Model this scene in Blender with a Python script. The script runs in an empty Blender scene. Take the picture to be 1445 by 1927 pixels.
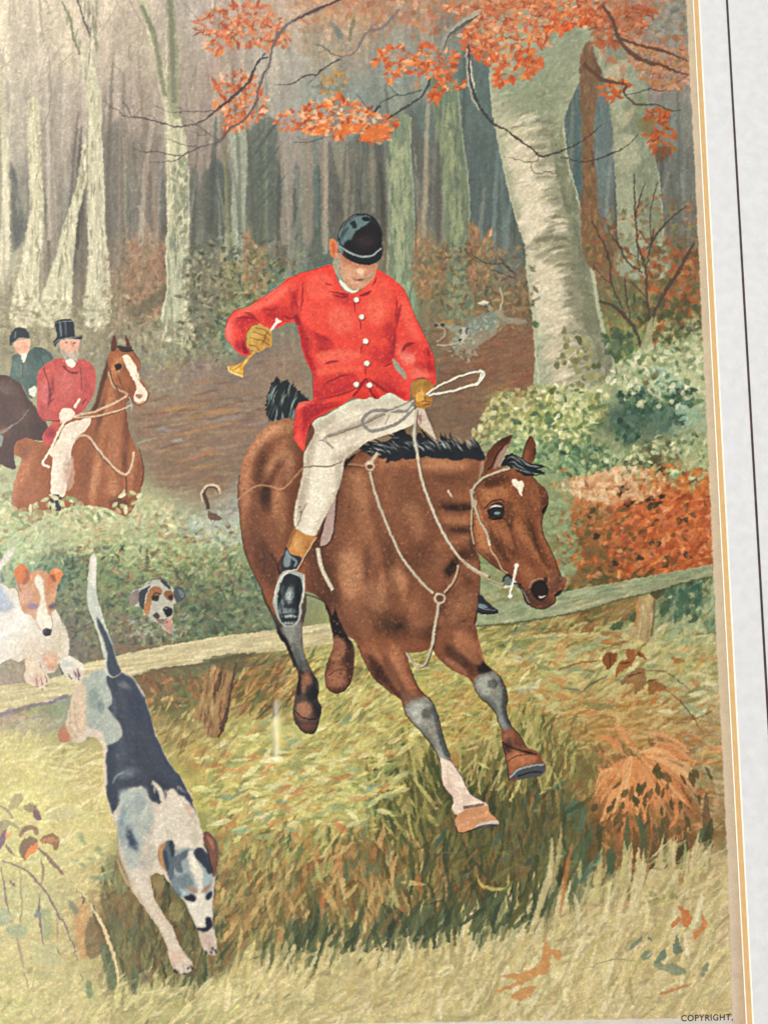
import bpy, math, numpy as np
from mathutils import Vector, Matrix, Euler

# ---------------------------------------------------------------- camera: a phone held 28 cm above the glazed print, tipped slightly away
S = bpy.context.scene
MM = 0.001
PXW, PXH, FPX = 1445.0, 1927.0, 1390.0                # photograph size and focal length in its pixels
TILT, YAW, HEIGHT = math.radians(6.3), math.radians(-1.0), 0.278
cam_data = bpy.data.cameras.new('camera'); cam = bpy.data.objects.new('camera', cam_data); S.collection.objects.link(cam); S.camera = cam
cam_data.sensor_fit = 'VERTICAL'; cam_data.sensor_height = 36.0; cam_data.lens = 36.0 * FPX / PXH
cam_data.clip_start = 0.01; cam_data.clip_end = 50
cam.location = (0, -HEIGHT * math.tan(TILT), HEIGHT); cam.rotation_euler = (TILT, YAW, 0)
CAM_M = Euler((TILT, YAW, 0)).to_matrix(); EYE = np.array(cam.location)
CM = np.array(CAM_M)
def world(px, py, z=0.0):
    """photograph pixels -> points on the plane of that height (the sheet is z = 0)"""
    px, py = np.asarray(px, float), np.asarray(py, float)
    d = np.stack([(px - PXW / 2) / FPX, -(py - PXH / 2) / FPX, -np.ones_like(px)], -1) @ CM.T
    t = (z - EYE[2]) / d[..., 2]
    return EYE + d * t[..., None]

# ---------------------------------------------------------------- light: a soft indoor day, windows to the left, added fill lamps on the other sides, a lamp strip reflected in the glass
S.render.engine = 'CYCLES'
S.view_settings.view_transform = 'Standard'; S.view_settings.look = 'None'; S.view_settings.exposure = 0.0; S.view_settings.gamma = 1.0
S.cycles.use_denoising = True; S.cycles.transparent_max_bounces = 8; S.cycles.max_bounces = 5; S.cycles.diffuse_bounces = 2; S.cycles.glossy_bounces = 2; S.cycles.use_adaptive_sampling = True; S.cycles.adaptive_threshold = .02; S.cycles.caustics_reflective = False
w = bpy.data.worlds.new('World'); S.world = w; w.use_nodes = True
w.node_tree.nodes['Background'].inputs[0].default_value = (0.92, 0.96, 1.0, 1); w.node_tree.nodes['Background'].inputs[1].default_value = 0.07
def area(name, loc, target, sx, sy, power, col, spread=180):
    d = bpy.data.lights.new(name, 'AREA'); d.shape = 'RECTANGLE'; d.size = sx; d.size_y = sy; d.energy = power; d.color = col; d.spread = math.radians(spread)
    o = bpy.data.objects.new(name, d); S.collection.objects.link(o); o.location = loc
    z = (Vector(loc) - Vector(target)).normalized(); x = Vector((0, 1, 0)).cross(z).normalized() if abs(z.y) < .8 else Vector((1, 0, 0)); y = z.cross(x).normalized(); x = y.cross(z)
    o.rotation_euler = Matrix((x, y, z)).transposed().to_euler(); return o
def mirrored(px, py, dist):
    """where a lamp must hang for the glass (z = 4 mm) to show it at this pixel"""
    p = world(px, py, .004); v = p - EYE; v = v / np.linalg.norm(v); return p + np.array([v[0], v[1], -v[2]]) * dist
area('window_lamp', (-.86, .04, .58), (-.05, 0, 0), .55, .7, 18.5, (0.96, 0.985, 1.0))
area('right_fill_lamp', (1.7, .9, 1.0), (0, 0, 0), 1.2, 1.0, 19.5, (1.0, 0.985, 0.96))  # added fill from the right, stands for no known window
area('near_fill_lamp', (.3, -1.7, 1.0), (0, 0, 0), 1.4, .9, 17, (1.0, 0.97, 0.93))  # unseen fill added at the near side to even out the light
area('back_fill_lamp', (0, 1.9, 1.05), (0, 0, 0), 1.4, .9, 19.5, (1.0, 0.98, 0.95))  # another added fill, beyond the top edge of the sheet
a = mirrored(2, 1222, .62); o = area('window_gap_lamp', a, world(2, 1222, .004), 0.03, .11, .020, (.95, .97, 1.0)); o.rotation_euler.rotate_axis('Z', math.radians(-48))
a = mirrored(-45, 1120, .62); o = area('blue_window_lamp', a, world(-45, 1120, .004), .06, .11, .04, (.75, .85, 1.0)); o.rotation_euler.rotate_axis('Z', math.radians(30))
a = mirrored(519.5, 1372, 1.5); area('strip_lamp', a, world(519, 1372, .004), .0048, .135, .034, (1, 1, 1))
a = mirrored(526, 1366, 1.5); area('yellow_strip_lamp', a, world(526, 1366, .004), .0045, .17, .02, (1, .72, .18))
a = mirrored(551, 150, 1.5); area('pale_strip_lamp', a, world(551, 150, .004), .036, .42, .03, (1, .93, .95))
# ---------------------------------------------------------------- the printed picture, painted stroke by stroke with numpy
CX0, CY0, CW, CH = -200, -110, 1620, 2090            # extent of the painted sheet, in photograph pixels
rng = np.random.default_rng(7)
cv = np.zeros((CH, CW, 3), np.float32)               # ink colour (display values, turned to linear when the mesh is made)
ids = np.zeros((CH, CW), np.int16)                   # which printed figure each spot belongs to
ID = {'landscape': 0}
def rgb(h):
    if not isinstance(h, str): return np.array(h, np.float32)
    return np.array([int(h[i:i + 2], 16) / 255 for i in (0, 2, 4)], np.float32)
def T(x0, y0, s):
    """points measured on an enlargement of the photograph that starts at (x0, y0) -> photograph pixels"""
    return lambda *p: [(x0 + a / s, y0 + b / s) for a, b in zip(p[0::2], p[1::2])]
PA, PB, PC, PD, PE = T(0, 0, 2.89), T(400, 0, 2.89), T(850, 0, 2.89), T(0, 450, 2.89), T(850, 450, 2.89)
PF, PG, PH, PI_ = T(420, 700, 2.89), T(650, 780, 3.3605), T(480, 1080, 2.4914), T(400, 480, 3.1413)
PJ, PK, PL, PM = T(860, 1000, 2.89), T(600, 370, 5.1607), T(0, 1000, 3.0104), T(0, 1000, 6.88)
PN, PO, PQ, PR = T(0, 1500, 4.5115), T(200, 1450, 2.89), T(700, 1450, 2.0643), T(500, 0, 5.5577)
P0 = T(0, 0, 1.0)
def smooth(pts, closed=True, n=4):
    p = np.asarray(pts, float)
    if len(p) < 3: return p
    if closed: a, b, c, d = np.roll(p, 1, 0), p, np.roll(p, -1, 0), np.roll(p, -2, 0)
    else:
        q = np.vstack([2 * p[0] - p[1], p, 2 * p[-1] - p[-2]]); a, b, c, d = q[:-3], q[1:-2], q[2:-1], q[3:]
    out = []
    for k in range(n):
        t = k / n
        out.append(.5 * (2 * b + (c - a) * t + (2 * a - 5 * b + 4 * c - d) * t * t + (3 * b - a - 3 * c + d) * t ** 3))
    r = np.stack(out, 1).reshape(-1, 2)
    return r if closed else np.vstack([r, p[-1]])
def fill(pts, sub=2):
    """anti-aliased coverage of a polygon: (mask, y0, x0) or None"""
    p = np.asarray(pts, float) - (CX0, CY0)
    x0, y0 = np.floor(p.min(0)).astype(int) - 1; x1, y1 = np.ceil(p.max(0)).astype(int) + 2
    x0, y0, x1, y1 = max(x0, 0), max(y0, 0), min(x1, CW), min(y1, CH)
    if x1 <= x0 or y1 <= y0: return None
    w = x1 - x0; acc = np.zeros((y1 - y0, w + 2), np.float32)
    ax, ay = p[:, 0], p[:, 1]; bx, by = np.roll(ax, -1), np.roll(ay, -1)
    for r in range(y1 - y0):
        for s in range(sub):
            y = y0 + r + (s + .5) / sub
            m = (ay <= y) != (by <= y)
            if not m.any(): continue
            xs = np.sort(ax[m] + (y - ay[m]) / (by[m] - ay[m]) * (bx[m] - ax[m]))
            for a, b in zip(xs[0::2], xs[1::2]):
                for e, sg in ((a, 1), (b, -1)):
                    e = min(max(e - x0, 0), w); i = int(e); f = e - i
                    acc[r, i] += sg * (1 - f) / sub; acc[r, i + 1] += sg * f / sub
    return np.clip(np.cumsum(acc, 1)[:, :w], 0, 1), y0, x0
def boxblur(m, r):
    r = int(r)
    if r < 1: return m
    for ax in (0, 1):
        for _ in range(2):
            q = np.pad(m, [(r + 1, r) if k == ax else (0, 0) for k in (0, 1)])
            c = np.cumsum(q, ax)
            m = (np.take(c, range(2 * r + 1, c.shape[ax]), ax) - np.take(c, range(0, c.shape[ax] - 2 * r - 1), ax)) / (2 * r + 1)
    return m
def put(M, col, a=1.0):
    m, y, x = M; v = cv[y:y + m.shape[0], x:x + m.shape[1]]; mm = (m * a)[..., None]
    v += (rgb(col) - v) * mm
def setid(M, name, parent=None):
    if name is None: return
    if name not in ID: ID[name] = len(ID)
    m, y, x = M; v = ids[y:y + m.shape[0], x:x + m.shape[1]]; v[m > .5] = ID[name]
def poly(pts, col, a=1.0, id=None, sm=True, soft=0, rough=0):
    p = smooth(pts) if sm else np.asarray(pts, float)
    if rough:
        p = smooth(p, n=3) if len(p) < 60 else p
        p = p + rng.normal(0, rough, p.shape)
    M = fill(p)
    if M is None: return None
    if soft:
        r = int(soft) * 2; m, y, x = M
        q = np.zeros((m.shape[0] + 2 * r, m.shape[1] + 2 * r), np.float32); q[r:-r, r:-r] = m
        q = boxblur(q, soft); yy, xx = y - r, x - r
        ya, xa = max(yy, 0), max(xx, 0); q = q[ya - yy:CH - yy, xa - xx:CW - xx]; M = (q, ya, xa)
    if col is not None: put(M, col, a)
    setid(M, id); return M
def line(pts, w, col, a=1.0, id=None, sm=True, taper=(1, 1), soft=0):
    """brush line; w is its full width, taper scales it at the two ends"""
    p = smooth(pts, False) if sm else np.asarray(pts, float)
    d = np.gradient(p, axis=0); L = np.hypot(d[:, 0], d[:, 1]) + 1e-6
    n = np.stack([-d[:, 1] / L, d[:, 0] / L], 1)
    t = np.linspace(0, 1, len(p))[:, None]
    hw = w / 2 * np.minimum(1, np.minimum(taper[0] + (1 - taper[0]) * t * 3, taper[1] + (1 - taper[1]) * (1 - t) * 3))
    return poly(np.vstack([p + n * hw, (p - n * hw)[::-1]]), col, a, id, sm=False, soft=soft)
def dab(x, y, L, W, ang, col, a=1.0, leaf=True, clip=None):
    x -= CX0; y -= CY0; R = int(max(L, W)) + 2
    x0, x1, y0, y1 = max(int(x) - R, 0), min(int(x) + R + 1, CW), max(int(y) - R, 0), min(int(y) + R + 1, CH)
    if x1 <= x0 or y1 <= y0: return
    u = np.arange(x0, x1, dtype=np.float32)[None] - x; v = np.arange(y0, y1, dtype=np.float32)[:, None] - y
    c, s = math.cos(ang), math.sin(ang); p, q = (u * c + v * s) / L, (v * c - u * s)
    if leaf: m = np.clip(W * (1 - p * p) - np.abs(q) + .5, 0, 1) * (np.abs(p) < 1)
    else: m = np.clip((1 - np.sqrt(p * p + (q / W) ** 2)) * min(L, W) + .5, 0, 1)
    if clip is not None: m = m * clip[y0:y1, x0:x1]
    t = cv[y0:y1, x0:x1]; t += (col - t) * (m * a)[..., None]
def full(M):
    z = np.zeros((CH, CW), np.float32)
    if M is not None: m, y, x = M; z[y:y + m.shape[0], x:x + m.shape[1]] = m
    return z
def blobs(clip, *bl):
    """soft volumes inside a figure: (x, y, rx, ry, degrees, colour, strength)"""
    for x, y, rx, ry, deg, col, a in bl:
        x -= CX0; y -= CY0; R = int(max(rx, ry) * 2.2)
        x0, x1, y0, y1 = max(int(x) - R, 0), min(int(x) + R + 1, CW), max(int(y) - R, 0), min(int(y) + R + 1, CH)
        if x1 <= x0 or y1 <= y0: continue
        u = np.arange(x0, x1)[None] - x; v = np.arange(y0, y1)[:, None] - y
        c, s = math.cos(math.radians(deg)), math.sin(math.radians(deg))
        p, q = (u * c + v * s) / rx, (v * c - u * s) / ry
        m = (np.exp(-(p * p + q * q) ** 1.8) * clip[y0:y1, x0:x1] * np.clip(a * 1.25 * STIP[y0:y1, x0:x1], 0, 1))[..., None]
        t = cv[y0:y1, x0:x1]; t += (rgb(col) - t) * m
def noise(cell, seed=0, sx=1.0, sy=1.0):
    r = np.random.default_rng(seed); gw, gh = int(CW / (cell * sx)) + 3, int(CH / (cell * sy)) + 3
    g = r.random((gh, gw)).astype(np.float32)
    x = np.arange(CW, dtype=np.float32) / (cell * sx); y = np.arange(CH, dtype=np.float32) / (cell * sy)
    xi, yi = x.astype(int), y.astype(int); xf, yf = x - xi, y - yi
    xf = xf * xf * (3 - 2 * xf); yf = yf * yf * (3 - 2 * yf)
    r0 = g[:, xi] * (1 - xf) + g[:, xi + 1] * xf
    return r0[yi] * (1 - yf)[:, None] + r0[yi + 1] * yf[:, None]
STIP = .35 + .75 * np.clip(noise(2.3, 301) * 1.1 + noise(6, 302) * .5 - .15, 0, 1.3)          # ink goes down unevenly on grained stone
def tone(clip, col, a, *pts, soft=2, rough=.8):
    """a shaped tone kept inside a figure"""
    M = poly(pts[0], None, soft=soft, rough=rough)
    if M is not None:
        m, y, x = M; h, w_ = m.shape; put((m * clip[y:y + h, x:x + w_] * np.clip(STIP[y:y + h, x:x + w_] * 1.25, 0, 1), y, x), col, a)
def box(x0, y0, x1, y1):
    z = np.zeros((CH, CW), np.float32); z[max(y0 - CY0, 0):max(y1 - CY0, 0), max(x0 - CX0, 0):max(x1 - CX0, 0)] = 1; return z
def strokes(clip, n, L, W, ang, jit=.05, cols=None, a=.7, leaf=True, dj=.35, hard=False):
    """n brush marks inside clip; the colour is what lies there, lightened or darkened, or one of cols"""
    ys, xs = np.nonzero(clip > .4)
    if not len(ys): return
    k = rng.integers(0, len(ys), n); C = [rgb(c) for c in cols] if cols else None
    cl = clip if hard else None
    for i in k:
        x, y = xs[i] + CX0, ys[i] + CY0
        th = (ang(x, y) if callable(ang) else ang) + rng.normal(0, dj)
        c = C[rng.integers(len(C))] if C else cv[ys[i], xs[i]]
        c = np.clip(c * (1 + rng.normal(0, jit)) + rng.normal(0, jit * .18, 3), 0, 1).astype(np.float32)
        f = rng.uniform(.55, 1.35)
        dab(x, y, L * f, W * rng.uniform(.6, 1.3), th, c, a * rng.uniform(.6, 1), leaf, cl)
def grain(clip, amt, seed=3, cell=2.2):
    n = (noise(cell, seed) + noise(cell * 2.2, seed + 1) * .7) / 1.7 - .5; n = n + 1.6 * np.clip(n - .17, 0, 1)
    cv[:] = np.clip(cv * (1 + (n * 2 * amt * clip)[..., None]), 0, 1)
def blades(clip, n, ln, wd, ang, cols, a=.75, curve=.5, dj=.3):
    """tapered, curved grass blades rooted inside clip; ang is the growing direction (radians, -pi/2 is up)"""
    ys, xs = np.nonzero(clip > .5)
    if not len(ys): return
    for i in rng.integers(0, len(ys), n):
        x, y = xs[i] + CX0, ys[i] + CY0; t = (ang(x, y) if callable(ang) else ang) + rng.normal(0, dj); L = ln * rng.uniform(.55, 1.35); k = rng.normal(0, curve)
        p = [(x, y), (x + math.cos(t) * L * .5, y + math.sin(t) * L * .5), (x + math.cos(t) * L * .8 + math.cos(t + k) * L * .2, y + math.sin(t) * L * .8 + math.sin(t + k) * L * .2 + abs(k) * L * .12)]
        line(p, wd * rng.uniform(.6, 1.3), np.clip(rgb(cols[rng.integers(len(cols))]) * rng.uniform(.92, 1.07), 0, 1), a * rng.uniform(.7, 1), taper=(.7, .05))
# ---- under-painting: broad colour notes, blended
NOTES = '''0 0 d8c7ae 60 0 d2c0aa 130 0 c9b5a0 200 0 c4ae9c 250 20 bba797 350 0 ada09a 420 20 a8978c 520 30 b39a88 600 20 b08a70 700 10 a87a5c 800 20 9c7a63 900 10 b07858 1000 10 c06a45
1100 10 b8694a 1180 10 ad6a50 1260 15 8f8a80 1285 40 7d7f78 0 100 c9bba6 60 100 c0b2a2 130 100 bdae98 200 100 bba898 250 100 b3a090 300 100 aa9d88 360 100 a5978d 420 130 a08c80
500 120 a0978c 560 110 9c978d 600 90 958b78 680 100 90877a 750 60 8b877b 800 150 7f8580 860 60 7b7d74 880 150 66746c 20 200 b0a89a 100 180 a89c94 130 230 a2948c 240 190 a08e86
280 180 9c8a80 380 180 9c8c80 440 250 8c8178 520 200 918d84 600 180 848880 680 180 7d8680 740 180 80897f 790 230 5c6b66 900 200 5f706a 1085 210 62716d 1270 230 797c76 1260 130 8a8076
20 300 a09a8c 40 330 7f7c78 110 300 9a8d86 140 310 8b7f78 220 300 857a74 250 330 7e7670 290 310 8e7f78 380 300 8a7b73 410 340 70706a 490 300 6a6d66 560 280 8a8078 600 300 7b766e
650 290 7f7a70 700 300 5f635d 790 300 63665f 910 300 5a6664 1080 310 566867 1140 310 737c78 1280 330 6b6e69 20 400 a8a58c 40 420 64696a 100 400 8c8379 150 400 5f6462 240 400 6f6b66
290 380 75706b 380 380 5f6660 410 400 565e5a 500 380 5d615b 560 380 67665f 620 400 67645c 680 380 5a5a54 800 380 62645f 920 400 566361 1150 400 6a5a4a 1280 420 6a6a62 30 500 a5a488
60 520 8a826c 110 500 7d7468 230 470 8a7464 270 470 9a7460 390 480 626b60 460 480 7a7a68 540 470 6a6a5e 600 470 5e655e 790 480 7a6a52 900 480 7f715d 950 500 777069 1150 500 7d6248
1220 480 7c6d50 1290 470 875c3a 40 580 8d8869 110 570 8c8466 200 560 8a7a5d 260 520 96704f 280 560 84734f 370 540 6f705a 420 520 6f6a50 450 560 6b7058 500 520 5f6b5c 840 540 6c6a4f
900 520 7d6a4c 960 560 7a5e46 1170 560 5f6647 1240 560 7f6a45 1300 560 6f5c3c 40 620 85815f 300 640 7f8566 380 620 66705c 420 650 6d7464 860 640 6f6450 960 640 7c5540 1180 640 76824f
1250 640 9aa473 1310 640 a8b083 300 710 7e736a 380 690 7d7168 420 720 76675d 480 700 7c6c60 540 690 7d6c5e 300 800 7a6554 380 780 806a56 450 800 78655a 330 880 76604f 400 900 75604f
430 850 7a6556 860 700 6f5544 930 690 744f3b 980 720 7a4f3a 880 780 6c5646 840 760 6d5a48 960 760 a3a862 1040 780 8fa062 1060 730 a8ac90 1120 720 a6ad7f 1200 740 8fa37f 1300 700 aeb58a
1240 780 4f6a58 1180 790 41594a 1300 800 8fa384 1320 850 a0aa7d 1000 850 7a9063 1080 860 7d9570 1160 860 8b9a70 1220 880 6b7150 1310 890 9d9a68 1150 910 d8a070 1100 940 b87a4c
1050 960 7d8a60 1300 930 c4733a 1200 980 b8632f 1280 980 c0602c 1320 1000 b5592c 1100 1020 8c6238 1180 1050 a3562a 1280 1040 b0592d 1060 1060 7a7a50 1100 1080 70603a
60 930 9a9878 20 960 a4ad84 100 960 a0a880 200 970 a8a67c 300 970 a3a47c 280 1000 95a078 350 990 8e9680 420 1000 93a08e 440 960 8c9088 40 1010 9fb088 150 1010 a2a67a 230 1040 8d9a6c
330 1050 84935f 420 1060 77865f 130 1060 62755c 200 1080 6f7f58 260 1150 6d7a58 350 1100 5f6f52 420 1130 5e6a50 200 1180 6c7058 150 1190 6a655c 240 1200 72604f 400 1170 586650
470 1180 66705a 500 1100 6b7a60 50 1350 9b957a 30 1330 8d7a74 120 1340 7f8a78 290 1290 6f5a40 330 1310 6b5c3e 340 1350 84794f 440 1250 5e6448 450 1290 7b6240 480 1300 8a6a40
360 1300 556048 20 1420 b5ad74 60 1440 c0b778 120 1420 9b9668 160 1450 a69a68 50 1500 c8c080 110 1500 c6bd80 160 1550 c0b47c 180 1480 b5a574 480 1380 9a9a5c 430 1400 b0a55e
380 1430 a59350 540 1420 b8b46a 500 1460 c4bf70 600 1400 a3a466 600 1460 b5b46a 660 1350 98985a 700 1300 a59a58 720 1380 a69a5a 650 1250 8f9460 400 1480 a8a055 450 1520 bcb968
520 1520 c0bc70 600 1520 c0bf70 680 1500 a5b068 740 1480 7a7f48 440 1580 98a060 520 1580 a08a52 600 1570 a59f62 660 1600 8a6a3c 420 1650 6f7250 480 1620 8f7f4c 560 1640 8b6c42
640 1650 86663c 720 1600 70552f 700 1700 6a4c2e 780 1650 664c2e 250 1650 6f7253 220 1720 6f5c44 280 1720 5c5f48 360 1650 5f6650 330 1750 66543c 440 1720 7a6642 500 1720 7f6c44
560 1740 5f5c3e 420 1800 7a7350 350 1830 5f6044 250 1800 6f6a4c 220 1850 84805c 20 1600 b9b580 80 1600 c2ba80 140 1600 bdb380 20 1700 aeb085 100 1700 aeae84 150 1720 b09a70
20 1800 bdb284 100 1800 b8ae80 160 1820 a59c70 180 1760 8a7050 50 1880 b5b27e 150 1890 b5ae80 20 1920 b0b57c 300 1880 a8a572 420 1880 b8b480 500 1840 b3a878 600 1800 a8a070
700 1780 b3a676 650 1870 bcae80 780 1800 b8ad7a 800 1880 c0b080 900 1800 c5b684 900 1880 b8ae7a 1000 1800 cdbb8a 1000 1900 c5b283 1100 1800 cdbb8c 1200 1780 d0bc8e 1300 1750 d2bd90
1350 1700 d0b98e 1360 1850 d6be90 1250 1850 cdb98a 1150 1880 c8b588 1300 1900 d2bb8e 1340 1640 c0a880 820 1500 5c5c38 900 1620 4c4a2c 960 1520 54502e 980 1600 515034 880 1680 4f4528
940 1700 4a4c30 820 1700 4f5636 780 1760 6a6a44 1000 1660 566048 1040 1550 6b5c38 1060 1620 56694e 1100 1660 6f6c48 1120 1560 75552f 1020 1480 60502c 1040 1720 a59a70 1140 1720 b8a880
1230 1680 a89a70 1180 1640 6e5a38 1200 1560 9a6238 1240 1480 c07a4a 1180 1500 b87444 1300 1520 906440 1280 1600 645034 1330 1560 80663e 1340 1480 94784e 1080 1440 7a5c38 1150 1420 8c6238
1040 1420 6e5c3a 980 1420 6c6a40 920 1400 6e7044 940 1480 5a5a38 820 1380 a89f5a 860 1420 87834c 780 1420 9c8f50 820 1300 a8a45c 760 1340 a0954c 960 1180 7f7a48 1000 1220 98a064
1040 1180 8a8450 1100 1190 6f5c34 1160 1180 6a7048 1000 1280 a3a05c 1060 1260 b5b272 1120 1250 b8b070 1060 1320 a89a5a 1000 1340 8c8c4c 1100 1340 b0985c 1160 1320 b59a62 1200 1250 a8a06a
1260 1200 9aa878 1320 1180 98a880 1290 1120 4f6a55 1330 1240 a59a68 1300 1280 a0a070 1260 1340 9a9460 1330 1350 a59a74 1300 1420 a89070 1120 1380 a8803f 1180 1370 a5783f 1230 1400 b57c4c'''.split()
nx = np.array(NOTES[0::3], float); ny = np.array(NOTES[1::3], float); nc = np.array([rgb(h) for h in NOTES[2::3]])
gx, gy = np.meshgrid(np.arange(CX0, CX0 + CW + 12, 10.), np.arange(CY0, CY0 + CH + 12, 10.))
wt = 1 / ((gx[..., None] - nx) ** 2 + (gy[..., None] - ny) ** 2 + 260) ** 1.9
under = (wt @ nc) / wt.sum(-1)[..., None]
fx, fy = np.arange(CW) / 10, np.arange(CH) / 10; ix, iy = fx.astype(int), fy.astype(int); fx = (fx - ix)[None, :, None]; fy = (fy - iy)[:, None, None]
cv[:] = (under[iy][:, ix] * (1 - fx) + under[iy][:, ix + 1] * fx) * (1 - fy) + (under[iy + 1][:, ix] * (1 - fx) + under[iy + 1][:, ix + 1] * fx) * fy
V = math.pi / 2
def zone(*xy, soft=6): return full(poly([(xy[i], xy[i + 1]) for i in range(0, len(xy), 2)], None, soft=soft))
forest = zone(-220, -130, 1310, -130, 1310, 660, 1160, 640, 1000, 600, 850, 660, 540, 690, 300, 690, -220, 640)
n1 = noise(26, 1, .6, 3) - .5; n2 = noise(9, 2, .6, 2.5) - .5
cv *= (1 + (.16 * n1 + .10 * n2) * forest)[..., None]
strokes(forest, 3200, 30, 3.2, V, .07, a=.45, dj=.10)
strokes(forest, 1500, 12, 3, V, .10, a=.4, dj=.5)
# far stems and dark gaps between them
def stem(l, r, col, a=.8, soft=1, lights=(), id=None, rough=.6):
    M = poly(list(l) + list(r)[::-1], col, a, id, soft=soft, rough=rough); c = full(M)
    return c
for pts, col, a in ((PB(205, 700, 330, 640, 360, 800, 380, 1100, 330, 1300, 250, 1340, 200, 1200, 190, 900), '565d57', .7), (PB(440, 930, 475, 920, 485, 1100, 480, 1290, 445, 1290, 440, 1100), '525a56', .75),
                    (PB(552, 930, 588, 925, 592, 1150, 580, 1280, 556, 1260), '4c5a55', .8), (PB(620, 780, 650, 800, 690, 1000, 690, 1300, 640, 1330, 625, 1000), '565954', .7),
                    (PB(740, 770, 930, 780, 955, 1000, 945, 1400, 900, 1250, 830, 1150, 760, 1140), '555852', .6), (PB(1080, 620, 1130, 700, 1210, 950, 1265, 1300, 1240, 1420, 1170, 1100, 1080, 850), '5c5c57', .7),
                    (PB(0, 900, 80, 910, 95, 1050, 70, 1300, 0, 1330), '545e5a', .75), (PA(1040, 960, 1075, 950, 1080, 1300, 1040, 1330), '5a625f', .7), (PA(1115, 930, 1240, 910, 1250, 1100, 1220, 1290, 1130, 1310, 1110, 1100), '545c58', .7),
                    (PA(60, 900, 90, 960, 130, 1200, 120, 1320, 70, 1330), '5a6264', .75), (PA(470, 960, 480, 1200, 480, 1445, 400, 1445, 420, 1250), '655f5c', .7), (PA(570, 760, 670, 640, 680, 900, 660, 1200, 640, 1445, 600, 1400, 580, 1000), '6a6863', .6),
                    (PA(690, 920, 740, 940, 745, 1250, 700, 1300), '6a6b66', .55), (PA(780, 700, 830, 740, 840, 1200, 800, 1210), '736a66', .5), (PA(870, 900, 905, 960, 910, 1250, 870, 1270), '5e625f', .6),
                    (PC(40, 300, 190, 330, 240, 640, 300, 1000, 350, 1200, 395, 1445, 100, 1445, 90, 900, 60, 600), '4f5e5e', .55), (PC(640, 560, 700, 520, 705, 1180, 660, 1000, 625, 850, 620, 680), '4d6162', .8),
                    (PC(785, 480, 840, 520, 890, 900, 900, 1180, 800, 1180, 790, 800), '5f6f70', .75), (PC(1120, 950, 1310, 900, 1330, 1380, 1190, 1400), '646864', .5)):
    M = poly(pts, col, a, soft=2, rough=1.2); strokes(full(M), 60, 14, 2, V, .08, a=.5, dj=.08)
for pts, col, a in ((PB(350, 800, 430, 790, 440, 1050, 430, 1300, 370, 1300, 380, 1000), '877e74', .7), (PB(488, 800, 545, 780, 548, 1100, 540, 1300, 490, 1280), '847b70', .75), (PB(595, 790, 622, 800, 625, 1300, 596, 1300), '80776b', .75),
                    (PB(655, 800, 740, 780, 755, 1000, 770, 1120, 720, 1280, 700, 1000), '7b786d', .75), (PB(100, 700, 185, 690, 185, 1000, 182, 1200, 190, 1400, 60, 1400, 95, 1180, 110, 950), '8e9484', .9),
                    (PB(850, 870, 890, 880, 880, 1000, 840, 1040), '7d7364', .6), (PA(-5, 380, 20, 420, 50, 800, 55, 1100, 50, 1460, -5, 1460), 'b3ae92', .85),
                    (PA(290, 560, 335, 330, 345, 500, 330, 800, 320, 1000, 300, 1150, 230, 1445, 205, 1445, 280, 1000), '958a80', .5), (PA(640, 400, 720, 280, 730, 330, 620, 560, 560, 640, 550, 560), 'a3958a', .6)):
    M = poly(pts, col, a, soft=1.5, rough=1); strokes(full(M), 40, 14, 2, V, .06, a=.5, dj=.07)
# thin stems crowding between the trees
for _ in range(150):
    x = rng.uniform(-180, 1300); yb = rng.uniform(430, 620) if x < 560 else rng.uniform(380, 520); yt = yb - rng.uniform(120, 420); lean = rng.normal(0, 14)
    near = cv[int(np.clip(yb - 60 - CY0, 0, CH - 1)), int(x - CX0)]
    f = rng.choice([.72, .8, .86, 1.12, 1.2, 1.3]); wd = rng.uniform(2.5, 10)
    line([(x, yb), (x + lean * .3, (yb + yt) / 2), (x + lean, yt)], wd, np.clip(near * f + (.012 if f > 1 else 0), 0, 1), .55, taper=(1, .4), soft=1)
for _ in range(90):                                  # bare twigs high up on the left
    x, y = rng.uniform(-150, 420), rng.uniform(-60, 260); t = -V + rng.normal(0, .5); L = rng.uniform(30, 110)
    near = cv[int(y - CY0), int(x - CX0)]
    line([(x, y), (x + math.cos(t) * L * .5 + rng.normal(0, 4), y + math.sin(t) * L * .5), (x + math.cos(t) * L, y + math.sin(t) * L)], rng.uniform(1.5, 4), np.clip(near * rng.uniform(.78, .9), 0, 1), .6, taper=(1, .2))
# faint saplings, upper limbs
for pts, w, col in ((PA(150, 0, 175, 200, 190, 420, 185, 560), 16, 'b0a296'), (PA(210, 210, 270, 150, 310, 90), 5, 'ac9f94'), (PA(230, 420, 300, 310, 350, 240), 7, 'a3968e'), (PA(60, 0, 75, 180, 80, 400, 110, 700), 12, 'b3a596'),
                    (PA(0, 260, 60, 420, 120, 330, 160, 300), 6, 'a99b90'), (PA(560, 430, 620, 280, 640, 160, 720, 60), 9, 'a89a8c'), (PA(640, 170, 600, 120, 600, 60), 4, 'a59588'), (PA(640, 250, 720, 190, 790, 160), 5, '9f9086'),
                    (PA(545, 340, 600, 160, 640, 0), 6, 'b5a594'), (PA(120, 0, 100, 200, 90, 380), 5, 'b2a498'), (PA(700, 280, 780, 330, 830, 440), 5, '9c8d84'), (PB(120, 700, 125, 850, 140, 1000), 4, '9a9f8e')):
    line(pts, w, col, .65, taper=(1, .5), soft=1)
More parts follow.
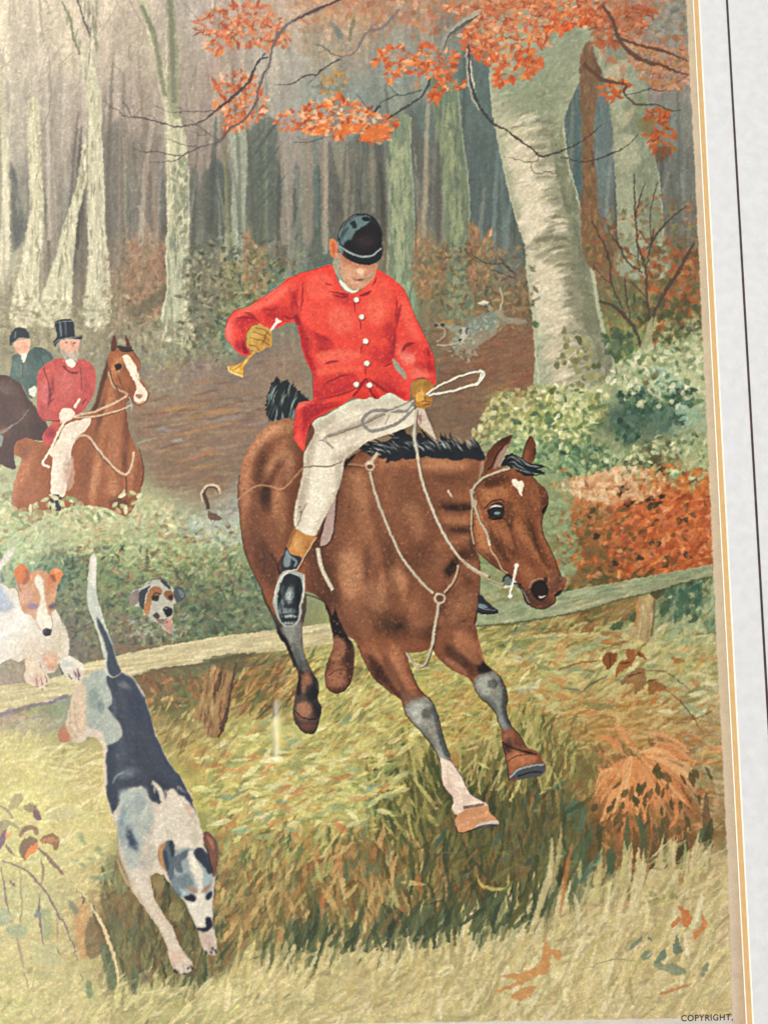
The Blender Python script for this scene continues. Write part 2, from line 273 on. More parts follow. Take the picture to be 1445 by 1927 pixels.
# pale stems on the left
LT = [(PA(155, 570, 160, 900, 165, 1150, 140, 1300, 115, 1445, 60, 1750), PA(215, 570, 230, 900, 240, 1150, 235, 1290, 215, 1445, 200, 1750), 'bdb893', 'cfca a3'.replace(' ', ''), '9a9880'),
      (PA(465, 760, 420, 1000, 360, 1200, 290, 1445, 200, 1750), PA(478, 940, 455, 1060, 420, 1230, 400, 1445, 370, 1750), 'b9b892', 'c9cba6', '959680'),
      (PA(330, 0, 400, 200, 440, 320, 470, 560, 478, 900, 480, 1200, 482, 1445, 460, 1760), PA(352, 0, 420, 180, 500, 300, 548, 500, 558, 800, 572, 1100, 580, 1300, 600, 1445, 600, 1760), 'b8b595', 'c9c8a8', '8f907c'),
      (PA(420, 0, 460, 100, 490, 220, 500, 330), PA(545, 0, 535, 100, 530, 220, 548, 330), 'b9ad97', 'c2b69e', '9b9080')]
for l, r, b, hi, dk in LT:
    c = stem(l, r, b, .92, 1)
    strokes(c, 150, 26, 2, V, .05, [b, b, hi, hi, dk], a=.5, dj=.06, hard=True)
line(PA(340, 10, 385, 110, 400, 200, 440, 300), 4, '6d6b58', .7); line(PA(425, 0, 455, 90, 498, 210), 4.5, '5c5560', .75); line(PA(478, 560, 480, 700, 475, 950), 2.5, '8a8a74', .6); line(PA(555, 760, 565, 1000, 572, 1150), 2, 'd4d6bb', .6)
c = stem(PA(745, 0, 790, 120, 840, 300, 870, 480, 895, 640, 905, 900, 912, 1250, 915, 1445, 900, 1700, 870, 1850), PA(795, 0, 830, 120, 870, 280, 910, 430, 985, 660, 1015, 760, 1025, 1000, 1030, 1250, 1035, 1445, 1030, 1700, 1060, 1850), 'aeae86', .95)
strokes(c, 300, 22, 2.4, V, .05, ['aeae86', 'bcbb92', 'c5c49c', '8d9376'], a=.6, dj=.06, hard=True)
c2 = stem(PA(905, 0, 915, 160, 920, 300, 912, 420, 930, 600), PA(945, 0, 962, 150, 972, 290, 975, 420, 980, 640), '8a8d6c', .95)
for p in (PA(770, 30, 800, 90, 840, 190, 860, 300, 880, 420, 900, 520), PA(925, 0, 935, 120, 940, 260, 945, 400, 950, 560)): line(p, 9, '6d735c', .75, soft=1)
for _ in range(150):
    x, y = rng.uniform(326, 354), rng.uniform(300, 640)
    dab(x + (y > 560) * rng.uniform(-20, 0), y, rng.uniform(3, 12), rng.uniform(2, 4.5), V + rng.normal(0, .5), rgb('73806a') * rng.uniform(.9, 1.1), .6 * c[int(y) - CY0, int(x) - CX0] + .05)
for p, w in ((PA(912, 640, 915, 950, 915, 1400), 2), (PA(1025, 900, 1032, 1100, 1028, 1280), 1.8), (PA(905, 180, 910, 400), 1.5)): line(p, w, 'd0d1b2', .6)
for l, r, *_ in LT:                                           # bark marks on the pale stems
    for _k in range(46):
        t = rng.uniform(.05, .95); i_ = t * (min(len(l), len(r)) - 1); k0 = int(i_); f_ = i_ - k0; u_ = rng.uniform(.1, .95)
        xa, ya = l[k0][0] * (1 - f_) + l[k0 + 1][0] * f_, l[k0][1] * (1 - f_) + l[k0 + 1][1] * f_; xb = r[k0][0] * (1 - f_) + r[k0 + 1][0] * f_
        dab(xa + (xb - xa) * u_, ya, rng.uniform(6, 20), rng.uniform(1, 2.4), V + rng.normal(0, .12), rgb(['85836c', '75745f', 'd4cfb4', '98947c'][rng.integers(4)]), .6)
# dark fir-like hatching
for i in range(16):
    x, y = 475 + rng.uniform(0, 42), 240 + i * 9
    line([(x + 26, y - 22), (x + 10, y), (x - 12, y + 28)], 4.5, '4f5854', .55, taper=(.3, .3))
# stems behind the rider
GT = [(PB(958, 640, 962, 900, 965, 1445, 970, 1800), PB(1075, 640, 1078, 850, 1095, 1100, 1100, 1445, 1110, 1800), '77836b', '9ba280', '5b6b5e', .40), (PB(1180, 430, 1220, 700, 1250, 1000, 1268, 1445, 1275, 1800), PB(1325, 430, 1355, 700, 1395, 1050, 1400, 1445, 1410, 1800), '6d7963', '8a936f', '57665a', .45)]
for l, r, b, hi, dk, h in GT:
    c = stem(l, r, b, .95, 1); strokes(c, 260, 24, 3, V, .05, [b, b, dk], a=.5, dj=.06, hard=True)
    xs = [a[0] * (1 - h) + d[0] * h for a, d in zip(l, r)]; ys = [a[1] for a in l]
    for _ in range(120):
        t = rng.uniform(.12, 1); y = ys[0] + (ys[-1] - ys[0]) * t; x = np.interp(y, ys, xs) + rng.normal(0, 9)
        dab(x, y, rng.uniform(8, 26), rng.uniform(2, 4), V + rng.normal(0, .06), rgb(hi), .45)
    line(r[:-1], 2.2, 'a3ad93', .6)
# russet bracken at the stems' feet
for pts, col in ((PA(720, 1290, 760, 1340, 850, 1350, 905, 1300, 910, 1500, 900, 1720, 740, 1740, 690, 1620, 700, 1400), 'a06a4e'), (PB(1105, 1300, 1135, 1370, 1180, 1310, 1200, 1380, 1265, 1320, 1260, 1560, 1110, 1600), '8a6b4c'),
                 (PC(95, 1210, 140, 1260, 165, 1330, 215, 1260, 210, 1500, 95, 1560), '8c6a4c'), (PA(1340, 1270, 1400, 1360, 1445, 1330, 1445, 1600, 1330, 1600), '7d7158')):
    M = poly(pts, col, .65, soft=2, rough=2); c = full(M)
    strokes(c, 260, 9, 2.2, V, .10, [col, col, 'b98a68', '8a5c42', '75694f'], a=.6, dj=.45)
# brambles: middle undergrowth left of the rider, right of the beech, foot of the stems
ug = zone(-220, 560, 180, 560, 300, 560, 360, 470, 440, 440, 560, 470, 610, 500, 500, 560, 430, 610, 430, 690, 300, 690, 200, 620, 60, 650, -220, 640)
strokes(ug, 1900, 6, 2.6, 0, .12, a=.6, dj=1.5)
strokes(zone(340, 470, 470, 470, 560, 500, 440, 600, 430, 680, 330, 650, 350, 560), 500, 6, 3, 0, .10, ['5b6853', '6f6a4c', '8a7a55', '52604f', '7d7c5c', '94845c'], a=.6, dj=1.5)
strokes(zone(210, 470, 310, 470, 310, 640, 250, 660, 200, 620), 420, 7, 2.4, V, .10, ['9a7152', '8a6a4c', 'a8876a', '6c6a4f', '7a5f45'], a=.55, dj=.8)
poly(PD(700, 390, 790, 330, 900, 240, 905, 330, 800, 400, 740, 440), '5c5a45', .6, soft=2, rough=2)
c = stem(PD(905, 0, 920, 250, 900, 330, 870, 440, 870, 480), PD(1000, 0, 990, 250, 1010, 450, 1040, 560, 1030, 600, 960, 560), 'a4ad8a', .8); strokes(c, 120, 20, 3, V, .05, ['a8b08c', '7d8a70', 'b9bf9c', '66755f'], a=.6, dj=.1, hard=True)
line(PD(905, 60, 915, 260, 900, 350, 880, 440), 3, 'd3d6b6', .6)
ugr = zone(780, 470, 990, 470, 1000, 600, 960, 640, 880, 620, 830, 640, 790, 560)
strokes(ugr, 800, 7, 2.6, 0, .10, ['7d6a4c', '6c6a4f', '8c6a45', '6a7360', '7f7a58', '5f6b58'], a=.55, dj=1.2)
# the leaf-strewn ride
path = zone(270, 705, 400, 680, 560, 660, 700, 620, 850, 610, 990, 600, 1010, 700, 1010, 760, 900, 830, 700, 900, 480, 960, 380, 980, 290, 900, 260, 800)
strokes(path, 1500, 20, 2.2, lambda x, y: -.10 - .10 * (x - 300) / 500, .08, a=.5, dj=.12)
strokes(zone(280, 740, 480, 740, 460, 930, 300, 900), 160, 22, 2.6, -.14, .08, ['9a7450', '8f6f52', '6b5548', '6a5a50', '8a7c74'], a=.6, dj=.08)
for p, col, w in ((PD(850, 945, 950, 920, 1080, 905), 'a37a4c', 6), (PD(1080, 960, 1200, 940, 1320, 925), 'a3784e', 7), (PD(880, 1080, 1050, 1050, 1200, 1010, 1340, 1000), '9c744a', 6), (PD(1010, 1200, 1120, 1170, 1210, 1150), 'a06c44', 7), (PD(1010, 1250, 1110, 1240, 1200, 1220), '96744a', 6),
                 (PD(850, 1040, 890, 1030, 930, 1045), '7c8484', 7), (PD(935, 1105, 970, 1095, 1010, 1105), '86908e', 8), (PD(1150, 1000, 1230, 975, 1330, 970), '877c78', 9), (PD(830, 840, 960, 800, 1040, 790), '8a8078', 5)):
    line(p, w, col, .75, taper=(.2, .2), soft=1)
strokes(zone(830, 620, 1000, 600, 1012, 720, 900, 780, 850, 760, 820, 690), 420, 14, 2, -.2, .08, ['7a4f38', '6a4735', '8a5a3c', '74604c', '6b5a4c'], a=.55, dj=.3)
# the great beech
bl = PC(205, 400, 222, 600, 250, 750, 290, 950, 340, 1150, 395, 1330) + PE(405, 130, 440, 420, 455, 600, 480, 830)
br = PC(790, 60, 752, 280, 700, 420, 640, 560, 612, 700, 632, 880, 682, 1060, 722, 1230) + PE(740, 30, 770, 200, 802, 400, 850, 600, 900, 760)
beech = stem(PC(200, 100, 200, 250) + bl, PC(800, -40) + br, '979a80', 1, 0, id='beech_trunk', rough=.4)
byy = [p[1] for p in bl]; bxl = [p[0] for p in bl]; ryy = [p[1] for p in br]; rxx = [p[0] for p in br]
def across(y, t): return np.interp(y, byy, bxl) * (1 - t) + np.interp(y, ryy, rxx) * t
for y in np.arange(-20, 740, 5):                              # turned form: light on the left flank, green shade on the right
    for t, col, a in ((.10, 'a9ab92', .35), (.30, 'c7b99d' if y > 230 else '969a7e', .5), (.55, 'a59f87' if y > 230 else '8c9378', .4), (.80, '8c8d76' if y > 230 else '868d74', .45), (.96, '979c80', .4)):
        x = across(y, t); w = (np.interp(y, ryy, rxx) - np.interp(y, byy, bxl))
        dab(x + rng.normal(0, w * .06), y + rng.normal(0, 3), w * .17, 7, rng.normal(-.35, .15), np.clip(rgb(col) * rng.uniform(.93, 1.06), 0, 1), a, True, beech)
strokes(beech * box(900, -50, 1130, 260), 260, 12, 4, -.6, .05, ['7f8870', '949a7e', 'a3a589', '88907a'], a=.5, dj=.5, hard=True)
for _ in range(90):                                           # bark rings
    y = rng.uniform(270, 700); t0 = rng.uniform(.12, .5); t1 = t0 + rng.uniform(.15, .5)
    col = ['d6c8ae', 'd0c2a8', '8a8470', '77755f', 'b3ab92'][rng.integers(5)]
    pts = [(across(y, t), y - 26 * math.sin(math.pi * min(1, t * .8 + .1)) + 22 * (1 - t)) for t in np.linspace(t0, min(t1, .97), 5)]
    M = line(pts, rng.uniform(3, 9), None, taper=(.1, .1), soft=1)
    if M is not None: m, yy, xx = M; put((m * beech[yy:yy + m.shape[0], xx:xx + m.shape[1]], yy, xx), col, .55)
for p, w, col, a in ((PC(480, 1110, 560, 1100, 660, 1120), 9, '857f6b', .7), (PC(480, 1195, 540, 1175, 640, 1190), 10, '6f6b58', .75), (PC(400, 1360, 470, 1310, 560, 1290, 700, 1330), 9, '7d7a66', .8), (PC(490, 1250, 600, 1230, 690, 1240), 9, '8a8672', .6), (PE(440, 30, 520, 0, 640, 0, 720, 30), 12, '77755f', .6),
                     (PE(600, 180, 650, 230, 700, 260), 14, '74725f', .5), (PE(690, 120, 740, 330, 790, 560, 840, 700), 16, '7d806a', .6), (PE(640, 300, 700, 420, 730, 500), 22, '84826c', .6), (PE(430, 330, 500, 270, 560, 240), 9, 'd8cbb2', .7), (PE(430, 250, 520, 200, 620, 170), 11, 'd2c4aa', .7), (PE(460, 420, 520, 400, 580, 400), 20, 'cdbfa6', .6),
                     (PC(310, 900, 400, 900, 470, 930), 12, 'd4c6ab', .6), (PC(340, 1020, 400, 960, 480, 940), 8, 'cfc6a8', .6), (PC(360, 1230, 420, 1180, 500, 1160), 18, 'd6c7ad', .7), (PC(400, 1330, 460, 1260, 520, 1230), 12, 'd8cab2', .7), (PC(270, 780, 360, 720, 450, 690), 22, 'c0b898', .5), (PC(360, 660, 300, 680, 270, 740), 10, 'b3b092', .6)):
    M = line(p, w, None, taper=(.3, .3), soft=1)
    if M is not None: m, yy, xx = M; put((m * beech[yy:yy + m.shape[0], xx:xx + m.shape[1]], yy, xx), col, a)
for col, a, p in (('dccdb2', .6, PC(290, 800, 380, 780, 470, 880, 420, 960, 330, 960)), ('e0d2ba', .65, PC(340, 1000, 430, 960, 500, 1000, 470, 1080, 370, 1110)), ('e2d4bc', .7, PC(380, 1150, 470, 1090, 560, 1130, 480, 1240, 410, 1330)), ('d9cbb0', .6, PE(420, 10, 520, 60, 640, 150, 600, 210, 480, 240, 430, 200)), ('dccfb6', .65, PE(440, 270, 560, 230, 620, 280, 560, 350, 460, 400)), ('d8cab0', .6, PE(460, 400, 600, 380, 640, 450, 540, 520, 470, 500)), ('7c7c66', .6, PE(600, 160, 700, 120, 760, 240, 800, 420, 840, 620, 780, 560, 700, 440, 640, 300)), ('868870', .5, PC(560, 960, 640, 920, 690, 1080, 730, 1260, 640, 1200, 580, 1080)), ('77785f', .6, PC(440, 1340, 560, 1300, 700, 1340, 740, 1445, 500, 1430)), ('7f8a70', .5, PC(250, 420, 420, 360, 560, 380, 600, 520, 480, 620, 300, 560)), ('8a9278', .5, PC(480, 200, 620, 150, 740, 200, 680, 380, 560, 420)), ('b8b496', .5, PC(240, 640, 360, 640, 420, 720, 320, 760))): tone(beech, col, a, p, soft=4, rough=2)
strokes(beech, 420, 12, 1.8, -.45, .10, a=.55, dj=.35, hard=True)
for _ in range(120):                                          # curved pale bands and dark mottles
    y = rng.uniform(230, 720); lightb = rng.random() < .5; t0 = rng.uniform(.08, .45) if lightb else rng.uniform(.35, .75); t1 = t0 + rng.uniform(.12, .32)
    pts = [(across(y, t), y + 20 * (1 - t) - 30 * math.sin(math.pi * min(1, t * .85))) for t in np.linspace(t0, min(t1, .97), 5)]
    M = line(pts, rng.uniform(3, 8), None, taper=(.1, .1), soft=1)
    if M is not None: m, yy, xx = M; put((m * beech[yy:yy + m.shape[0], xx:xx + m.shape[1]], yy, xx), (['e6d9c2', 'ddd0b6', 'd6cba8'] if lightb else ['68685a', '75745f', '7f8068'])[rng.integers(3)], .6)
for _ in range(70):
    y = rng.uniform(250, 720); x = across(y, rng.uniform(.78, .98)); dab(x, y, rng.uniform(14, 30), rng.uniform(4, 9), 1.35, rgb(['6f745c', '7a7d66', '646a55'][rng.integers(3)]), .4, True, beech)
for p, w in ((PC(205, 400, 222, 600, 250, 750, 290, 950, 340, 1150, 395, 1330), 2.5), (PC(612, 700, 632, 880, 682, 1060, 722, 1230), 2.5), (PE(740, 30, 770, 200, 802, 400, 850, 600), 7), (PE(405, 130, 440, 420, 455, 600, 480, 830), 4)): line(p, w, 'b4b99c', .7)
# russet stem and the grey-green tree to the right
c = stem(PC(700, 300, 705, 700, 712, 1000, 700, 1180, 740, 1445), PC(790, 230, 812, 420, 780, 600, 770, 800, 790, 1000, 805, 1180, 900, 1445), '76583f', .95); strokes(c, 220, 12, 3, V, .08, ['76583f', '8a6a4c', '644a38', '82603f', '6c6248'], a=.6, dj=.15, hard=True)
c = stem(PC(770, 200, 840, 480, 880, 760, 895, 1000, 905, 1300, 915, 1500), PC(1010, 200, 1058, 480, 1088, 780, 1130, 1000, 1155, 1300, 1180, 1500), '8b927b', .95, id=None)
strokes(c, 300, 16, 4, V - .25, .05, ['8b927b', '9ea188', '7d8a6c', 'a9a78c', '75806a'], a=.55, dj=.35, hard=True)
for col, a, p in (('a8aa8e', .6, PC(850, 520, 900, 480, 1000, 520, 960, 640, 900, 640)), ('70795f', .6, PC(940, 560, 1050, 520, 1080, 740, 1000, 760, 960, 680)), ('b0b094', .55, PC(890, 760, 980, 740, 1020, 860, 960, 940, 900, 900)), ('75806a', .6, PC(1010, 900, 1100, 840, 1130, 1000, 1060, 1100, 1000, 1020)), ('a5a88c', .5, PC(905, 1000, 980, 1000, 1000, 1200, 930, 1280)), ('6c775f', .6, PC(1040, 1120, 1120, 1080, 1150, 1280, 1080, 1300)), ('6f7862', .6, PC(790, 250, 900, 230, 960, 320, 880, 340))): tone(c, col, a, p, soft=3, rough=2)
poly(PC(830, 400, 900, 340, 960, 330, 950, 390, 860, 430), 'bba88c', .7, soft=2, rough=1.5); poly(PC(910, 700, 940, 620, 990, 580, 980, 640, 930, 700), 'b3a88a', .6, soft=2)
for p in (PC(880, 800, 895, 1000, 905, 1290), PC(1090, 800, 1130, 1000, 1150, 1290)): line(p, 3, 'a9b099', .5)
strokes(zone(1110, 420, 1310, 380, 1320, 640, 1160, 640, 1130, 540), 700, 7, 3.2, 0, .10, ['7c5f3c', '8f5730', '6c6a40', '5a6344', '7a7650', '9a7a50', '9c4f2a'], a=.6, dj=1.5)
strokes(zone(1210, 470, 1310, 480, 1320, 590, 1230, 620), 200, 9, 4.5, 0, .08, ['a0532b', '8f4a28', '6f5230', 'b06a3c', '54522f'], a=.7, dj=1.5)
strokes(zone(1190, 560, 1320, 580, 1320, 640, 1240, 650), 120, 9, 4.5, V, .08, ['4a4e30', '545a38', '3f4a34'], a=.7, dj=.7)
for p, w in ((PC(990, 940, 1000, 1200, 1020, 1445), 4), (PC(1050, 990, 1005, 1150, 1000, 1250), 3), (PC(1120, 990, 1080, 1150, 1085, 1300), 3), (PC(1280, 1120, 1160, 1220, 1085, 1330, 1060, 1445), 4.5), (PC(1000, 1230, 1070, 1330), 3.5), (PC(760, 1200, 830, 1340, 855, 1420), 4), (PC(840, 1220, 900, 1330, 1005, 1400), 3.5),
             (PE(1000, 0, 1050, 150, 1060, 300, 1075, 440), 6), (PE(1320, 20, 1230, 180, 1110, 380, 1060, 600), 9), (PE(890, 0, 960, 130, 1040, 185), 5), (PE(820, 0, 860, 120, 870, 250, 930, 380), 5), (PE(770, 150, 860, 250), 4), (PE(970, 230, 1060, 320), 5), (PE(800, 335, 900, 380, 1000, 500, 1030, 600), 9), (PE(940, 200, 950, 330, 970, 430), 4), (PE(1060, 60, 1090, 0, 1100, -60), 5)):
    line(p, w * .8, '4a3f36', .85, taper=(.6, .6))
c = stem(PE(1075, 440, 1050, 520, 1020, 620), PE(1095, 430, 1090, 520, 1085, 600), '9a9a74', .9)
for p, w in ((PE(0, 20, 60, 70), 3), (PE(70, 20, 130, 100, 200, 135, 290, 140, 340, 190), 3.5), (PE(100, 100, 150, 130), 3), (PE(245, 90, 300, 150, 350, 200), 3.5), (PE(230, 175, 290, 195, 350, 222), 4)): line(p, w * .8, '433c36', .8, taper=(.4, .5))
# ---- overhanging beech leaves and twigs
def leafage(pts, n, cols, L=9, W=4.5, a=.9, base=None, ba=.6, ang=0., dj=1.2, id=None, rough=3):
    before = cv.copy() if base else None
    M = poly(pts, base, ba if base else 0, id=id, soft=1, rough=rough) if base else poly(pts, None, id=id, rough=rough)
    F = full(M); strokes(F, n, L, W, ang, .07, cols, a=a, dj=dj)
    if base:                                              # pointed leaves break the outline of each spray
        p = smooth(pts, n=5); c0 = p.mean(0)
        for q_ in p[rng.random(len(p)) < .8]:
            t = math.atan2(q_[1] - c0[1], q_[0] - c0[0]) + rng.normal(0, .5); ll = rng.uniform(6, 13)
            dab(q_[0] + math.cos(t) * ll * .35, q_[1] + math.sin(t) * ll * .35, ll, rng.uniform(2.4, 4), t, np.clip(rgb(cols[rng.integers(len(cols))]) * rng.uniform(.9, 1.06), 0, 1), .9)
        ys_, xs_ = np.nonzero(F > .5)
        for k_ in rng.integers(0, max(len(ys_), 1), n // 3):    # dark veins and gaps between leaves
            dab(xs_[k_] + CX0, ys_[k_] + CY0, rng.uniform(4, 9), rng.uniform(.9, 1.8), rng.uniform(0, 3.1), rgb(base) * rng.uniform(.55, .8), .6)
    if base:                                              # gaps where the wood shows through
        keep = np.zeros((CH, CW), np.float32)
        for k_ in rng.integers(0, max(len(ys_), 1), n // 4): 
            yy, xx = ys_[k_], xs_[k_]; r_ = rng.uniform(2, 5.5); y0, y1, x0, x1 = max(yy - 7, 0), yy + 8, max(xx - 7, 0), xx + 8
            gy_, gx_ = np.mgrid[y0:min(y1, CH), x0:min(x1, CW)]; keep[y0:y1, x0:x1] = np.maximum(keep[y0:y1, x0:x1], np.clip(r_ - np.hypot((gx_ - xx) * .7, gy_ - yy), 0, 1))
        cv[:] = cv * (1 - keep[..., None] * .85) + before * keep[..., None] * .85
    return M
OR = ['c4623c', 'cc6e44', 'b85a38', 'd28560', 'a8543a', 'c97848', 'd9a080']; OD = ['b5603c', 'c07048', 'a8583a', 'c98a66', 'b57a55', '9a5f40', 'c4977c']
OB = ['cc5c2c', 'd86a30', 'bf5428', 'dd8048', 'e69c6a', 'b04c24']
soft_top = zone(560, -120, 1300, -120, 1300, 30, 1180, 40, 900, 60, 740, 70, 640, 40, 560, 30)
strokes(soft_top, 900, 9, 5, 0, .08, OD, a=.5, dj=1.5)
strokes(zone(1100, -100, 1300, -100, 1300, 140, 1240, 160, 1120, 90), 420, 10, 6, 0, .08, ['b0694c', 'b87a5c', 'a8623c', '9c6a45', 'a87050', '8f8478', '9a8a70'], a=.6, dj=1.5)
strokes(zone(1215, 10, 1300, 10, 1300, 60, 1210, 60), 120, 9, 5, 0, .06, ['8b8c82', '7b8078', '9c9a8c', '6f736a'], a=.6, dj=1.5)
strokes(zone(470, 40, 720, 20, 700, 90, 640, 110, 560, 100), 240, 7, 4, 0, .08, ['b39478', 'a3886a', 'c0a48a', '97785a', 'b08a66'], a=.5, dj=1.5)
leafage(PB(-60, 100, 60, 40, 150, 30, 265, 40, 340, 100, 360, 160, 330, 235, 230, 250, 120, 230, 40, 285, -10, 250, -70, 160), 330, OR, 7, 4, .75, 'cc7048', .55)
leafage(PB(360, 190, 430, 195, 425, 240, 380, 250), 26, OD, 6, 3.5)
leafage(PB(20, 460, 140, 405, 215, 430, 190, 480, 250, 490, 275, 560, 245, 640, 160, 690, 70, 700, 90, 610, 20, 580, 60, 510), 230, OR, 8, 4, .75, 'cc6c3c', .65)
leafage(PB(355, 660, 430, 620, 520, 640, 570, 650, 560, 690, 470, 700), 80, OB, 7, 4, .8, 'd86a38', .8)
leafage(PB(515, 580, 560, 570, 620, 580, 680, 530, 740, 570, 800, 580, 880, 620, 990, 660, 950, 720, 910, 770, 810, 750, 840, 690, 760, 700, 680, 740, 670, 700, 560, 730, 600, 660, 560, 640, 530, 610), 300, OB, 8, 4, .8, 'd9662e', .75)
for p in (PB(550, 728, 600, 660, 660, 640, 620, 700), PB(665, 735, 720, 680, 830, 680, 800, 715), PB(810, 755, 860, 690, 950, 690, 960, 720, 900, 770)): poly(p, 'dc6a2c', .8, rough=1.5)
strokes(zone(580, 205, 700, 205, 700, 240, 580, 240, soft=2), 60, 6, 3, 0, .05, ['efb58c', 'f0c0a0', 'e89a68'], a=.6, dj=1.5)
leafage(PB(880, 350, 920, 295, 1000, 260, 1050, 300, 1080, 350, 1020, 370, 980, 430, 950, 420, 960, 350, 920, 320), 90, OB, 8, 4, .8, 'dc6c30', .85)
leafage(PB(1050, 350, 1120, 300, 1160, 250, 1220, 290, 1320, 300, 1310, 350, 1270, 420, 1200, 410, 1150, 390, 1090, 400), 150, OB, 9, 5, .8, 'd9682c', .85)
leafage(PB(1200, 520, 1240, 450, 1350, 455, 1340, 475, 1260, 490, 1230, 540), 36, OB, 7, 4, .8, 'd4602a', .9)
leafage(PB(600, 460, 660, 400, 715, 440, 690, 480, 620, 490), 40, ['a8804c', '9c7a50', 'b59464'], 6, 3.5, .6, 'a58554', .6)
leafage(PB(1090, 470, 1120, 440, 1135, 475, 1110, 490), 8, ['a87a50'], 5, 3)
leafage(PC(-20, 40, 200, 0, 420, -60, 640, -60, 800, -30, 795, 85, 740, 130, 600, 140, 520, 160, 510, 240, 440, 230, 330, 250, 210, 300, 130, 240, 70, 190, 130, 110, 30, 70), 560, OB + OR + ['e8a47c', 'dfb090', 'a8502c', 'c98a50'], 9, 5, .75, 'c86a3c', .75)
leafage(PC(520, 150, 600, 90, 700, 60, 795, 80, 780, 115, 680, 130, 600, 170), 90, ['d95a28', 'e2682c', 'c85020', 'ee8040'], 9, 5, .85, 'd85f2c', .8)
leafage(PC(170, 345, 250, 310, 330, 320, 400, 270, 440, 310, 430, 400, 350, 420, 280, 455, 240, 430, 250, 370), 130, ['d2602c', 'cc5526', 'dd7a40', 'b95428'], 8, 4.5, .8, 'd06030', .85)
leafage(PC(440, 345, 485, 320, 480, 365, 440, 375), 12, ['d2602c'], 6, 4); leafage(PC(60, 220, 190, 200, 210, 270, 150, 310), 50, OB, 7, 4, .8, 'd86c38', .6)
leafage(PC(780, 100, 880, 60, 1000, 40, 1090, 60, 1010, 180, 900, 230, 790, 230), 200, ['b3583a', 'c0683c', 'a8552e', 'c98058', '9c5a34'], 9, 6, .75, 'b5603c', .7)
leafage(PC(835, 460, 940, 450, 930, 510, 850, 525), 40, ['c8602c', 'b8542a', 'd47a40'], 7, 4.5, .8, 'c05c2c', .9)
leafage(PC(930, 230, 1100, 260, 1280, 300, 1285, 420, 1150, 480, 1060, 430, 1020, 340), 220, ['b87858', 'c0846a', 'a8703c', 'c48c78', 'b0826a', 'a87a4c'], 9, 6, .7, 'b58060', .6)
leafage(PC(1130, 680, 1180, 690, 1200, 740, 1180, 820, 1120, 820, 1080, 760, 1070, 620, 1170, 610, 1160, 660), 100, ['b8582a', 'c4642c', 'a8532c', '96682c'], 9, 6, .8, 'b85a2a', .9)
poly(PC(1110, 810, 1190, 800, 1170, 870, 1110, 880), '5f4a34', .7, soft=2); poly(PC(1010, 660, 1080, 640, 1090, 720, 1030, 720), '75683c', .6, soft=3)
for p, col in ((PR(670, 230, 740, 270, 800, 340, 820, 420, 780, 410, 720, 340), '66706a'), (PR(910, 190, 940, 200, 920, 310, 885, 430, 860, 430, 885, 290), '6f6c4e')): poly(p, col, .8, soft=1)
poly(PR(440, 900, 560, 890, 690, 930, 800, 880, 950, 870, 820, 910, 740, 960, 600, 930, 520, 920), '6c766e', .8, soft=1)
TW = '4a4044'
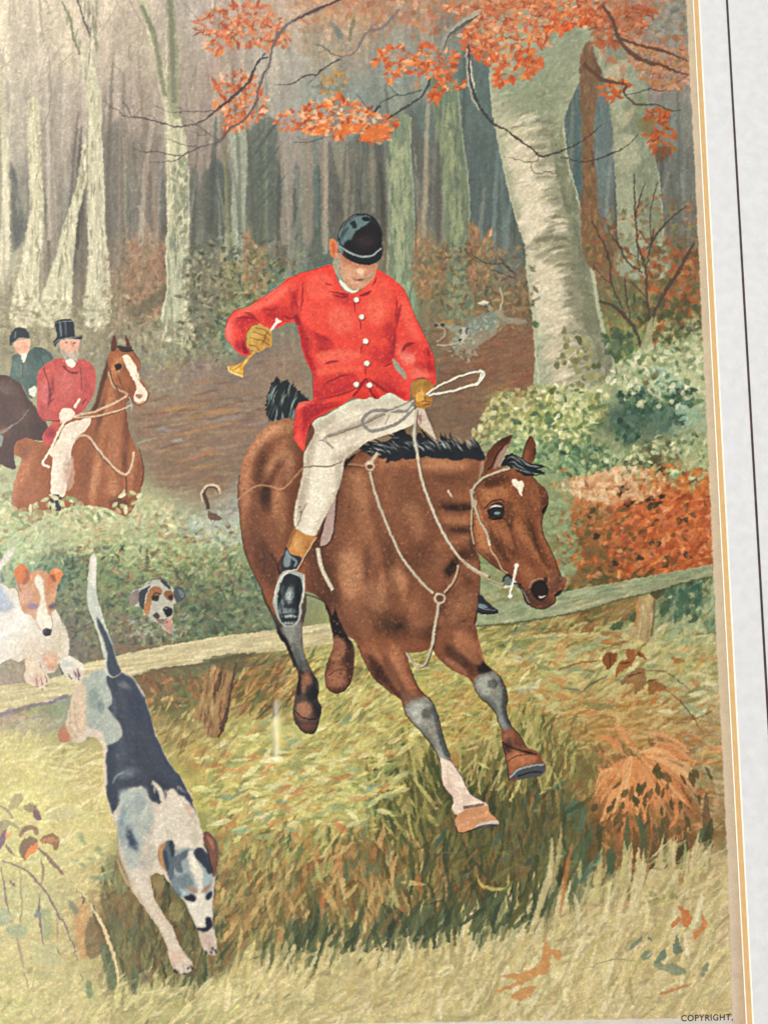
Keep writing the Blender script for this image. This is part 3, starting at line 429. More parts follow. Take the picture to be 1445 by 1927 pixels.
for p, w, col in ((PR(640, 60, 540, 110, 400, 165, 260, 240, 170, 330, 120, 410, 80, 500), 7, '6a5a56'), (PR(860, -30, 740, 15, 650, 55, 560, 90, 480, 120, 380, 175, 290, 225), 5.5, '46393a'), (PB(360, 170, 330, 250, 318, 310, 305, 370, 270, 420, 250, 490, 235, 560, 190, 640, 120, 690, 60, 740, 10, 790), 5.5, '6d5f5a'), (PB(305, 310, 260, 330, 230, 380, 190, 460, 120, 520, 60, 570, 10, 610, -40, 650), 5, '3c3438'),
                  (PR(1400, 100, 1330, 180, 1260, 260, 1180, 310, 1060, 340, 1010, 420, 960, 520, 890, 580, 800, 595), 6, '75666a'), (PR(800, 595, 700, 570, 630, 510, 580, 480, 520, 470), 3, '5c5856'), (PR(790, 620, 720, 650, 600, 730, 530, 780, 440, 790, 340, 840, 270, 880, 100, 890), 4, '4a4046'), (PR(530, 780, 490, 840, 440, 890), 2, '5c5254'), (PR(640, 530, 580, 540, 520, 550), 1.6, '6c6866'),
                  (PB(1185, 430, 1150, 510, 1090, 560, 1010, 610, 940, 655), 5, '3f3a3a'), (PB(1140, 490, 1080, 510, 1010, 520, 930, 550, 870, 610), 4, '4f5654'), (PB(1010, 520, 980, 490, 960, 465), 2, '4a4c4a'), (PB(855, 605, 830, 570, 800, 530, 765, 510), 2.4, '55585a'), (PB(440, 775, 530, 775, 600, 750, 670, 735), 1.7, '4c4a48'), (PB(450, 740, 480, 755, 520, 770), 1.2, '5a5856'), (PB(880, 610, 905, 585, 920, 575), 4, '2f2d30'),
                  (PB(1455, 60, 1370, 110, 1290, 170, 1250, 240, 1240, 290), 9, '8f8b80'), (PB(1440, 90, 1350, 140, 1285, 200, 1260, 260), 3, '3f3c38'), (PC(150, 60, 60, 120, 0, 170), 7, '9c978a'), (PC(150, 85, 60, 145, 0, 195), 3, '4c463c'),
                  (PC(92, 240, 88, 330, 100, 430, 125, 520, 165, 600, 220, 670, 290, 705, 370, 765, 430, 805, 480, 850, 560, 835, 640, 805, 720, 760, 820, 680), 5, '3c3438'), (PC(95, 260, 93, 350, 105, 450), 9, '4a4240'), (PC(105, 330, 108, 420, 128, 500), 4, 'c8c4b4'), (PC(470, 850, 460, 880, 400, 880, 340, 865, 275, 850), 2, '4a4440'), (PC(440, 880, 430, 910, 450, 940, 490, 948, 520, 935, 560, 945, 590, 910), 1.8, '4a4440'), (PC(590, 855, 700, 880, 800, 865, 870, 835, 940, 805, 1020, 730), 3, '3f3c3a'),
                  (PC(320, 705, 350, 690, 410, 685), 1.6, '5a544c'), (PC(820, 35, 870, 100, 900, 190, 930, 245, 1000, 310, 1080, 345, 1140, 355, 1200, 385, 1285, 410), 9, '5a3f34'), (PC(920, 215, 1000, 240, 1090, 265, 1180, 290, 1285, 335), 6.5, '583c30'), (PC(720, 340, 760, 390, 820, 430, 890, 450, 950, 465, 935, 505, 970, 545, 1010, 570, 1110, 570, 1180, 600, 1250, 600), 5, '4f4038'), (PC(715, 350, 770, 400, 830, 440, 950, 460), 10, '644434'),
                  (PC(950, 515, 1010, 505, 1075, 488, 1140, 495, 1210, 492), 2.6, '4a4440'),
                  (PA(1445, 290, 1400, 350, 1370, 430, 1340, 470, 1250, 550, 1185, 600, 1150, 630, 1085, 670, 1040, 680, 960, 690, 890, 672, 840, 660, 770, 642, 690, 635, 640, 600, 560, 550), 3.4, '4f454c'), (PA(1185, 600, 1100, 608, 1020, 608, 950, 615, 910, 612), 2.2, '5a5058'), (PA(1445, 390, 1410, 490, 1390, 570, 1320, 660, 1250, 700, 1200, 770, 1100, 800, 1030, 830, 980, 850, 900, 835, 850, 825, 790, 830, 740, 815, 700, 790), 3.2, '5c4f54'),
                  (PA(990, 855, 960, 875, 880, 882, 810, 885), 2, '5a5054'), (PA(1200, 768, 1150, 740, 1100, 700, 1060, 670, 1030, 645), 2, '5a5054'), (PA(1130, 732, 1090, 735, 1040, 712), 1.6, '5a5054'), (PA(1090, 800, 1020, 795, 960, 775, 915, 755), 2.2, '5a5054'), (PA(850, 665, 840, 640, 800, 625), 2, '5a5054'), (PA(720, 640, 690, 580, 650, 540), 1.8, '5a5054'), (PA(755, 640, 735, 600, 715, 550), 1.4, '6a6064'), (PA(760, 605, 745, 560), 1.2, '6a6064'), (PA(1010, 608, 980, 590, 945, 580), 1.5, '5a5058'), (PA(900, 600, 870, 585, 835, 572), 1.5, '5a5058'), (PA(640, 600, 610, 590, 590, 595), 1.3, '5a5058')):
    line(p, w * .85, col, .85, taper=(.9, .35))
line(PC(84, 270, 84, 370, 96, 470, 118, 540, 150, 600), 3.2, 'b8b4a4', .7)
# ---- green shrubs on the right
sh = zone(890, 830, 930, 760, 990, 740, 1060, 740, 1130, 700, 1180, 670, 1260, 640, 1345, 610, 1345, 900, 1250, 920, 1160, 900, 1060, 930, 1020, 880, 900, 840, soft=4)
strokes(sh, 2600, 6, 3.4, 0, .07, a=.65, dj=1.5)
strokes(zone(890, 830, 930, 750, 990, 730, 1100, 730, 1130, 780, 1080, 840, 980, 830, soft=4), 620, 6, 3.6, 0, .05, ['a9b068', 'bcc07c', 'c6c98c', '97a45c', '8a9c62', 'd0cf98', '7c8f54'], a=.75, dj=1.5)
strokes(zone(1150, 700, 1200, 660, 1280, 640, 1345, 620, 1345, 730, 1260, 740, 1180, 740, soft=4), 480, 7, 4, 0, .05, ['b5bb8c', 'a8b082', 'c2c69a', '9aa878', 'cdcba4', '8fa37c'], a=.7, dj=1.5)
strokes(zone(1140, 860, 1260, 830, 1345, 820, 1345, 900, 1250, 915, 1150, 895, soft=4), 380, 7, 4, 0, .06, ['9aa878', 'a8b07e', '87986c', '7a8c66', 'b0b586'], a=.7, dj=1.5)
strokes(zone(930, 850, 1100, 830, 1170, 870, 1060, 900, 990, 880, soft=4), 360, 7, 3.6, 0, .06, ['6f8a5c', '7c9468', '5c7854', '8ba074', '52704f', '9db080'], a=.7, dj=1.5)
for pts, cols, n, L, W in ((PE(915, 850, 1000, 800, 1080, 820, 1150, 870, 1240, 800, 1320, 830, 1300, 900, 1250, 1010, 1160, 1040, 1100, 980, 1020, 1050, 980, 1120, 900, 1080, 870, 1000, 960, 940), ['3f5c4c', '4a6856', '36523f', '587663', '2f4a3c'], 260, 8, 5),
                         (PE(850, 500, 920, 500, 980, 560, 930, 640, 880, 660, 850, 590), ['4a5c44', '5a6c4c', '3f5440'], 60, 8, 5), (PE(900, 1250, 980, 1180, 1050, 1140, 1120, 1180, 1160, 1240, 1140, 1300, 1060, 1270, 1020, 1330, 960, 1270), ['5a5c3a', '4c5034', '6a6840', '3f4a34'], 70, 7, 4.5),
                         (PE(1090, 1200, 1160, 1190, 1170, 1250, 1140, 1300, 1110, 1260), ['4a3a22', '5c4a26'], 16, 7, 5), (PE(1080, 700, 1200, 720, 1260, 780, 1150, 850, 1080, 800), ['8fb098', '9ab89c', '7fa088'], 70, 8, 4), (PE(1240, 920, 1330, 930, 1340, 980, 1260, 1000), ['86a890', '94b29a'], 26, 8, 4),
                         (PE(480, 1120, 700, 1130, 840, 1200, 700, 1230, 560, 1200), ['557352', '4a6a4c', '6a8a62'], 60, 10, 4), (PE(280, 1060, 420, 1080, 480, 1140, 560, 1100, 700, 1200, 560, 1260, 470, 1240), ['6a8c62', '5c7f5c', '7f9c74'], 60, 9, 4)):
    M = poly(pts, None, rough=4); strokes(full(M), n, L, W, 0, .07, cols, a=.8, dj=1.5)
for xs, cols in ((PE(610, 505, 625, 545, 620, 580, 640, 610, 605, 640, 560, 685, 610, 660, 700, 560, 720, 600, 740, 580, 690, 620, 720, 640, 660, 690, 690, 720, 720, 750, 700, 790, 760, 750, 780, 740, 820, 755, 650, 660, 750, 630, 680, 660, 745, 690, 720, 545), ['8c8a5c', '7c7a50', '9a9668', '6f7050']), (PE(285, 850, 330, 880, 350, 880, 440, 870, 480, 875, 520, 860, 545, 820, 550, 880, 410, 930, 450, 930, 390, 935, 830, 920, 800, 920, 770, 890, 810, 950, 570, 1020), ['9a9858', 'a8a468', '8a8c50', '7f8450']),
                     (PE(600, 885, 570, 965, 530, 980, 300, 965, 725, 935, 520, 1000, 340, 1000, 590, 960, 960, 640, 980, 600, 700, 1190, 780, 1210, 460, 460), ['55704f', '4a6648', '6a8058']), (PE(1130, 1100, 1170, 1110, 1145, 1150, 1190, 1200, 1225, 1185, 1110, 740, 1055, 785), ['75704c', '66683f']), (PE(800, 690, 780, 700, 690, 550), ['59603f'])):
    for x, y in xs:
        for _ in range(2): dab(x + rng.normal(0, 2), y + rng.normal(0, 2), rng.uniform(5, 8), rng.uniform(4, 6), rng.uniform(0, 3), rgb(cols[rng.integers(len(cols))]), .85, False)
for p, w in ((PE(710, 960, 730, 1010, 820, 1070), 5), (PE(620, 1015, 700, 1050, 760, 1110), 7), (PE(770, 960, 800, 1040), 3), (PE(1140, 820, 1150, 880, 1170, 920), 4)): line(p, w, '5c7a58', .7, taper=(.2, .5))
# ---- orange bracken bank
ob = zone(1045, 950, 1075, 920, 1130, 905, 1200, 900, 1260, 905, 1338, 880, 1345, 1065, 1250, 1090, 1120, 1110, 1050, 1110, 1045, 1020, soft=3)
strokes(ob, 1300, 8, 4, -.2, .07, a=.6, dj=.9)
strokes(zone(1180, 930, 1338, 900, 1345, 1060, 1240, 1080, 1160, 1060, soft=3), 700, 10, 4, -.35, .07, ['c8602c', 'b8562a', 'd87640', 'cf6a38', 'a84c26', 'df8a58', '9a4a24', 'd48058'], a=.7, dj=.6)
strokes(zone(1050, 925, 1100, 900, 1180, 880, 1250, 910, 1220, 940, 1120, 945, soft=2), 340, 8, 4, 0, .04, ['d8a87c', 'e0b48a', 'd09a6a', 'c99060', 'e6bf98'], a=.75, dj=1.3)
strokes(zone(1060, 980, 1180, 960, 1220, 1060, 1120, 1105, 1055, 1100, soft=3), 360, 9, 4, -.1, .08, ['8c5a30', '7a5a34', 'a8602e', '6f5a38', 'b06a3a', '5f5a3a'], a=.65, dj=.7)
strokes(zone(1040, 960, 1080, 1000, 1075, 1110, 1042, 1110, soft=3), 120, 9, 4, 0, .06, ['7f8f66', '6f8460', '8a9870', '75703f'], a=.6, dj=.8)
strokes(zone(1275, 900, 1300, 885, 1340, 890, 1340, 930, 1290, 925, soft=1), 60, 7, 3.6, 0, .06, ['b8641f', 'c8702a', 'cc7a30'], a=.85, dj=1.2)
for x, y in PE(960, 1440, 1080, 1420, 1140, 1400, 1120, 1440, 1075, 1460, 960, 1420, 920, 1370, 940, 1350, 1250, 1530, 900, 1360) + [(1283, 978), (1293, 1040), (1235, 1022), (1200, 1050), (1165, 1030), (1250, 1065), (1150, 1060), (1120, 1010)]:
    for _ in range(3): dab(x + rng.normal(0, 4), y + rng.normal(0, 3), rng.uniform(5, 9), rng.uniform(3, 5.5), rng.uniform(-.8, .4), rgb(['4f3d24', '5a4a2c', '473a2a'][rng.integers(3)]), .85)
strokes(zone(1070, 1090, 1200, 1075, 1190, 1100, 1080, 1120, soft=2), 60, 10, 4, -.2, .08, ['6a5a38', '7a5a34', '55603f'], a=.7, dj=.3)
# ---- bushes on the left behind the log
lb = zone(-220, 950, 60, 940, 260, 950, 330, 970, 420, 950, 470, 960, 520, 1100, 560, 1200, 440, 1225, 240, 1250, 100, 1250, -220, 1280, soft=5)
strokes(lb, 3000, 7, 2.8, -.12, .10, a=.55, dj=.6)
strokes(zone(-220, 950, 260, 955, 420, 990, 440, 1060, 300, 1060, 150, 1040, -220, 1040, soft=4), 700, 8, 2.8, -.1, .06, ['a8b07c', 'b4b98a', '9aa878', '8a9a6c', 'b5a87a', 'a3b090', 'c0c09a'], a=.6, dj=.6)
strokes(zone(300, 1020, 470, 980, 520, 1110, 400, 1120, 240, 1110, soft=4), 420, 8, 2.6, -.2, .07, ['7d8c5c', '6c8058', '94a070', '8a8050', '5f7450', '9a7a55'], a=.6, dj=.5)
strokes(zone(100, 1040, 260, 1060, 480, 1090, 520, 1190, 300, 1210, 140, 1190, soft=4), 620, 7, 3, 0, .10, ['586a50', '4c6050', '6a7a58', '5f7050', '7c8660', '45584a', '6f6450'], a=.6, dj=1.3)
strokes(zone(-220, 1050, 60, 1050, 60, 1100, -220, 1180, soft=4), 200, 8, 3, 0, .1, ['6a7f70', '7f9080', '586e62'], a=.6, dj=1.3)
strokes(zone(130, 1170, 250, 1160, 270, 1225, 150, 1240, soft=3), 150, 6, 3, 0, .08, ['6f5f58', '7a6058', '5f6058', '8a6a58', '5a6a60'], a=.65, dj=1.5)
for x, y in zip(rng.uniform(150, 470, 90), rng.uniform(985, 1130, 90)): dab(x, y, rng.uniform(3, 8), rng.uniform(2, 3.2), rng.normal(-.2, .4), rgb(['9a6a50', '8a5c48', 'a87858', '75604c'][rng.integers(4)]), .65)
strokes(zone(20, 955, 130, 935, 300, 955, 250, 1000, 60, 1000, soft=3), 220, 6, 3, 0, .06, ['b3b58a', 'a3a87c', 'b09a70', 'c0a888', 'aeb8a8', 'c4c4a0'], a=.6, dj=1.2)
strokes(zone(360, 975, 450, 965, 455, 1020, 370, 1010, soft=3), 140, 8, 4, 0, .04, ['a3aea4', '98a498', 'b0b8a8', '8e9a8c'], a=.6, dj=1.2)
for x, y in ((372, 1005), (435, 1001), (430, 990), (350, 1012), (150, 1030), (180, 1035)): dab(x, y, 6, 3, -.2, rgb('74524a'), .8)
def leaves(z, n, cols, L=6.5, W=3.2, a=.85): strokes(z, n, L, W, 0, .06, cols, a=a, dj=1.5)
hb = zone(-220, 960, 260, 960, 440, 990, 500, 1080, 400, 1090, 150, 1060, -220, 1060, soft=3); hl = zone(90, 1040, 480, 1060, 540, 1190, 260, 1215, 140, 1200, soft=3)
leaves(hb, 360, ['b8be8c', 'a8b07c', 'bfc298', '94a26c', '7a8a60', 'a5865c', 'a8b090'], 8, 2.4, .6); leaves(hb, 130, ['6a7a58', '7a6448', '5f7050'], 8, 2.2, .55); leaves(hl, 360, ['33443a', '3c4e3e', '2f3c34', '45402f'], 8, 3, .55); leaves(hl, 300, ['8a986a', '7c8c62', '9aa678', '75603f', '6a7c58'], 8, 2.2, .55)
leaves(zone(900, 830, 930, 750, 1000, 730, 1130, 730, 1140, 800, 1060, 850, 960, 840, soft=2), 200, ['d6d8a4', 'c4ca88', 'e0e0b4', '5c7048', '4f6644', '6f7f4c'], 7, 3.8); leaves(zone(1150, 690, 1280, 640, 1345, 630, 1345, 760, 1180, 760, soft=2), 200, ['ced2aa', 'bcc498', '6f8462', '56704f', 'dcdcba', '8a9a70'], 7, 4); leaves(zone(1130, 850, 1345, 810, 1345, 900, 1150, 900, soft=2), 150, ['b8c090', '5f7450', '4c6048', 'c4c898', '7a8456'], 7, 4); leaves(zone(930, 850, 1130, 840, 1150, 890, 1000, 890, soft=2), 130, ['466048', '3c5642', '9cb07c', 'aabb8a', '5a7850'], 7, 3.4)
leaves(zone(1060, 930, 1338, 910, 1345, 1060, 1120, 1095, soft=2), 330, ['d87c44', 'c4602c', 'b0562c', 'cc7038', 'a8602f', 'de9460', '5a4a2c', 'c87038'], 8, 3.8, .7); leaves(zone(1040, 900, 1100, 900, 1080, 1100, 1030, 1100, soft=2), 90, ['8a9868', 'b8703c', '6f8456', 'a5683a', '96a274'], 8, 3.6, .7); leaves(zone(1060, 905, 1200, 880, 1250, 915, 1120, 945, soft=2), 110, ['e0b48c', 'd4a078', 'e8c4a0', 'c98a5c'], 8, 4, .7); leaves(zone(1200, 880, 1345, 870, 1345, 920, 1220, 925, soft=2), 90, ['c8702f', '8f9a68', 'b0602a', 'a5a878', 'd08040'], 8, 3.6, .75)
leaves(zone(360, 470, 470, 470, 540, 500, 440, 600, 340, 650, soft=3), 220, ['3f4a3c', '4a5240', '8a8a64', '98906a', '6a5a40'], 7, 3.2, .75); leaves(zone(790, 480, 990, 480, 1000, 600, 880, 620, soft=3), 200, ['55503c', '8f7a54', '6a4f36', '4c5244', '9a8a60'], 7, 3, .7); leaves(zone(-100, 600, 300, 600, 300, 690, -100, 650, soft=3), 160, ['6f6c4c', 'a3a078', '5c5a40', '8c7a54'], 7, 3, .6)
# ---- bank below the log, grass
def flow(x, y): return -.5 - .25 * math.sin(x / 170) + .12 * math.sin(y / 60)
Y0_ = (np.arange(CH) + CY0)[:, None, None].astype(np.float32)
gz = zone(-220, 1290, 100, 1330, 380, 1260, 620, 1200, 900, 1180, 1340, 1085, 1400, 1940, -220, 1940, soft=3)
nn = noise(14, 11, 1.6, 1) - .5; cv *= (1 + .10 * nn * gz)[..., None]
t1_, t2_, t3_ = noise(46, 201, 1.5, 1), noise(70, 202, 1.4, 1), noise(24, 203, 1.6, 1)
for k_, c_, lo_ in ((t1_, '5f6b3c', .58), (t2_, 'a5683a', .64), (t3_, '4a4e2c', .66)):                # green, rust and shadow patches
    m_ = (np.clip((k_ - lo_) * 5, 0, 1) * gz * .42 * (1 - zone(-220, 1400, 190, 1400, 190, 1940, -220, 1940, soft=8)))[..., None] * np.clip(1 - (Y0_ - 1700) / 120, .25, 1); cv[:] = cv * (1 - m_) + rgb(c_) * m_
strokes(gz, 3000, 16, 4, flow, .11, a=.55, dj=.35)
mg = zone(380, 1400, 520, 1340, 640, 1280, 760, 1280, 820, 1380, 760, 1480, 700, 1600, 560, 1560, 430, 1600, 380, 1500, soft=4)
strokes(mg, 900, 13, 2.8, -.35, .06, ['bdb96a', 'c9c47a', 'aaa95c', '98a05c', 'd0c988', 'a39850', '8c9a60', 'b0a058'], a=.6, dj=.4)
strokes(mg, 90, 14, 4.5, -.35, .08, ['7f8a58', '6c7f5a', '9c6c42', '8a7040', 'a8643a'], a=.65, dj=.4)
strokes(zone(960, 1180, 1120, 1170, 1340, 1190, 1350, 1340, 1200, 1340, 1080, 1330, 960, 1320, soft=4), 900, 12, 2.4, -.3, .06, ['a8a868', 'b8b478', '98a068', 'c4bc88', '8a9060', 'b5a06a', 'a88a58'], a=.6, dj=.4)
strokes(zone(960, 1210, 1080, 1200, 1060, 1320, 960, 1330, soft=3), 90, 9, 2.6, -.2, .08, ['b8703a', 'a8642f', 'c08048', '66744c'], a=.75, dj=.4)
strokes(zone(900, 1140, 1200, 1095, 1240, 1150, 1060, 1190, 920, 1190, soft=3), 260, 13, 3, -.5, .08, ['6a6038', '7a6a3c', '8a6236', '5a5c38', '9a7a48', '4f5a3c', '8c9060'], a=.6, dj=.3)
strokes(zone(1250, 1110, 1345, 1090, 1350, 1190, 1230, 1200, soft=3), 220, 11, 3, 1.9, .07, ['7f9678', '8ca484', '5c7a62', '9aac88', '4c6a55', 'a5b08c'], a=.65, dj=.4)
strokes(zone(1255, 1105, 1310, 1095, 1320, 1150, 1260, 1170, soft=2), 60, 10, 5, 1.8, .07, ['3f5c4a', '4a6650', '35523f'], a=.7, dj=.4)
strokes(zone(1080, 1300, 1240, 1310, 1290, 1400, 1130, 1420, 1040, 1380, soft=4), 420, 11, 3, -.2, .07, ['b08a50', 'a87f48', '9c7440', 'bd9c64', 'a89a60', '8c6a3c'], a=.6, dj=.5)
strokes(zone(1280, 1300, 1360, 1300, 1372, 1520, 1330, 1560, 1290, 1440, soft=4), 240, 12, 3, .4, .06, ['a8987c', '9c8c6c', 'b0a080', '8f8460', 'a88c68'], a=.55, dj=.4)
strokes(zone(880, 1330, 1060, 1330, 1120, 1420, 1110, 1500, 1000, 1520, 900, 1480, soft=4), 420, 14, 2.6, -1.2, .08, ['7a7544', '8c8650', '6a683c', '5c5c38', '75603a', '9a9058'], a=.6, dj=.35)
# dark hollow under the horse
hol = zone(760, 1480, 860, 1460, 1010, 1460, 1080, 1560, 1060, 1680, 980, 1740, 860, 1740, 760, 1780, 740, 1640, soft=8)
strokes(hol, 700, 20, 2.6, -1.45, .09, ['54522f', '4a4a2c', '5c5030', '485038', '665634', '414832'], a=.55, dj=.25)
strokes(zone(960, 1480, 1060, 1460, 1100, 1600, 1040, 1720, 960, 1700, soft=6), 200, 22, 3, -1.3, .08, ['56664c', '60603c', '4c5c48', '6a5a38'], a=.6, dj=.2)
poly(PQ(745, 140, 780, 110, 830, 140, 835, 190, 800, 240, 760, 200), '4a6654', .7, soft=2, rough=2); poly(PQ(690, 0, 730, 120, 725, 290, 715, 290, 718, 130), '857648', .7, soft=1)
# russet bracken stems mid-bottom
strokes(zone(500, 1600, 560, 1590, 700, 1560, 800, 1560, 850, 1700, 760, 1780, 640, 1760, 560, 1720, 470, 1740, 400, 1720, 420, 1620, soft=6), 900, 18, 3, -1.7, .08, ['7d5c36', '8a6438', '6a4c2e', '946c40', '5c4a2c', '75663c', '9c7848'], a=.55, dj=.25)
for pts, col in ((PO(605, 560, 640, 545, 690, 600, 670, 700, 640, 790, 600, 800, 610, 680), '5a4f38'), (PO(1080, 680, 1130, 640, 1160, 700, 1150, 850, 1110, 830, 1100, 740), '6a4f34'), (PO(1140, 480, 1210, 470, 1230, 360, 1270, 380, 1280, 450, 1240, 520, 1180, 540, 1130, 520), '70573a'), (PO(1140, 440, 1200, 400, 1225, 430, 1200, 470, 1150, 480), 'b8a76c'), (PO(640, 800, 700, 790, 690, 1000, 630, 1050), '75603c'), (PO(340, 1230, 430, 1150, 480, 1080, 540, 1040, 540, 1130, 480, 1190, 420, 1180, 380, 1220), '565c40')): poly(pts, col, .7, soft=2, rough=1.5)
for p, w, col in [(PO(1190, 970, 1180, 860, 1200, 740, 1220, 720), 9, '53563c'), (PO(1210, 940, 1230, 850, 1245, 790), 8, '4c5a40'), (PO(860, 1050, 880, 950, 900, 860, 910, 770), 10, '5c5c42'), (PO(950, 1060, 970, 950, 990, 880), 10, '4f5640'), (PO(1000, 1040, 1020, 900, 1010, 800), 9, '55593f'), (PO(1060, 980, 1080, 900, 1090, 840), 10, '4c523a'), (PO(840, 960, 820, 860, 810, 780), 9, '6a6a48'), (PO(630, 1060, 650, 960, 655, 900), 7, '54593c'), (PO(1110, 1020, 1140, 900, 1150, 830), 9, '5a4a30'), (PO(1260, 720, 1260, 620, 1245, 530), 8, '5f5034'), (PO(1340, 330, 1380, 440, 1390, 510), 9, '5f5a38'), (PO(1420, 470, 1430, 600, 1420, 720), 9, '5a5030'), (PO(1330, 780, 1360, 640, 1400, 560), 9, '6a5432'), (PO(1400, 110, 1430, 150, 1445, 240), 7, '4a6a4c')]:
    line(p, w, col, .7, taper=(.15, .3), soft=1)
for p, col in ((PO(675, 155, 740, 60, 790, 80, 760, 160, 700, 175), '6f7d58'), (PO(770, 160, 810, 145, 860, 170, 820, 195), '6a8260'), (PO(905, 100, 1000, 85, 960, 125, 920, 120), '7a8058'), (PO(1150, 30, 1280, 60, 1200, 105, 1170, 90), '7f7448'), (PO(620, 260, 700, 250, 770, 310, 880, 270, 900, 230, 870, 290, 760, 325, 680, 290), 'a0683e'), (PO(930, 280, 1000, 235, 990, 265), 'a3643a'), (PO(830, 370, 1010, 320, 1010, 360, 900, 400, 870, 440), 'a3744a'), (PO(1010, 200, 1190, 210, 1100, 215), 'b57c48'), (PO(1055, 270, 1080, 260, 1075, 310), '66764a'), (PO(1090, 270, 1120, 265, 1110, 305), '5c7050'), (PO(750, 390, 790, 370, 850, 450, 800, 470), '8a8450'), (PO(930, 620, 960, 580, 975, 620, 950, 650), '7a7348'), (PO(640, 420, 710, 395, 690, 430), '8aa070'), (PO(710, 465, 760, 470, 880, 555, 850, 560), '6a6440'), (PO(520, 240, 600, 260, 660, 310, 560, 300), '8a8a58'), (PO(550, 170, 620, 180, 600, 205), 'a87448'),
               (PH(420, 730, 450, 740, 480, 800, 540, 830, 580, 880, 540, 945, 500, 900, 450, 900, 430, 800), '957a44'), (PH(360, 660, 440, 650, 480, 670, 400, 695), '7c7440'), (PH(330, 780, 400, 740, 410, 760), '8a8a50'), (PH(600, 740, 690, 730, 640, 760), '8a8448'), (PH(560, 640, 600, 650, 570, 665), '77803f'), (PH(300, 970, 400, 950, 410, 990, 330, 1000), '8c8450'), (PH(490, 1020, 545, 1060, 545, 1000, 560, 1050, 640, 1050, 570, 1070, 600, 1080, 560, 1140, 530, 1130), '5a7a50'), (PH(550, 1060, 620, 1060, 665, 1120, 640, 1165, 580, 1130), '4f5a38'), (PH(640, 850, 690, 880, 740, 960, 735, 1000, 690, 960, 660, 900), '6a6438'), (PH(740, 880, 780, 930, 790, 1040, 760, 1020), '5f5c34'), (PH(660, 900, 700, 960, 740, 1100, 700, 1080, 670, 1000), '87763f'), (PH(970, 720, 1000, 760, 1030, 900, 990, 860), '75703c'), (PH(0, 840, 60, 815, 100, 800, 60, 850), '66745a')):
    poly(p, col, .75, soft=1, rough=1.2)
# bold clumps on the bank below the horse
GU = -math.pi / 2
blades(zone(400, 1640, 520, 1620, 640, 1640, 760, 1600, 850, 1620, 860, 1740, 760, 1790, 600, 1790, 470, 1800, 400, 1760, soft=4), 420, 62, 8, lambda x, y: GU + .15 - .35 * math.sin(x / 90), ['8a6840', '7a6038', '957448', '6a6440', 'a58450', '5c6440', '54522f', 'b59660', '8f8a54'], .7)
blades(zone(780, 1500, 880, 1470, 1040, 1500, 1080, 1620, 1030, 1730, 900, 1760, 780, 1770, soft=4), 330, 70, 7, lambda x, y: GU + .1, ['45472a', '3c4028', '54522e', '4a3e24', '5f5a34', '36422e', '6a6038'], .75)
blades(zone(700, 1480, 800, 1420, 840, 1500, 800, 1600, 700, 1600, soft=4), 170, 60, 7, lambda x, y: GU - .25, ['6f6c3c', '4f5430', '8a8248', '5c5a30', 'a09a58', '3f4a2e'], .75)
blades(zone(860, 1400, 1000, 1360, 1080, 1420, 1060, 1500, 900, 1500, soft=4), 220, 58, 6, lambda x, y: GU + .2, ['8f8a4c', '6a6a3a', 'a59c5c', '555a34', '7a6236', 'b5ab6c'], .7)
blades(zone(400, 1420, 560, 1380, 720, 1400, 720, 1520, 560, 1560, 400, 1560, soft=4), 300, 46, 6.5, lambda x, y: -.45 + .3 * math.sin(x / 70), ['d0c97c', 'c2bb6c', 'a8a458', '8f9458', '7c8450', 'ddd490', 'b59a54'], .7)
blades(zone(420, 1540, 560, 1560, 640, 1580, 560, 1640, 430, 1640, soft=4), 130, 44, 7, lambda x, y: GU + .5, ['8a9050', '9c8a4c', '5f6a40', 'a5783f', 'b5ae66'], .7)
blades(zone(960, 1200, 1200, 1190, 1340, 1210, 1350, 1340, 1100, 1340, 960, 1320, soft=4), 300, 40, 5.5, lambda x, y: -.45 + .25 * math.sin(x / 50), ['c4bc7c', 'a8a464', '8c9058', 'd2c88c', '7a7c4a', 'b08c54'], .65)
blades(zone(1050, 1320, 1340, 1330, 1360, 1440, 1100, 1420, soft=4), 200, 40, 6, lambda x, y: -.3, ['b88a4c', '9c7038', 'c9a468', '8a6234', 'a89058'], .65)
blades(zone(200, 1640, 300, 1640, 400, 1660, 410, 1840, 220, 1850, soft=4), 190, 62, 8, GU + .1, ['5f5a3e', '4c523a', '70583a', '414a36', '7f7850', '3c4030'], .75)
blades(zone(-150, 1420, 180, 1420, 190, 1560, 120, 1640, -150, 1640, soft=4), 150, 50, 6, -.4, ['d2ca92', 'bfb77e', 'aaa572', 'ddd6a8'], .6)
blades(zone(580, 1240, 760, 1230, 930, 1220, 960, 1330, 860, 1400, 700, 1400, 580, 1380, soft=4), 330, 44, 5.5, lambda x, y: -.6 + .3 * math.sin(x / 55), ['b8ae60', '9a9450', '807c42', 'c9bf78', '8f9a58', '6f6c3a', 'b59050'], .7)
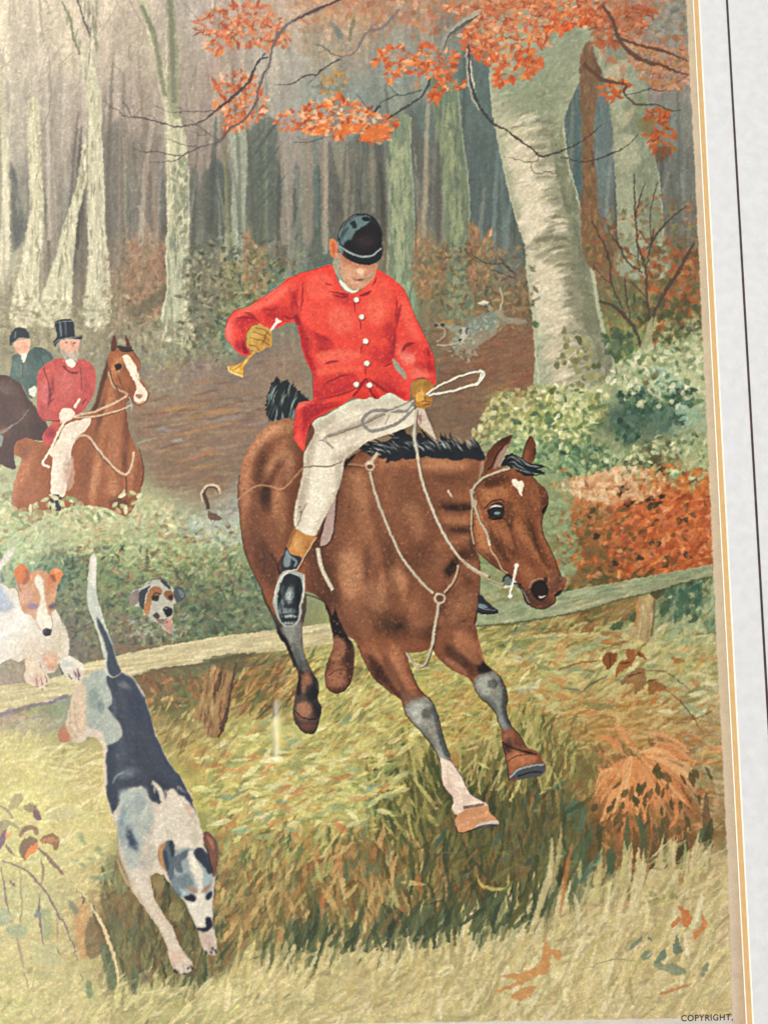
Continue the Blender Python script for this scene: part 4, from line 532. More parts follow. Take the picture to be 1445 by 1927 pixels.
# broad single strokes laid over the bank
for z_, n_, cols_, an_ in ((zone(390, 1400, 560, 1350, 740, 1380, 740, 1540, 560, 1570, 400, 1570, soft=3), 150, ['dcd69a', 'cfcb88', 'e0dca8', '8a9a6c', '6f8a72', 'a8683e', 'b57a48', '7c8450', 'c4c080'], -.3), (zone(560, 1220, 960, 1200, 960, 1340, 840, 1400, 600, 1390, soft=3), 110, ['cfc884', 'b8b470', '7d8a58', '9c7040', 'dcd49a', '66764e'], -.5), (zone(960, 1190, 1340, 1190, 1350, 1340, 980, 1340, soft=3), 120, ['cdc894', 'b8bc88', '84967a', 'b0703c', 'dad4a4', '6f7c54', 'c08a50'], -.25), (zone(410, 1590, 760, 1580, 800, 1740, 430, 1770, soft=3), 90, ['b08a54', '8f9058', '5c6a4c', 'a5683c', 'c4a870', '4f5c44'], -1.2), (zone(820, 1480, 1060, 1480, 1060, 1700, 830, 1740, soft=3), 50, ['3f5244', '6a6a40', '545c3a', '7a6238', '46604f'], -1.4), (zone(-100, 1420, 190, 1430, 180, 1640, -100, 1660, soft=3), 60, ['dcd6a8', 'cfc898', 'a8ac80', 'c4b888'], -.3), (zone(500, 1830, 1340, 1700, 1360, 1900, 500, 1915, soft=3), 130, ['e4d8b0', 'd6c894', 'a89e78', 'b8a880', 'd9cc8c', '98946c'], -.9)):
    strokes(z_, n_, 20, 4.6, an_, .05, cols_, a=.75, dj=.4)
# autumn fern, right
fern = zone(1120, 1400, 1180, 1380, 1280, 1400, 1310, 1440, 1340, 1520, 1330, 1600, 1240, 1640, 1150, 1620, 1120, 1540, soft=6)
strokes(fern, 320, 13, 3.5, 1.2, .07, ['a86a40', '8c5c34', 'c07a4c', '75522f', '6a5432'], a=.55, dj=.5)
for i in range(40):                                   # looser fronds reaching the edge
    x, y = rng.uniform(1120, 1335), rng.uniform(1370, 1500); t = rng.uniform(-.3, 1.5); L = rng.uniform(30, 70)
    line([(x, y), (x + math.cos(t) * L * .5, y + math.sin(t) * L * .35), (x + math.cos(t) * L, y + math.sin(t) * L * .8)], rng.uniform(4, 8), ['c4784a', 'a8643c', 'd08a5c', '8f5c36', 'b5744a'][rng.integers(5)], .6, taper=(.5, .1))
cx, cy = 1195, 1440
for i in range(64):
    t = rng.uniform(-.5, 2.7); r0 = rng.uniform(5, 30); r1 = r0 + rng.uniform(40, 125) * (1 if t < 2.2 else .6)
    sag = rng.uniform(10, 46)
    pts = [(cx + math.cos(t) * (r0 + (r1 - r0) * k), cy - 20 + math.sin(t) * (r0 + (r1 - r0) * k) * .9 + sag * k * k) for k in (0, .35, .7, 1)]
    line(pts, rng.uniform(5, 10), ['d0804c', 'd98c58', 'c4703c', 'e09a68', 'b8683a', 'cc7a48'][rng.integers(6)], .75, taper=(.5, .1))
for i in range(46):
    t = rng.uniform(.1, 2.4); r = rng.uniform(40, 150); x, y = cx + math.cos(t) * r, cy + math.sin(t) * r * 1.05
    dab(x, y, rng.uniform(9, 17), rng.uniform(3, 6.5), t * .5 + 1.0 + rng.normal(0, .3), rgb(['5c4c2c', '4f4a2c', '6a5230', '44482e'][rng.integers(4)]), .8)
for p, w, col in [(PJ(750, 1115, 830, 1130, 880, 1180), 14, 'cc7a48'), (PJ(860, 1040, 900, 1100, 930, 1160), 18, 'd08454'), (PJ(1000, 1090, 1120, 1110, 1220, 1160, 1260, 1200), 9, 'd98e60'), (PJ(1050, 1140, 1180, 1170, 1270, 1250), 8, 'd4865a'), (PJ(755, 1390, 790, 1310, 870, 1290), 9, 'dc8c58'), (PJ(780, 1480, 830, 1400, 900, 1330), 9, 'd4824e'), (PJ(970, 1670, 1020, 1560, 1040, 1450), 9, 'd07e4c'), (PJ(1130, 1640, 1190, 1560, 1190, 1450), 9, 'c8743f')]: line(p, w * .8, col, .8, taper=(.2, .5))
for i in range(30):
    x = rng.uniform(1090, 1345); y = rng.uniform(1590, 1650) - (x > 1300) * 20
    line([(x + rng.normal(0, 6), y - rng.uniform(40, 90)), (x, y - 30), (x - rng.uniform(-4, 12), y + rng.uniform(0, 36))], rng.uniform(8, 17), ['46482e', '534c2e', '5c4c2c', '4a5a40', '625034'][rng.integers(5)], .75, taper=(.3, .1))
# ivy sprig
for p, w, col in ((PJ(550, 755, 620, 730, 700, 712, 785, 705), 5, '8a5a34'), (PJ(1020, 755, 1120, 765, 1200, 810, 1270, 870), 3, '5f5138'), (PJ(1130, 860, 1200, 910, 1260, 980, 1300, 1040, 1340, 1105), 3, '5c4434'), (PJ(680, 880, 730, 830, 830, 780), 5, '65603f'), (PJ(580, 855, 640, 860, 680, 875), 7, '6a745a'), (PJ(700, 755, 750, 770), 4, '5f5c3c')): line(p, w * .8, col, .85, taper=(.5, .3))
for p, col in ((PJ(790, 690, 820, 658, 870, 665, 860, 710, 830, 750, 800, 725), '7a4626'), (PJ(915, 650, 960, 640, 1020, 670, 1025, 695, 980, 680, 950, 730, 900, 760, 860, 800, 880, 710, 920, 700), '8a5228'), (PJ(890, 830, 940, 770, 1010, 740, 1030, 810, 1010, 850, 965, 890, 960, 830), '85603a'), (PJ(1035, 840, 1060, 805, 1110, 820, 1140, 860, 1100, 870, 1045, 890), '865a30'), (PJ(1060, 920, 1090, 870, 1080, 930, 1040, 950), 'b06a30'), (PJ(1160, 690, 1240, 700, 1200, 725), '9a6a34'), (PJ(690, 930, 860, 945, 880, 960, 760, 975), '86784a')): poly(p, col, .9, rough=1)
for p in (PJ(980, 660, 1010, 690), PJ(930, 790, 1000, 770), PJ(830, 670, 835, 740), PJ(890, 720, 940, 715)): line(p, 2, '3a2418', .7)
# pale foreground grass
fg = zone(-220, 1860, 200, 1850, 400, 1850, 560, 1800, 700, 1770, 850, 1750, 1000, 1690, 1150, 1640, 1345, 1600, 1390, 1940, -220, 1940, soft=6)
strokes(fg, 1000, 22, 4, lambda x, y: -.75 - .5 * min(1, max(0, (x - 700) / 400)) * (y < 1780), .05, ['c8b684', 'd2c090', 'bdad7c', 'd8c898', 'b3aa78', 'aaa272', 'c0b078', 'cbbf80'], a=.5, dj=.35)
strokes(fg, 330, 22, 3.6, -.75, .06, ['9a8e66', '8f8660', 'a89a74', 'b39c74', '87885f', '98865c'], a=.65, dj=.45)
strokes(fg, 280, 22, 3.4, -.7, .03, ['e0d0a4', 'd9c998', 'e4d6b0', 'd6cc88'], a=.6, dj=.45)
strokes(fg * box(850, 1640, 1380, 1940), 200, 22, 3, -1.05, .05, ['a89a74', 'b3a27c', '9c946a', 'c9b47c', 'ddd0a8'], a=.6, dj=.3)
strokes(zone(420, 1880, 900, 1850, 1100, 1860, 1300, 1880, 1340, 1918, 400, 1918, soft=3), 260, 18, 2.6, -.2, .05, ['aaa278', 'b5aa80', '98966c', 'c2b488'], a=.55, dj=.35)
for i in range(120):                                        # blades rising into the dark
    x = rng.uniform(560, 1340); yb = np.interp(x, [560, 700, 850, 950, 1050, 1200, 1340], [1800, 1790, 1770, 1750, 1690, 1660, 1620]) + rng.uniform(0, 50)
    h = rng.uniform(35, 95); lean = rng.uniform(-6, 30)
    line([(x, yb), (x + lean * .4, yb - h * .5), (x + lean, yb - h)], rng.uniform(5, 11), ['c4b588', 'b8aa7c', 'cdbf94', 'a9a078', 'b9ae72', '98986c'][rng.integers(6)], .75, taper=(1, .05))
for i in range(60):
    x = rng.uniform(480, 1100); yb = np.interp(x, [480, 700, 850, 1000, 1100], [1830, 1800, 1790, 1760, 1690]) + rng.uniform(-20, 30)
    line([(x + rng.uniform(5, 30), yb - rng.uniform(50, 100)), (x + 8, yb - 35), (x, yb)], rng.uniform(6, 13), ['4f5a40', '5c6244', '48543c', '6a6a48', '55603f'][rng.integers(5)], .6, taper=(.3, .1))
blades(zone(440, 1830, 700, 1800, 900, 1790, 1080, 1730, 1200, 1690, 1340, 1650, 1370, 1900, 440, 1910, soft=4), 360, 66, 9, lambda x, y: GU + .45, ['e0d2a4', 'd4c490', 'c2b07c', 'a89a6c', '958a5e', 'e6dab4', 'cdbf80', 'b0a066'], .6)
blades(zone(-150, 1850, 440, 1860, 440, 1925, -150, 1925, soft=4), 160, 44, 6, GU + .5, ['c9c690', 'b0ac78', 'a3a06c', 'd4cc9c'], .5)
blades(zone(560, 1800, 760, 1790, 900, 1780, 1010, 1740, 1000, 1700, 860, 1740, 700, 1760, 560, 1770, soft=3), 110, 70, 9, GU + .3, ['3f4a34', '4c5438', '57603f', '36402e'], .75)
for p, w, col in ((PQ(730, 580, 745, 460, 760, 360, 780, 280), 12, 'a8683c'), (PQ(690, 480, 715, 380, 730, 290, 735, 200), 12, 'a39468'), (PQ(620, 640, 640, 560, 690, 400, 700, 260), 18, 'c0b384'), (PQ(405, 400, 430, 450, 520, 460, 530, 400), 9, 'b8ab5c'), (PQ(450, 560, 490, 500, 550, 430), 14, '52603f'), (PQ(510, 640, 560, 560, 620, 450, 660, 380), 16, '57552f'), (PQ(160, 640, 200, 560, 260, 480), 18, '586244'), (PQ(60, 690, 90, 640, 110, 600), 12, '6a7050'), (PQ(30, 650, 60, 590, 110, 530), 16, '6a5c3a'), (PQ(800, 440, 850, 380, 900, 310), 18, '4c6452'), (PQ(780, 440, 830, 420, 840, 360), 12, '4f6552'), (PQ(150, 780, 175, 700, 200, 640), 11, 'a59a72'), (PQ(500, 700, 560, 630, 590, 590), 8, '8f9a74')): line(p, w * .7, col, .75, taper=(.15, .2), soft=1)
for p, col in ((PQ(465, 800, 560, 790, 640, 760, 660, 720, 675, 655, 690, 690, 735, 705, 730, 740, 700, 720, 680, 790, 640, 800, 560, 840, 470, 865, 560, 815), 'c07f48'), (PQ(540, 880, 600, 840, 640, 840, 600, 890), 'bc7c48'), (PQ(1160, 600, 1190, 570, 1200, 580, 1170, 610), 'b8673a'), (PQ(1190, 530, 1215, 540, 1245, 570, 1225, 610, 1205, 600, 1200, 560), 'c0683a'), (PQ(1285, 560, 1300, 600, 1280, 630, 1255, 660, 1250, 630, 1275, 610), 'c87040'), (PQ(1115, 870, 1160, 850, 1240, 828, 1200, 850, 1130, 872), 'b5734a')): poly(p, col, .85, rough=.8)
for p, col in ((PQ(1000, 690, 1040, 645, 1045, 660, 1010, 695), '6a7a66'), (PQ(1040, 720, 1070, 700, 1090, 715, 1060, 740), '6f806a'), (PQ(1095, 745, 1130, 695, 1145, 720, 1120, 750), '5c7262'), (PQ(1170, 690, 1185, 635, 1195, 680, 1210, 700, 1180, 715), '5f7064'), (PQ(1090, 755, 1150, 750, 1190, 760, 1220, 780, 1180, 800, 1120, 775), '76826a'), (PQ(1275, 790, 1290, 755, 1310, 750, 1290, 800), '75806c'), (PQ(1070, 650, 1085, 650, 1085, 670), '5f7060')): poly(p, col, .85, rough=1)
line(PQ(800, 775, 860, 760, 920, 738, 980, 735, 1040, 745), 2.4, '79826c', .8, taper=(.2, .2))
# ---- lower left: pale bank, dark gap by the hound, bramble
strokes(zone(-220, 1400, 120, 1400, 190, 1480, 200, 1600, 160, 1720, -220, 1900, soft=8), 700, 15, 3, -.35, .04, ['c6be82', 'ccc48a', 'bab47c', 'd0c894', 'b3ae80'], a=.5, dj=.4)
strokes(zone(-220, 1660, 130, 1690, 160, 1920, -220, 1920, soft=8), 500, 13, 4, -.6, .04, ['bab386', 'aeb086', 'c4b88c', 'b5a880', 'a5a880'], a=.5, dj=.7)
for p, col in ((PN(645, 950, 760, 940, 740, 1100, 720, 1250, 760, 1350, 690, 1360, 640, 1150), 'b0845c'), (PN(770, 1020, 850, 1050, 900, 1200, 860, 1330, 780, 1380, 730, 1300, 730, 1150), '6f5f48'), (PN(890, 550, 1000, 480, 1060, 640, 1100, 780, 1000, 820, 960, 720, 900, 640), '7a7d5a'), (PN(870, 820, 920, 900, 1000, 1000, 1050, 1150, 1030, 1350, 960, 1250, 900, 1050), '66694e'), (PN(850, 1240, 940, 1290, 1000, 1450, 990, 1620, 940, 1640, 900, 1520, 870, 1400), '5c6650'), (PN(1100, 1150, 1180, 1000, 1173, 1640, 1090, 1580, 1060, 1400), '5e664c'), (PN(950, 830, 1170, 840, 1170, 1050, 1080, 1120, 1000, 980), '7a6244'), (PN(330, 980, 430, 960, 440, 1150, 400, 1230, 350, 1180, 370, 1080), '8a9678'), (PN(60, 1100, 200, 1090, 240, 1150, 140, 1210, 80, 1170), '8a9a84'), (PN(0, 950, 70, 960, 90, 1060, 0, 1090), '93a08c'), (PN(310, 1260, 480, 1270, 520, 1420, 400, 1440, 320, 1370), 'a5a884'), (PN(300, 1480, 420, 1500, 480, 1530, 320, 1550), 'a0a078'), (PN(740, 1570, 780, 1580, 790, 1710, 745, 1700), '627a5c'), (PN(430, 130, 530, 90, 640, 110, 620, 180, 450, 190), 'b0ac88'), (PN(420, 480, 500, 480, 600, 560, 540, 580), 'b5b084'),
               (PN(655, 320, 700, 310, 740, 390, 735, 415, 680, 370), '80906c'), (PN(800, 430, 850, 430, 890, 490, 860, 505), '7c8a68'), (PN(735, 530, 770, 510, 820, 520, 780, 545), '76896a'), (PN(665, 560, 710, 565, 750, 605, 700, 595), '7a8a6c'), (PN(775, 690, 830, 665, 950, 660, 900, 710, 800, 710), '72826a'), (PN(585, 890, 620, 880, 665, 950, 655, 1005, 620, 980), '70786a'), (PN(860, 755, 900, 760, 930, 805, 900, 800), '808460'), (PN(620, 530, 670, 530, 690, 550, 640, 550), '84907a')): poly(p, col, .75, soft=1, rough=1)
strokes(zone(200, 1640, 240, 1620, 290, 1680, 320, 1760, 340, 1840, 260, 1850, 210, 1800, 190, 1720, soft=6), 200, 18, 3, -1.6, .08, ['6a6048', '7a6244', '5c6048', '66553c', '70704c'], a=.55, dj=.2)
strokes(zone(330, 1620, 380, 1640, 400, 1740, 410, 1830, 370, 1840, 330, 1720, soft=6), 120, 18, 3, -1.6, .08, ['5c6048', '66664a', '545c44', '75603f'], a=.55, dj=.2)
strokes(zone(400, 1560, 560, 1600, 520, 1740, 430, 1750, 400, 1640, soft=6), 200, 13, 3, -1.2, .07, ['8a7448', '7a6c44', '9a8450', '8c8a58', '6c6c4a'], a=.5, dj=.5)
for p, w, col in ((PN(330, 430, 400, 500, 480, 590, 560, 670), 8, '7a6460'), (PN(540, 640, 620, 730, 720, 840, 790, 940), 4.5, 'c9bf92'), (PN(780, 930, 860, 1060, 930, 1230, 990, 1420, 1010, 1620), 7, 'cdbb94'), (PN(590, 690, 640, 750), 3, '6f6450'), (PN(20, 545, 130, 575, 240, 630, 310, 710, 390, 800, 450, 900, 500, 1000, 560, 1090, 600, 1190, 640, 1300, 660, 1390), 5, '75646a'), (PN(10, 600, 40, 740, 60, 880, 90, 1010), 4, '7d6c72'), (PN(180, 600, 185, 800, 190, 1000, 170, 1110), 4, '8f8070'), (PN(355, 520, 375, 640, 360, 740), 6, '80786a'), (PN(345, 820, 335, 950, 350, 1100, 370, 1260), 4.5, '74686c'), (PN(150, 1200, 180, 1320, 205, 1450), 6, '958a78'), (PN(205, 1490, 230, 1560, 250, 1650), 2.5, '8a7c68'), (PN(485, 990, 495, 1130, 490, 1240), 3, '8a7a78'), (PN(480, 1280, 510, 1340), 3, '6a5a50'), (PN(695, 1500, 710, 1560), 5, '6f644e'), (PN(660, 760, 655, 810), 4, '6f5f50'), (PN(690, 820, 720, 880, 700, 910), 5, '6a5a50'), (PN(0, 80, 60, 110, 120, 190), 6, '8c8474'), (PN(50, 400, 90, 460, 130, 500), 6, '7a6a68')): line(p, w * .9, col, .85, taper=(.5, .4))
for p, col in ((PN(80, 110, 110, 0, 170, -30, 200, 20, 150, 90), '9a9472'), (PN(210, 80, 280, 50, 330, 110, 355, 185, 310, 190, 290, 140, 230, 120), '8c7f66'), (PN(300, 80, 355, 185, 310, 190, 290, 140), '7a6068'), (PN(0, 210, 70, 195, 150, 240, 170, 280, 100, 250, 50, 290, 30, 400, 0, 440, 0, 300), '8f8a70'), (PN(10, 330, 60, 270, 50, 360, 20, 430, 0, 440), '7a6470'), (PN(55, 310, 110, 300, 90, 340, 60, 360), 'd09068'), (PN(175, 350, 180, 280, 240, 240, 310, 250, 340, 300, 300, 320, 280, 280, 220, 300), '836a5c'), (PN(170, 430, 200, 370, 260, 335, 320, 360, 320, 420, 260, 470, 210, 540, 180, 490), '776254'), (PN(215, 535, 240, 450, 290, 410, 330, 385, 325, 445, 270, 490), 'd9794f'), (PN(340, 380, 400, 320, 470, 315, 510, 370, 490, 440, 460, 450, 450, 400, 400, 395), '85624f'), (PN(350, 380, 400, 350, 480, 360, 500, 380, 440, 385), 'a87a58'), (PN(85, 705, 140, 740, 115, 760), '7a6a68'), (PN(290, 1020, 330, 950, 360, 1010, 310, 1030), '7580 84'.replace(' ', ''))): poly(p, col, .9, rough=.8)
ug2 = zone(560, 1200, 700, 1200, 900, 1180, 960, 1200, 960, 1330, 880, 1420, 800, 1400, 700, 1420, 600, 1400, 540, 1330, soft=4)
strokes(ug2, 900, 15, 2.4, lambda x, y: -.55 + .25 * math.sin(x / 60), .06, ['b0a85c', 'a39a52', 'c0b66e', '8f9658', '9c8a4c', 'b59a58', '87804a', 'c9c080'], a=.65, dj=.35)
strokes(zone(770, 1290, 960, 1240, 1000, 1330, 900, 1400, 820, 1360, soft=4), 260, 12, 2.2, -.3, .06, ['b8943f', 'a8803f', 'c4b26c', '9a9a58', 'b07a3c'], a=.6, dj=.4)
strokes(zone(430, 1250, 520, 1235, 600, 1240, 560, 1330, 480, 1350, 430, 1310, soft=4), 260, 16, 2.6, -.75, .09, ['8a6236', '7a5830', '5f5434', 'a07a48', '6a4a2c', '4f5638', 'b09058'], a=.7, dj=.25)
strokes(zone(600, 1200, 700, 1190, 720, 1260, 640, 1290, soft=4), 120, 12, 2.4, -.6, .07, ['6a6a40', '7f7a48', '8f9458', '7a6238'], a=.65, dj=.4)
strokes(zone(260, 1320, 420, 1330, 440, 1420, 330, 1440, 270, 1400, soft=4), 220, 16, 2.6, -.8, .08, ['8f8250', 'a3925c', '7c6e42', 'b0a468', '8a6a40'], a=.65, dj=.3)
gz2 = gz * (1 - zone(-220, 1280, 180, 1280, 180, 1940, -220, 1940))
strokes(gz2, 500, 13, 2.6, flow, .18, a=.6, dj=.4)
# ---- the log rail
logl = PL(-620, 1130, -200, 1000) + [(0, 1292)] + PL(200, 850, 350, 820, 500, 745, 780, 680, 1000, 640, 1250, 595, 1445, 575) + [(560, 1180), (640, 1172), (760, 1163)] + PJ(0, 445, 230, 405, 560, 335, 800, 290, 1100, 235, 1388, 182)
logb = PJ(1388, 250, 1250, 275, 1100, 325, 900, 370, 700, 430, 500, 470, 300, 500, 110, 515) + [(760, 1195), (640, 1208), (560, 1222)] + PL(1445, 690, 1300, 715, 1150, 745, 900, 780, 760, 820, 500, 880, 390, 930, 270, 970, 100, 1000, 0, 1035, -200, 1100, -620, 1260)
LM = poly(logl + logb, 'b5a882', 1, 'log_rail', sm=False); lc = full(LM)
LA = -.17
strokes(lc * box(-220, 1000, 640, 1400), 420, 32, 2.2, LA, .05, ['b8aa80', 'c6b990', 'a89a74', 'cfc4a0', '9a9070', 'bdb38c'], a=.6, dj=.04, hard=True)
strokes(lc * box(760, 1000, 1360, 1300), 460, 22, 3, -.2, .04, ['87916f', '919a7a', '7c8868', '9aa284', '848d6e'], a=.65, dj=.08, hard=True)
strokes(lc * box(620, 1100, 800, 1300), 60, 22, 3, -.1, .04, ['a59f7c', '9a9a78'], a=.6, dj=.08, hard=True)
for p, w, col in ((logb[0:8], 4, '565a3c'), (PL(1445, 690, 1300, 720, 1150, 750, 900, 785, 760, 825), 4, '5f5a44'), (PL(390, 930, 270, 975, 100, 1005, 0, 1040, -300, 1140), 6, '6f6878'), (PL(830, 790, 900, 778, 1100, 755), 2, '6a5c40'), (PL(1150, 735, 1300, 712, 1400, 690), 4, '57583c'), (PL(1200, 715, 1320, 695), 3, '6a6c50'), (PL(660, 770, 760, 760, 900, 740, 1100, 715), 1.6, '9a8a60'), (PJ(120, 440, 400, 400, 700, 350), 2, '757f5c')): line(p, w, col, .8, sm=True)
strokes(zone(270, 1270, 390, 1255, 400, 1300, 300, 1340, 280, 1310, soft=3), 90, 10, 3, .6, .1, ['7a5238', '8a5a3c', '6a5a3a', '4f5a44', '9a6a48', '56503c'], a=.65, dj=.8)
strokes(zone(-220, 1340, 20, 1330, 130, 1300, 130, 1360, 0, 1375, -220, 1400, soft=3), 150, 9, 3, .1, .08, ['8a7a80', '7a7488', '8f7a70', '7f8a80', '9a8478'], a=.55, dj=.8)
# posts
c = full(poly(PL(1190, 780, 1290, 740, 1340, 740, 1310, 900, 1290, 1040, 1240, 1160, 1170, 1160, 1150, 1080, 1100, 1060, 1140, 950), '8a6a48', .95, soft=1)); strokes(c, 90, 20, 3, 1.75, .08, ['8c6a48', '75553a', 'a08058', '5c4632', '93734c'], a=.65, dj=.08, hard=True)
for p, w in ((PL(1340, 740, 1310, 900, 1285, 1060, 1240, 1170), 5), (PL(1255, 790, 1245, 870, 1235, 910), 4), (PL(1290, 1000, 1250, 1130), 3)): line(p, w, '3f3128', .75)
poly(PL(1200, 720, 1420, 690, 1390, 760, 1330, 800, 1230, 770), '55503a', .6, soft=2)
c = full(poly(PJ(985, 370, 1080, 345, 1075, 450, 1060, 545, 1030, 600, 920, 560, 970, 500), 'a08a60', .95, soft=1)); strokes(c, 60, 16, 2.6, 1.7, .06, ['a58e64', 'b39c74', '8a7450', '97805a'], a=.6, dj=.1, hard=True)
line(PJ(1075, 360, 1070, 480, 1055, 570), 5, '5c5c40', .7); line(PJ(990, 380, 975, 480, 960, 520), 5, 'b06a38', .7); poly(PJ(1050, 330, 1130, 315, 1090, 370), '4a4630', .8)
for p in (PJ(830, 530, 870, 490, 900, 500, 880, 535), PJ(930, 480, 970, 440, 965, 490), PJ(1110, 400, 1160, 370, 1150, 430, 1110, 470), PJ(1260, 500, 1290, 450, 1310, 460, 1300, 490), PJ(1250, 370, 1270, 365, 1265, 400)): poly(p, '46583f', .85, rough=1)
# ---- patches that the figures stand in front of
strokes(zone(-220, 560, 330, 600, 330, 720, 260, 740, 240, 680, -220, 700, soft=8), 700, 9, 3, 0, .06, ['8f8b68', '857f5c', '98946f', '7d7a58', '8a7a5a', '9a9c78'], a=.55, dj=1.4)
strokes(zone(-220, 640, 40, 640, 40, 960, -220, 960, soft=8), 260, 10, 4, 0, .06, ['7f7a5c', '8a8464', '6f6a58'], a=.6, dj=1.3)
strokes(zone(900, 820, 1060, 860, 1050, 1120, 930, 1160, 880, 1100, 880, 900, soft=6), 500, 11, 4, -.1, .05, ['7d9068', '8a9a74', '6f8460', '96a27c', '7f8c66'], a=.6, dj=.5)
strokes(zone(840, 1080, 980, 1080, 1060, 1110, 900, 1180, soft=4), 160, 16, 4, -.1, .04, ['8a9472', '7f8a68', '929a78'], a=.6, dj=.2)
# roughen every edge painted so far, as ink on grained stone does
def warp(amt, cells, seed):
    dx = sum((noise(c, seed + i) - .5) * 2 * amt for i, c in enumerate(cells)); dy = sum((noise(c, seed + 40 + i) - .5) * 2 * amt for i, c in enumerate(cells))
    xx = np.clip(np.arange(CW)[None] + dx, 0, CW - 1.01); yy = np.clip(np.arange(CH)[:, None] + dy, 0, CH - 1.01)
    xi, yi = xx.astype(int), yy.astype(int); fx, fy = (xx - xi)[..., None], (yy - yi)[..., None]
    cv[:] = (cv[yi, xi] * (1 - fx) + cv[yi, xi + 1] * fx) * (1 - fy) + (cv[yi + 1, xi] * (1 - fx) + cv[yi + 1, xi + 1] * fx) * fy
warp(.95, (2.6, 6), 20)
# ---------------- far hound on the ride
HB = 'a9b09c'
poly(PE(-90, 470, -60, 455, 0, 455, 60, 480, 130, 430, 200, 400, 260, 385, 300, 420, 400, 445, 390, 460, 300, 465, 260, 470, 240, 520, 180, 560, 120, 600, 80, 640, 70, 600, 20, 620, 0, 560, 20, 510, -40, 480), 'a0a796', .5, 'far_hound', soft=1, rough=1)
c = full(poly(PE(60, 470, 130, 430, 200, 400, 250, 400, 240, 470, 200, 500, 160, 490, 110, 520), '6f7f78', .6, soft=2)); strokes(c, 40, 5, 2, 0, .06, ['8a978c', '687a76', 'b5baa6'], a=.6, dj=1)
line(PE(260, 390, 275, 340, 268, 290, 262, 262), 3, 'aab098', .8, 'far_hound'); poly(PE(140, 350, 180, 335, 205, 345, 180, 360), 'd8d0b8', .8); line(PE(170, 350, 205, 365, 200, 390), 3, '9aa290', .7, 'far_hound')
poly(PE(40, 490, 60, 480, 95, 490, 90, 520, 60, 560, 40, 555, 50, 520), 'c9c4b0', .7); poly(PE(42, 492, 58, 485, 55, 515, 44, 515), '43484a', .75); poly(PE(78, 490, 95, 485, 90, 515, 76, 518), '43484a', .75); poly(PE(38, 545, 55, 545, 50, 560, 40, 558), '2c2c2c', .9)
for x, y in PE(-85, 470, -50, 465): dab(x, y, 4, 3, 0, rgb('333536'), .9, False)
line(PE(-60, 452, -30, 448, 20, 450), 4, 'a8743c', .8); line(PE(-80, 575, -30, 580, 40, 560), 3, 'b5b8a4', .7); line(PE(-80, 478, -40, 490, -40, 530, -80, 560), 3, 'b0b5a2', .5)
strokes(zone(850, 640, 890, 620, 910, 650, 880, 680, 850, 670, soft=2), 40, 5, 1.6, .6, .05, ['aab0a0', 'b8bcaa', '9aa294'], a=.6, dj=.6)
# ---------------- dark-coated rider, dark horse
DH = poly([(-120, 730), (-60, 700), (0, 705)] + PD(0, 738, 60, 750, 110, 780, 150, 850, 200, 920, 260, 1010, 260, 1090, 110, 1100, 80, 1180, 90, 1250, 30, 1240, -10, 1230) + [(-60, 900), (-120, 880)], '4f3b38', 1, 'dark_horse'); c = full(DH)
blobs(c, (12, 730, 26, 12, 20, '64504a', .7), (40, 770, 18, 30, -30, '5a453f', .6), (5, 810, 14, 12, 0, '6f4a3c', .6), (10, 850, 30, 14, 0, '4a3434', .5), (70, 810, 20, 16, 30, '42302e', .6)); strokes(c, 120, 8, 2, .5, .10, a=.5, dj=.6, hard=True)
line(PD(0, 1060, 40, 1040, 70, 1010), 3, '8a8a88', .6); line(PD(160, 930, 110, 990, 60, 1020, 0, 1050), 2, '7c706a', .7); poly(PD(0, 1070, 20, 1075, 15, 1120, 0, 1130), '8fa0a0', .6)
M = poly(PD(70, 640, 105, 622, 150, 615, 200, 590, 260, 605, 295, 650, 270, 690, 215, 730, 205, 800, 190, 860, 160, 860, 120, 790, 60, 750, 68, 690), '4f5f5c', 1, 'dark_coat_rider/coat'); c = full(M)
blobs(c, (38, 690, 16, 20, 0, '66746e', .6), (75, 665, 12, 18, 0, '435250', .7), (85, 680, 10, 12, 0, '5f6e6a', .5)); strokes(c, 60, 9, 2.2, 1.2, .07, a=.5, dj=.5, hard=True)
for p in (PD(215, 640, 240, 680, 225, 730), PD(130, 640, 125, 760), PD(250, 610, 285, 650)): line(p, 2, '3a4644', .7)
poly(PD(80, 560, 110, 540, 165, 545, 165, 600, 150, 630, 120, 635, 90, 610), 'cf9f88', 1, 'dark_coat_rider/head'); blobs(box(20, 600, 70, 680), (33, 660, 5, 8, 0, 'b87a68', .5), (50, 655, 4, 5, 0, 'b07060', .5)); poly(PD(120, 560, 150, 555, 145, 600, 125, 605), 'c08870', .5, soft=1)
poly(PD(120, 630, 150, 622, 140, 665, 128, 670), 'd6cfc0', .95)
poly(PD(55, 570, 60, 520, 85, 488, 120, 482, 150, 500, 165, 540, 120, 535, 85, 555, 65, 580), '343c40', 1, 'dark_coat_rider/cap'); line(PD(90, 505, 85, 540), 3, '68787a', .7); line(PD(62, 575, 100, 548, 160, 540), 2, '5c666a', .7)
poly(PD(165, 815, 195, 800, 205, 830, 190, 860, 165, 845), 'c9bfb4', .9, 'dark_coat_rider/hand')
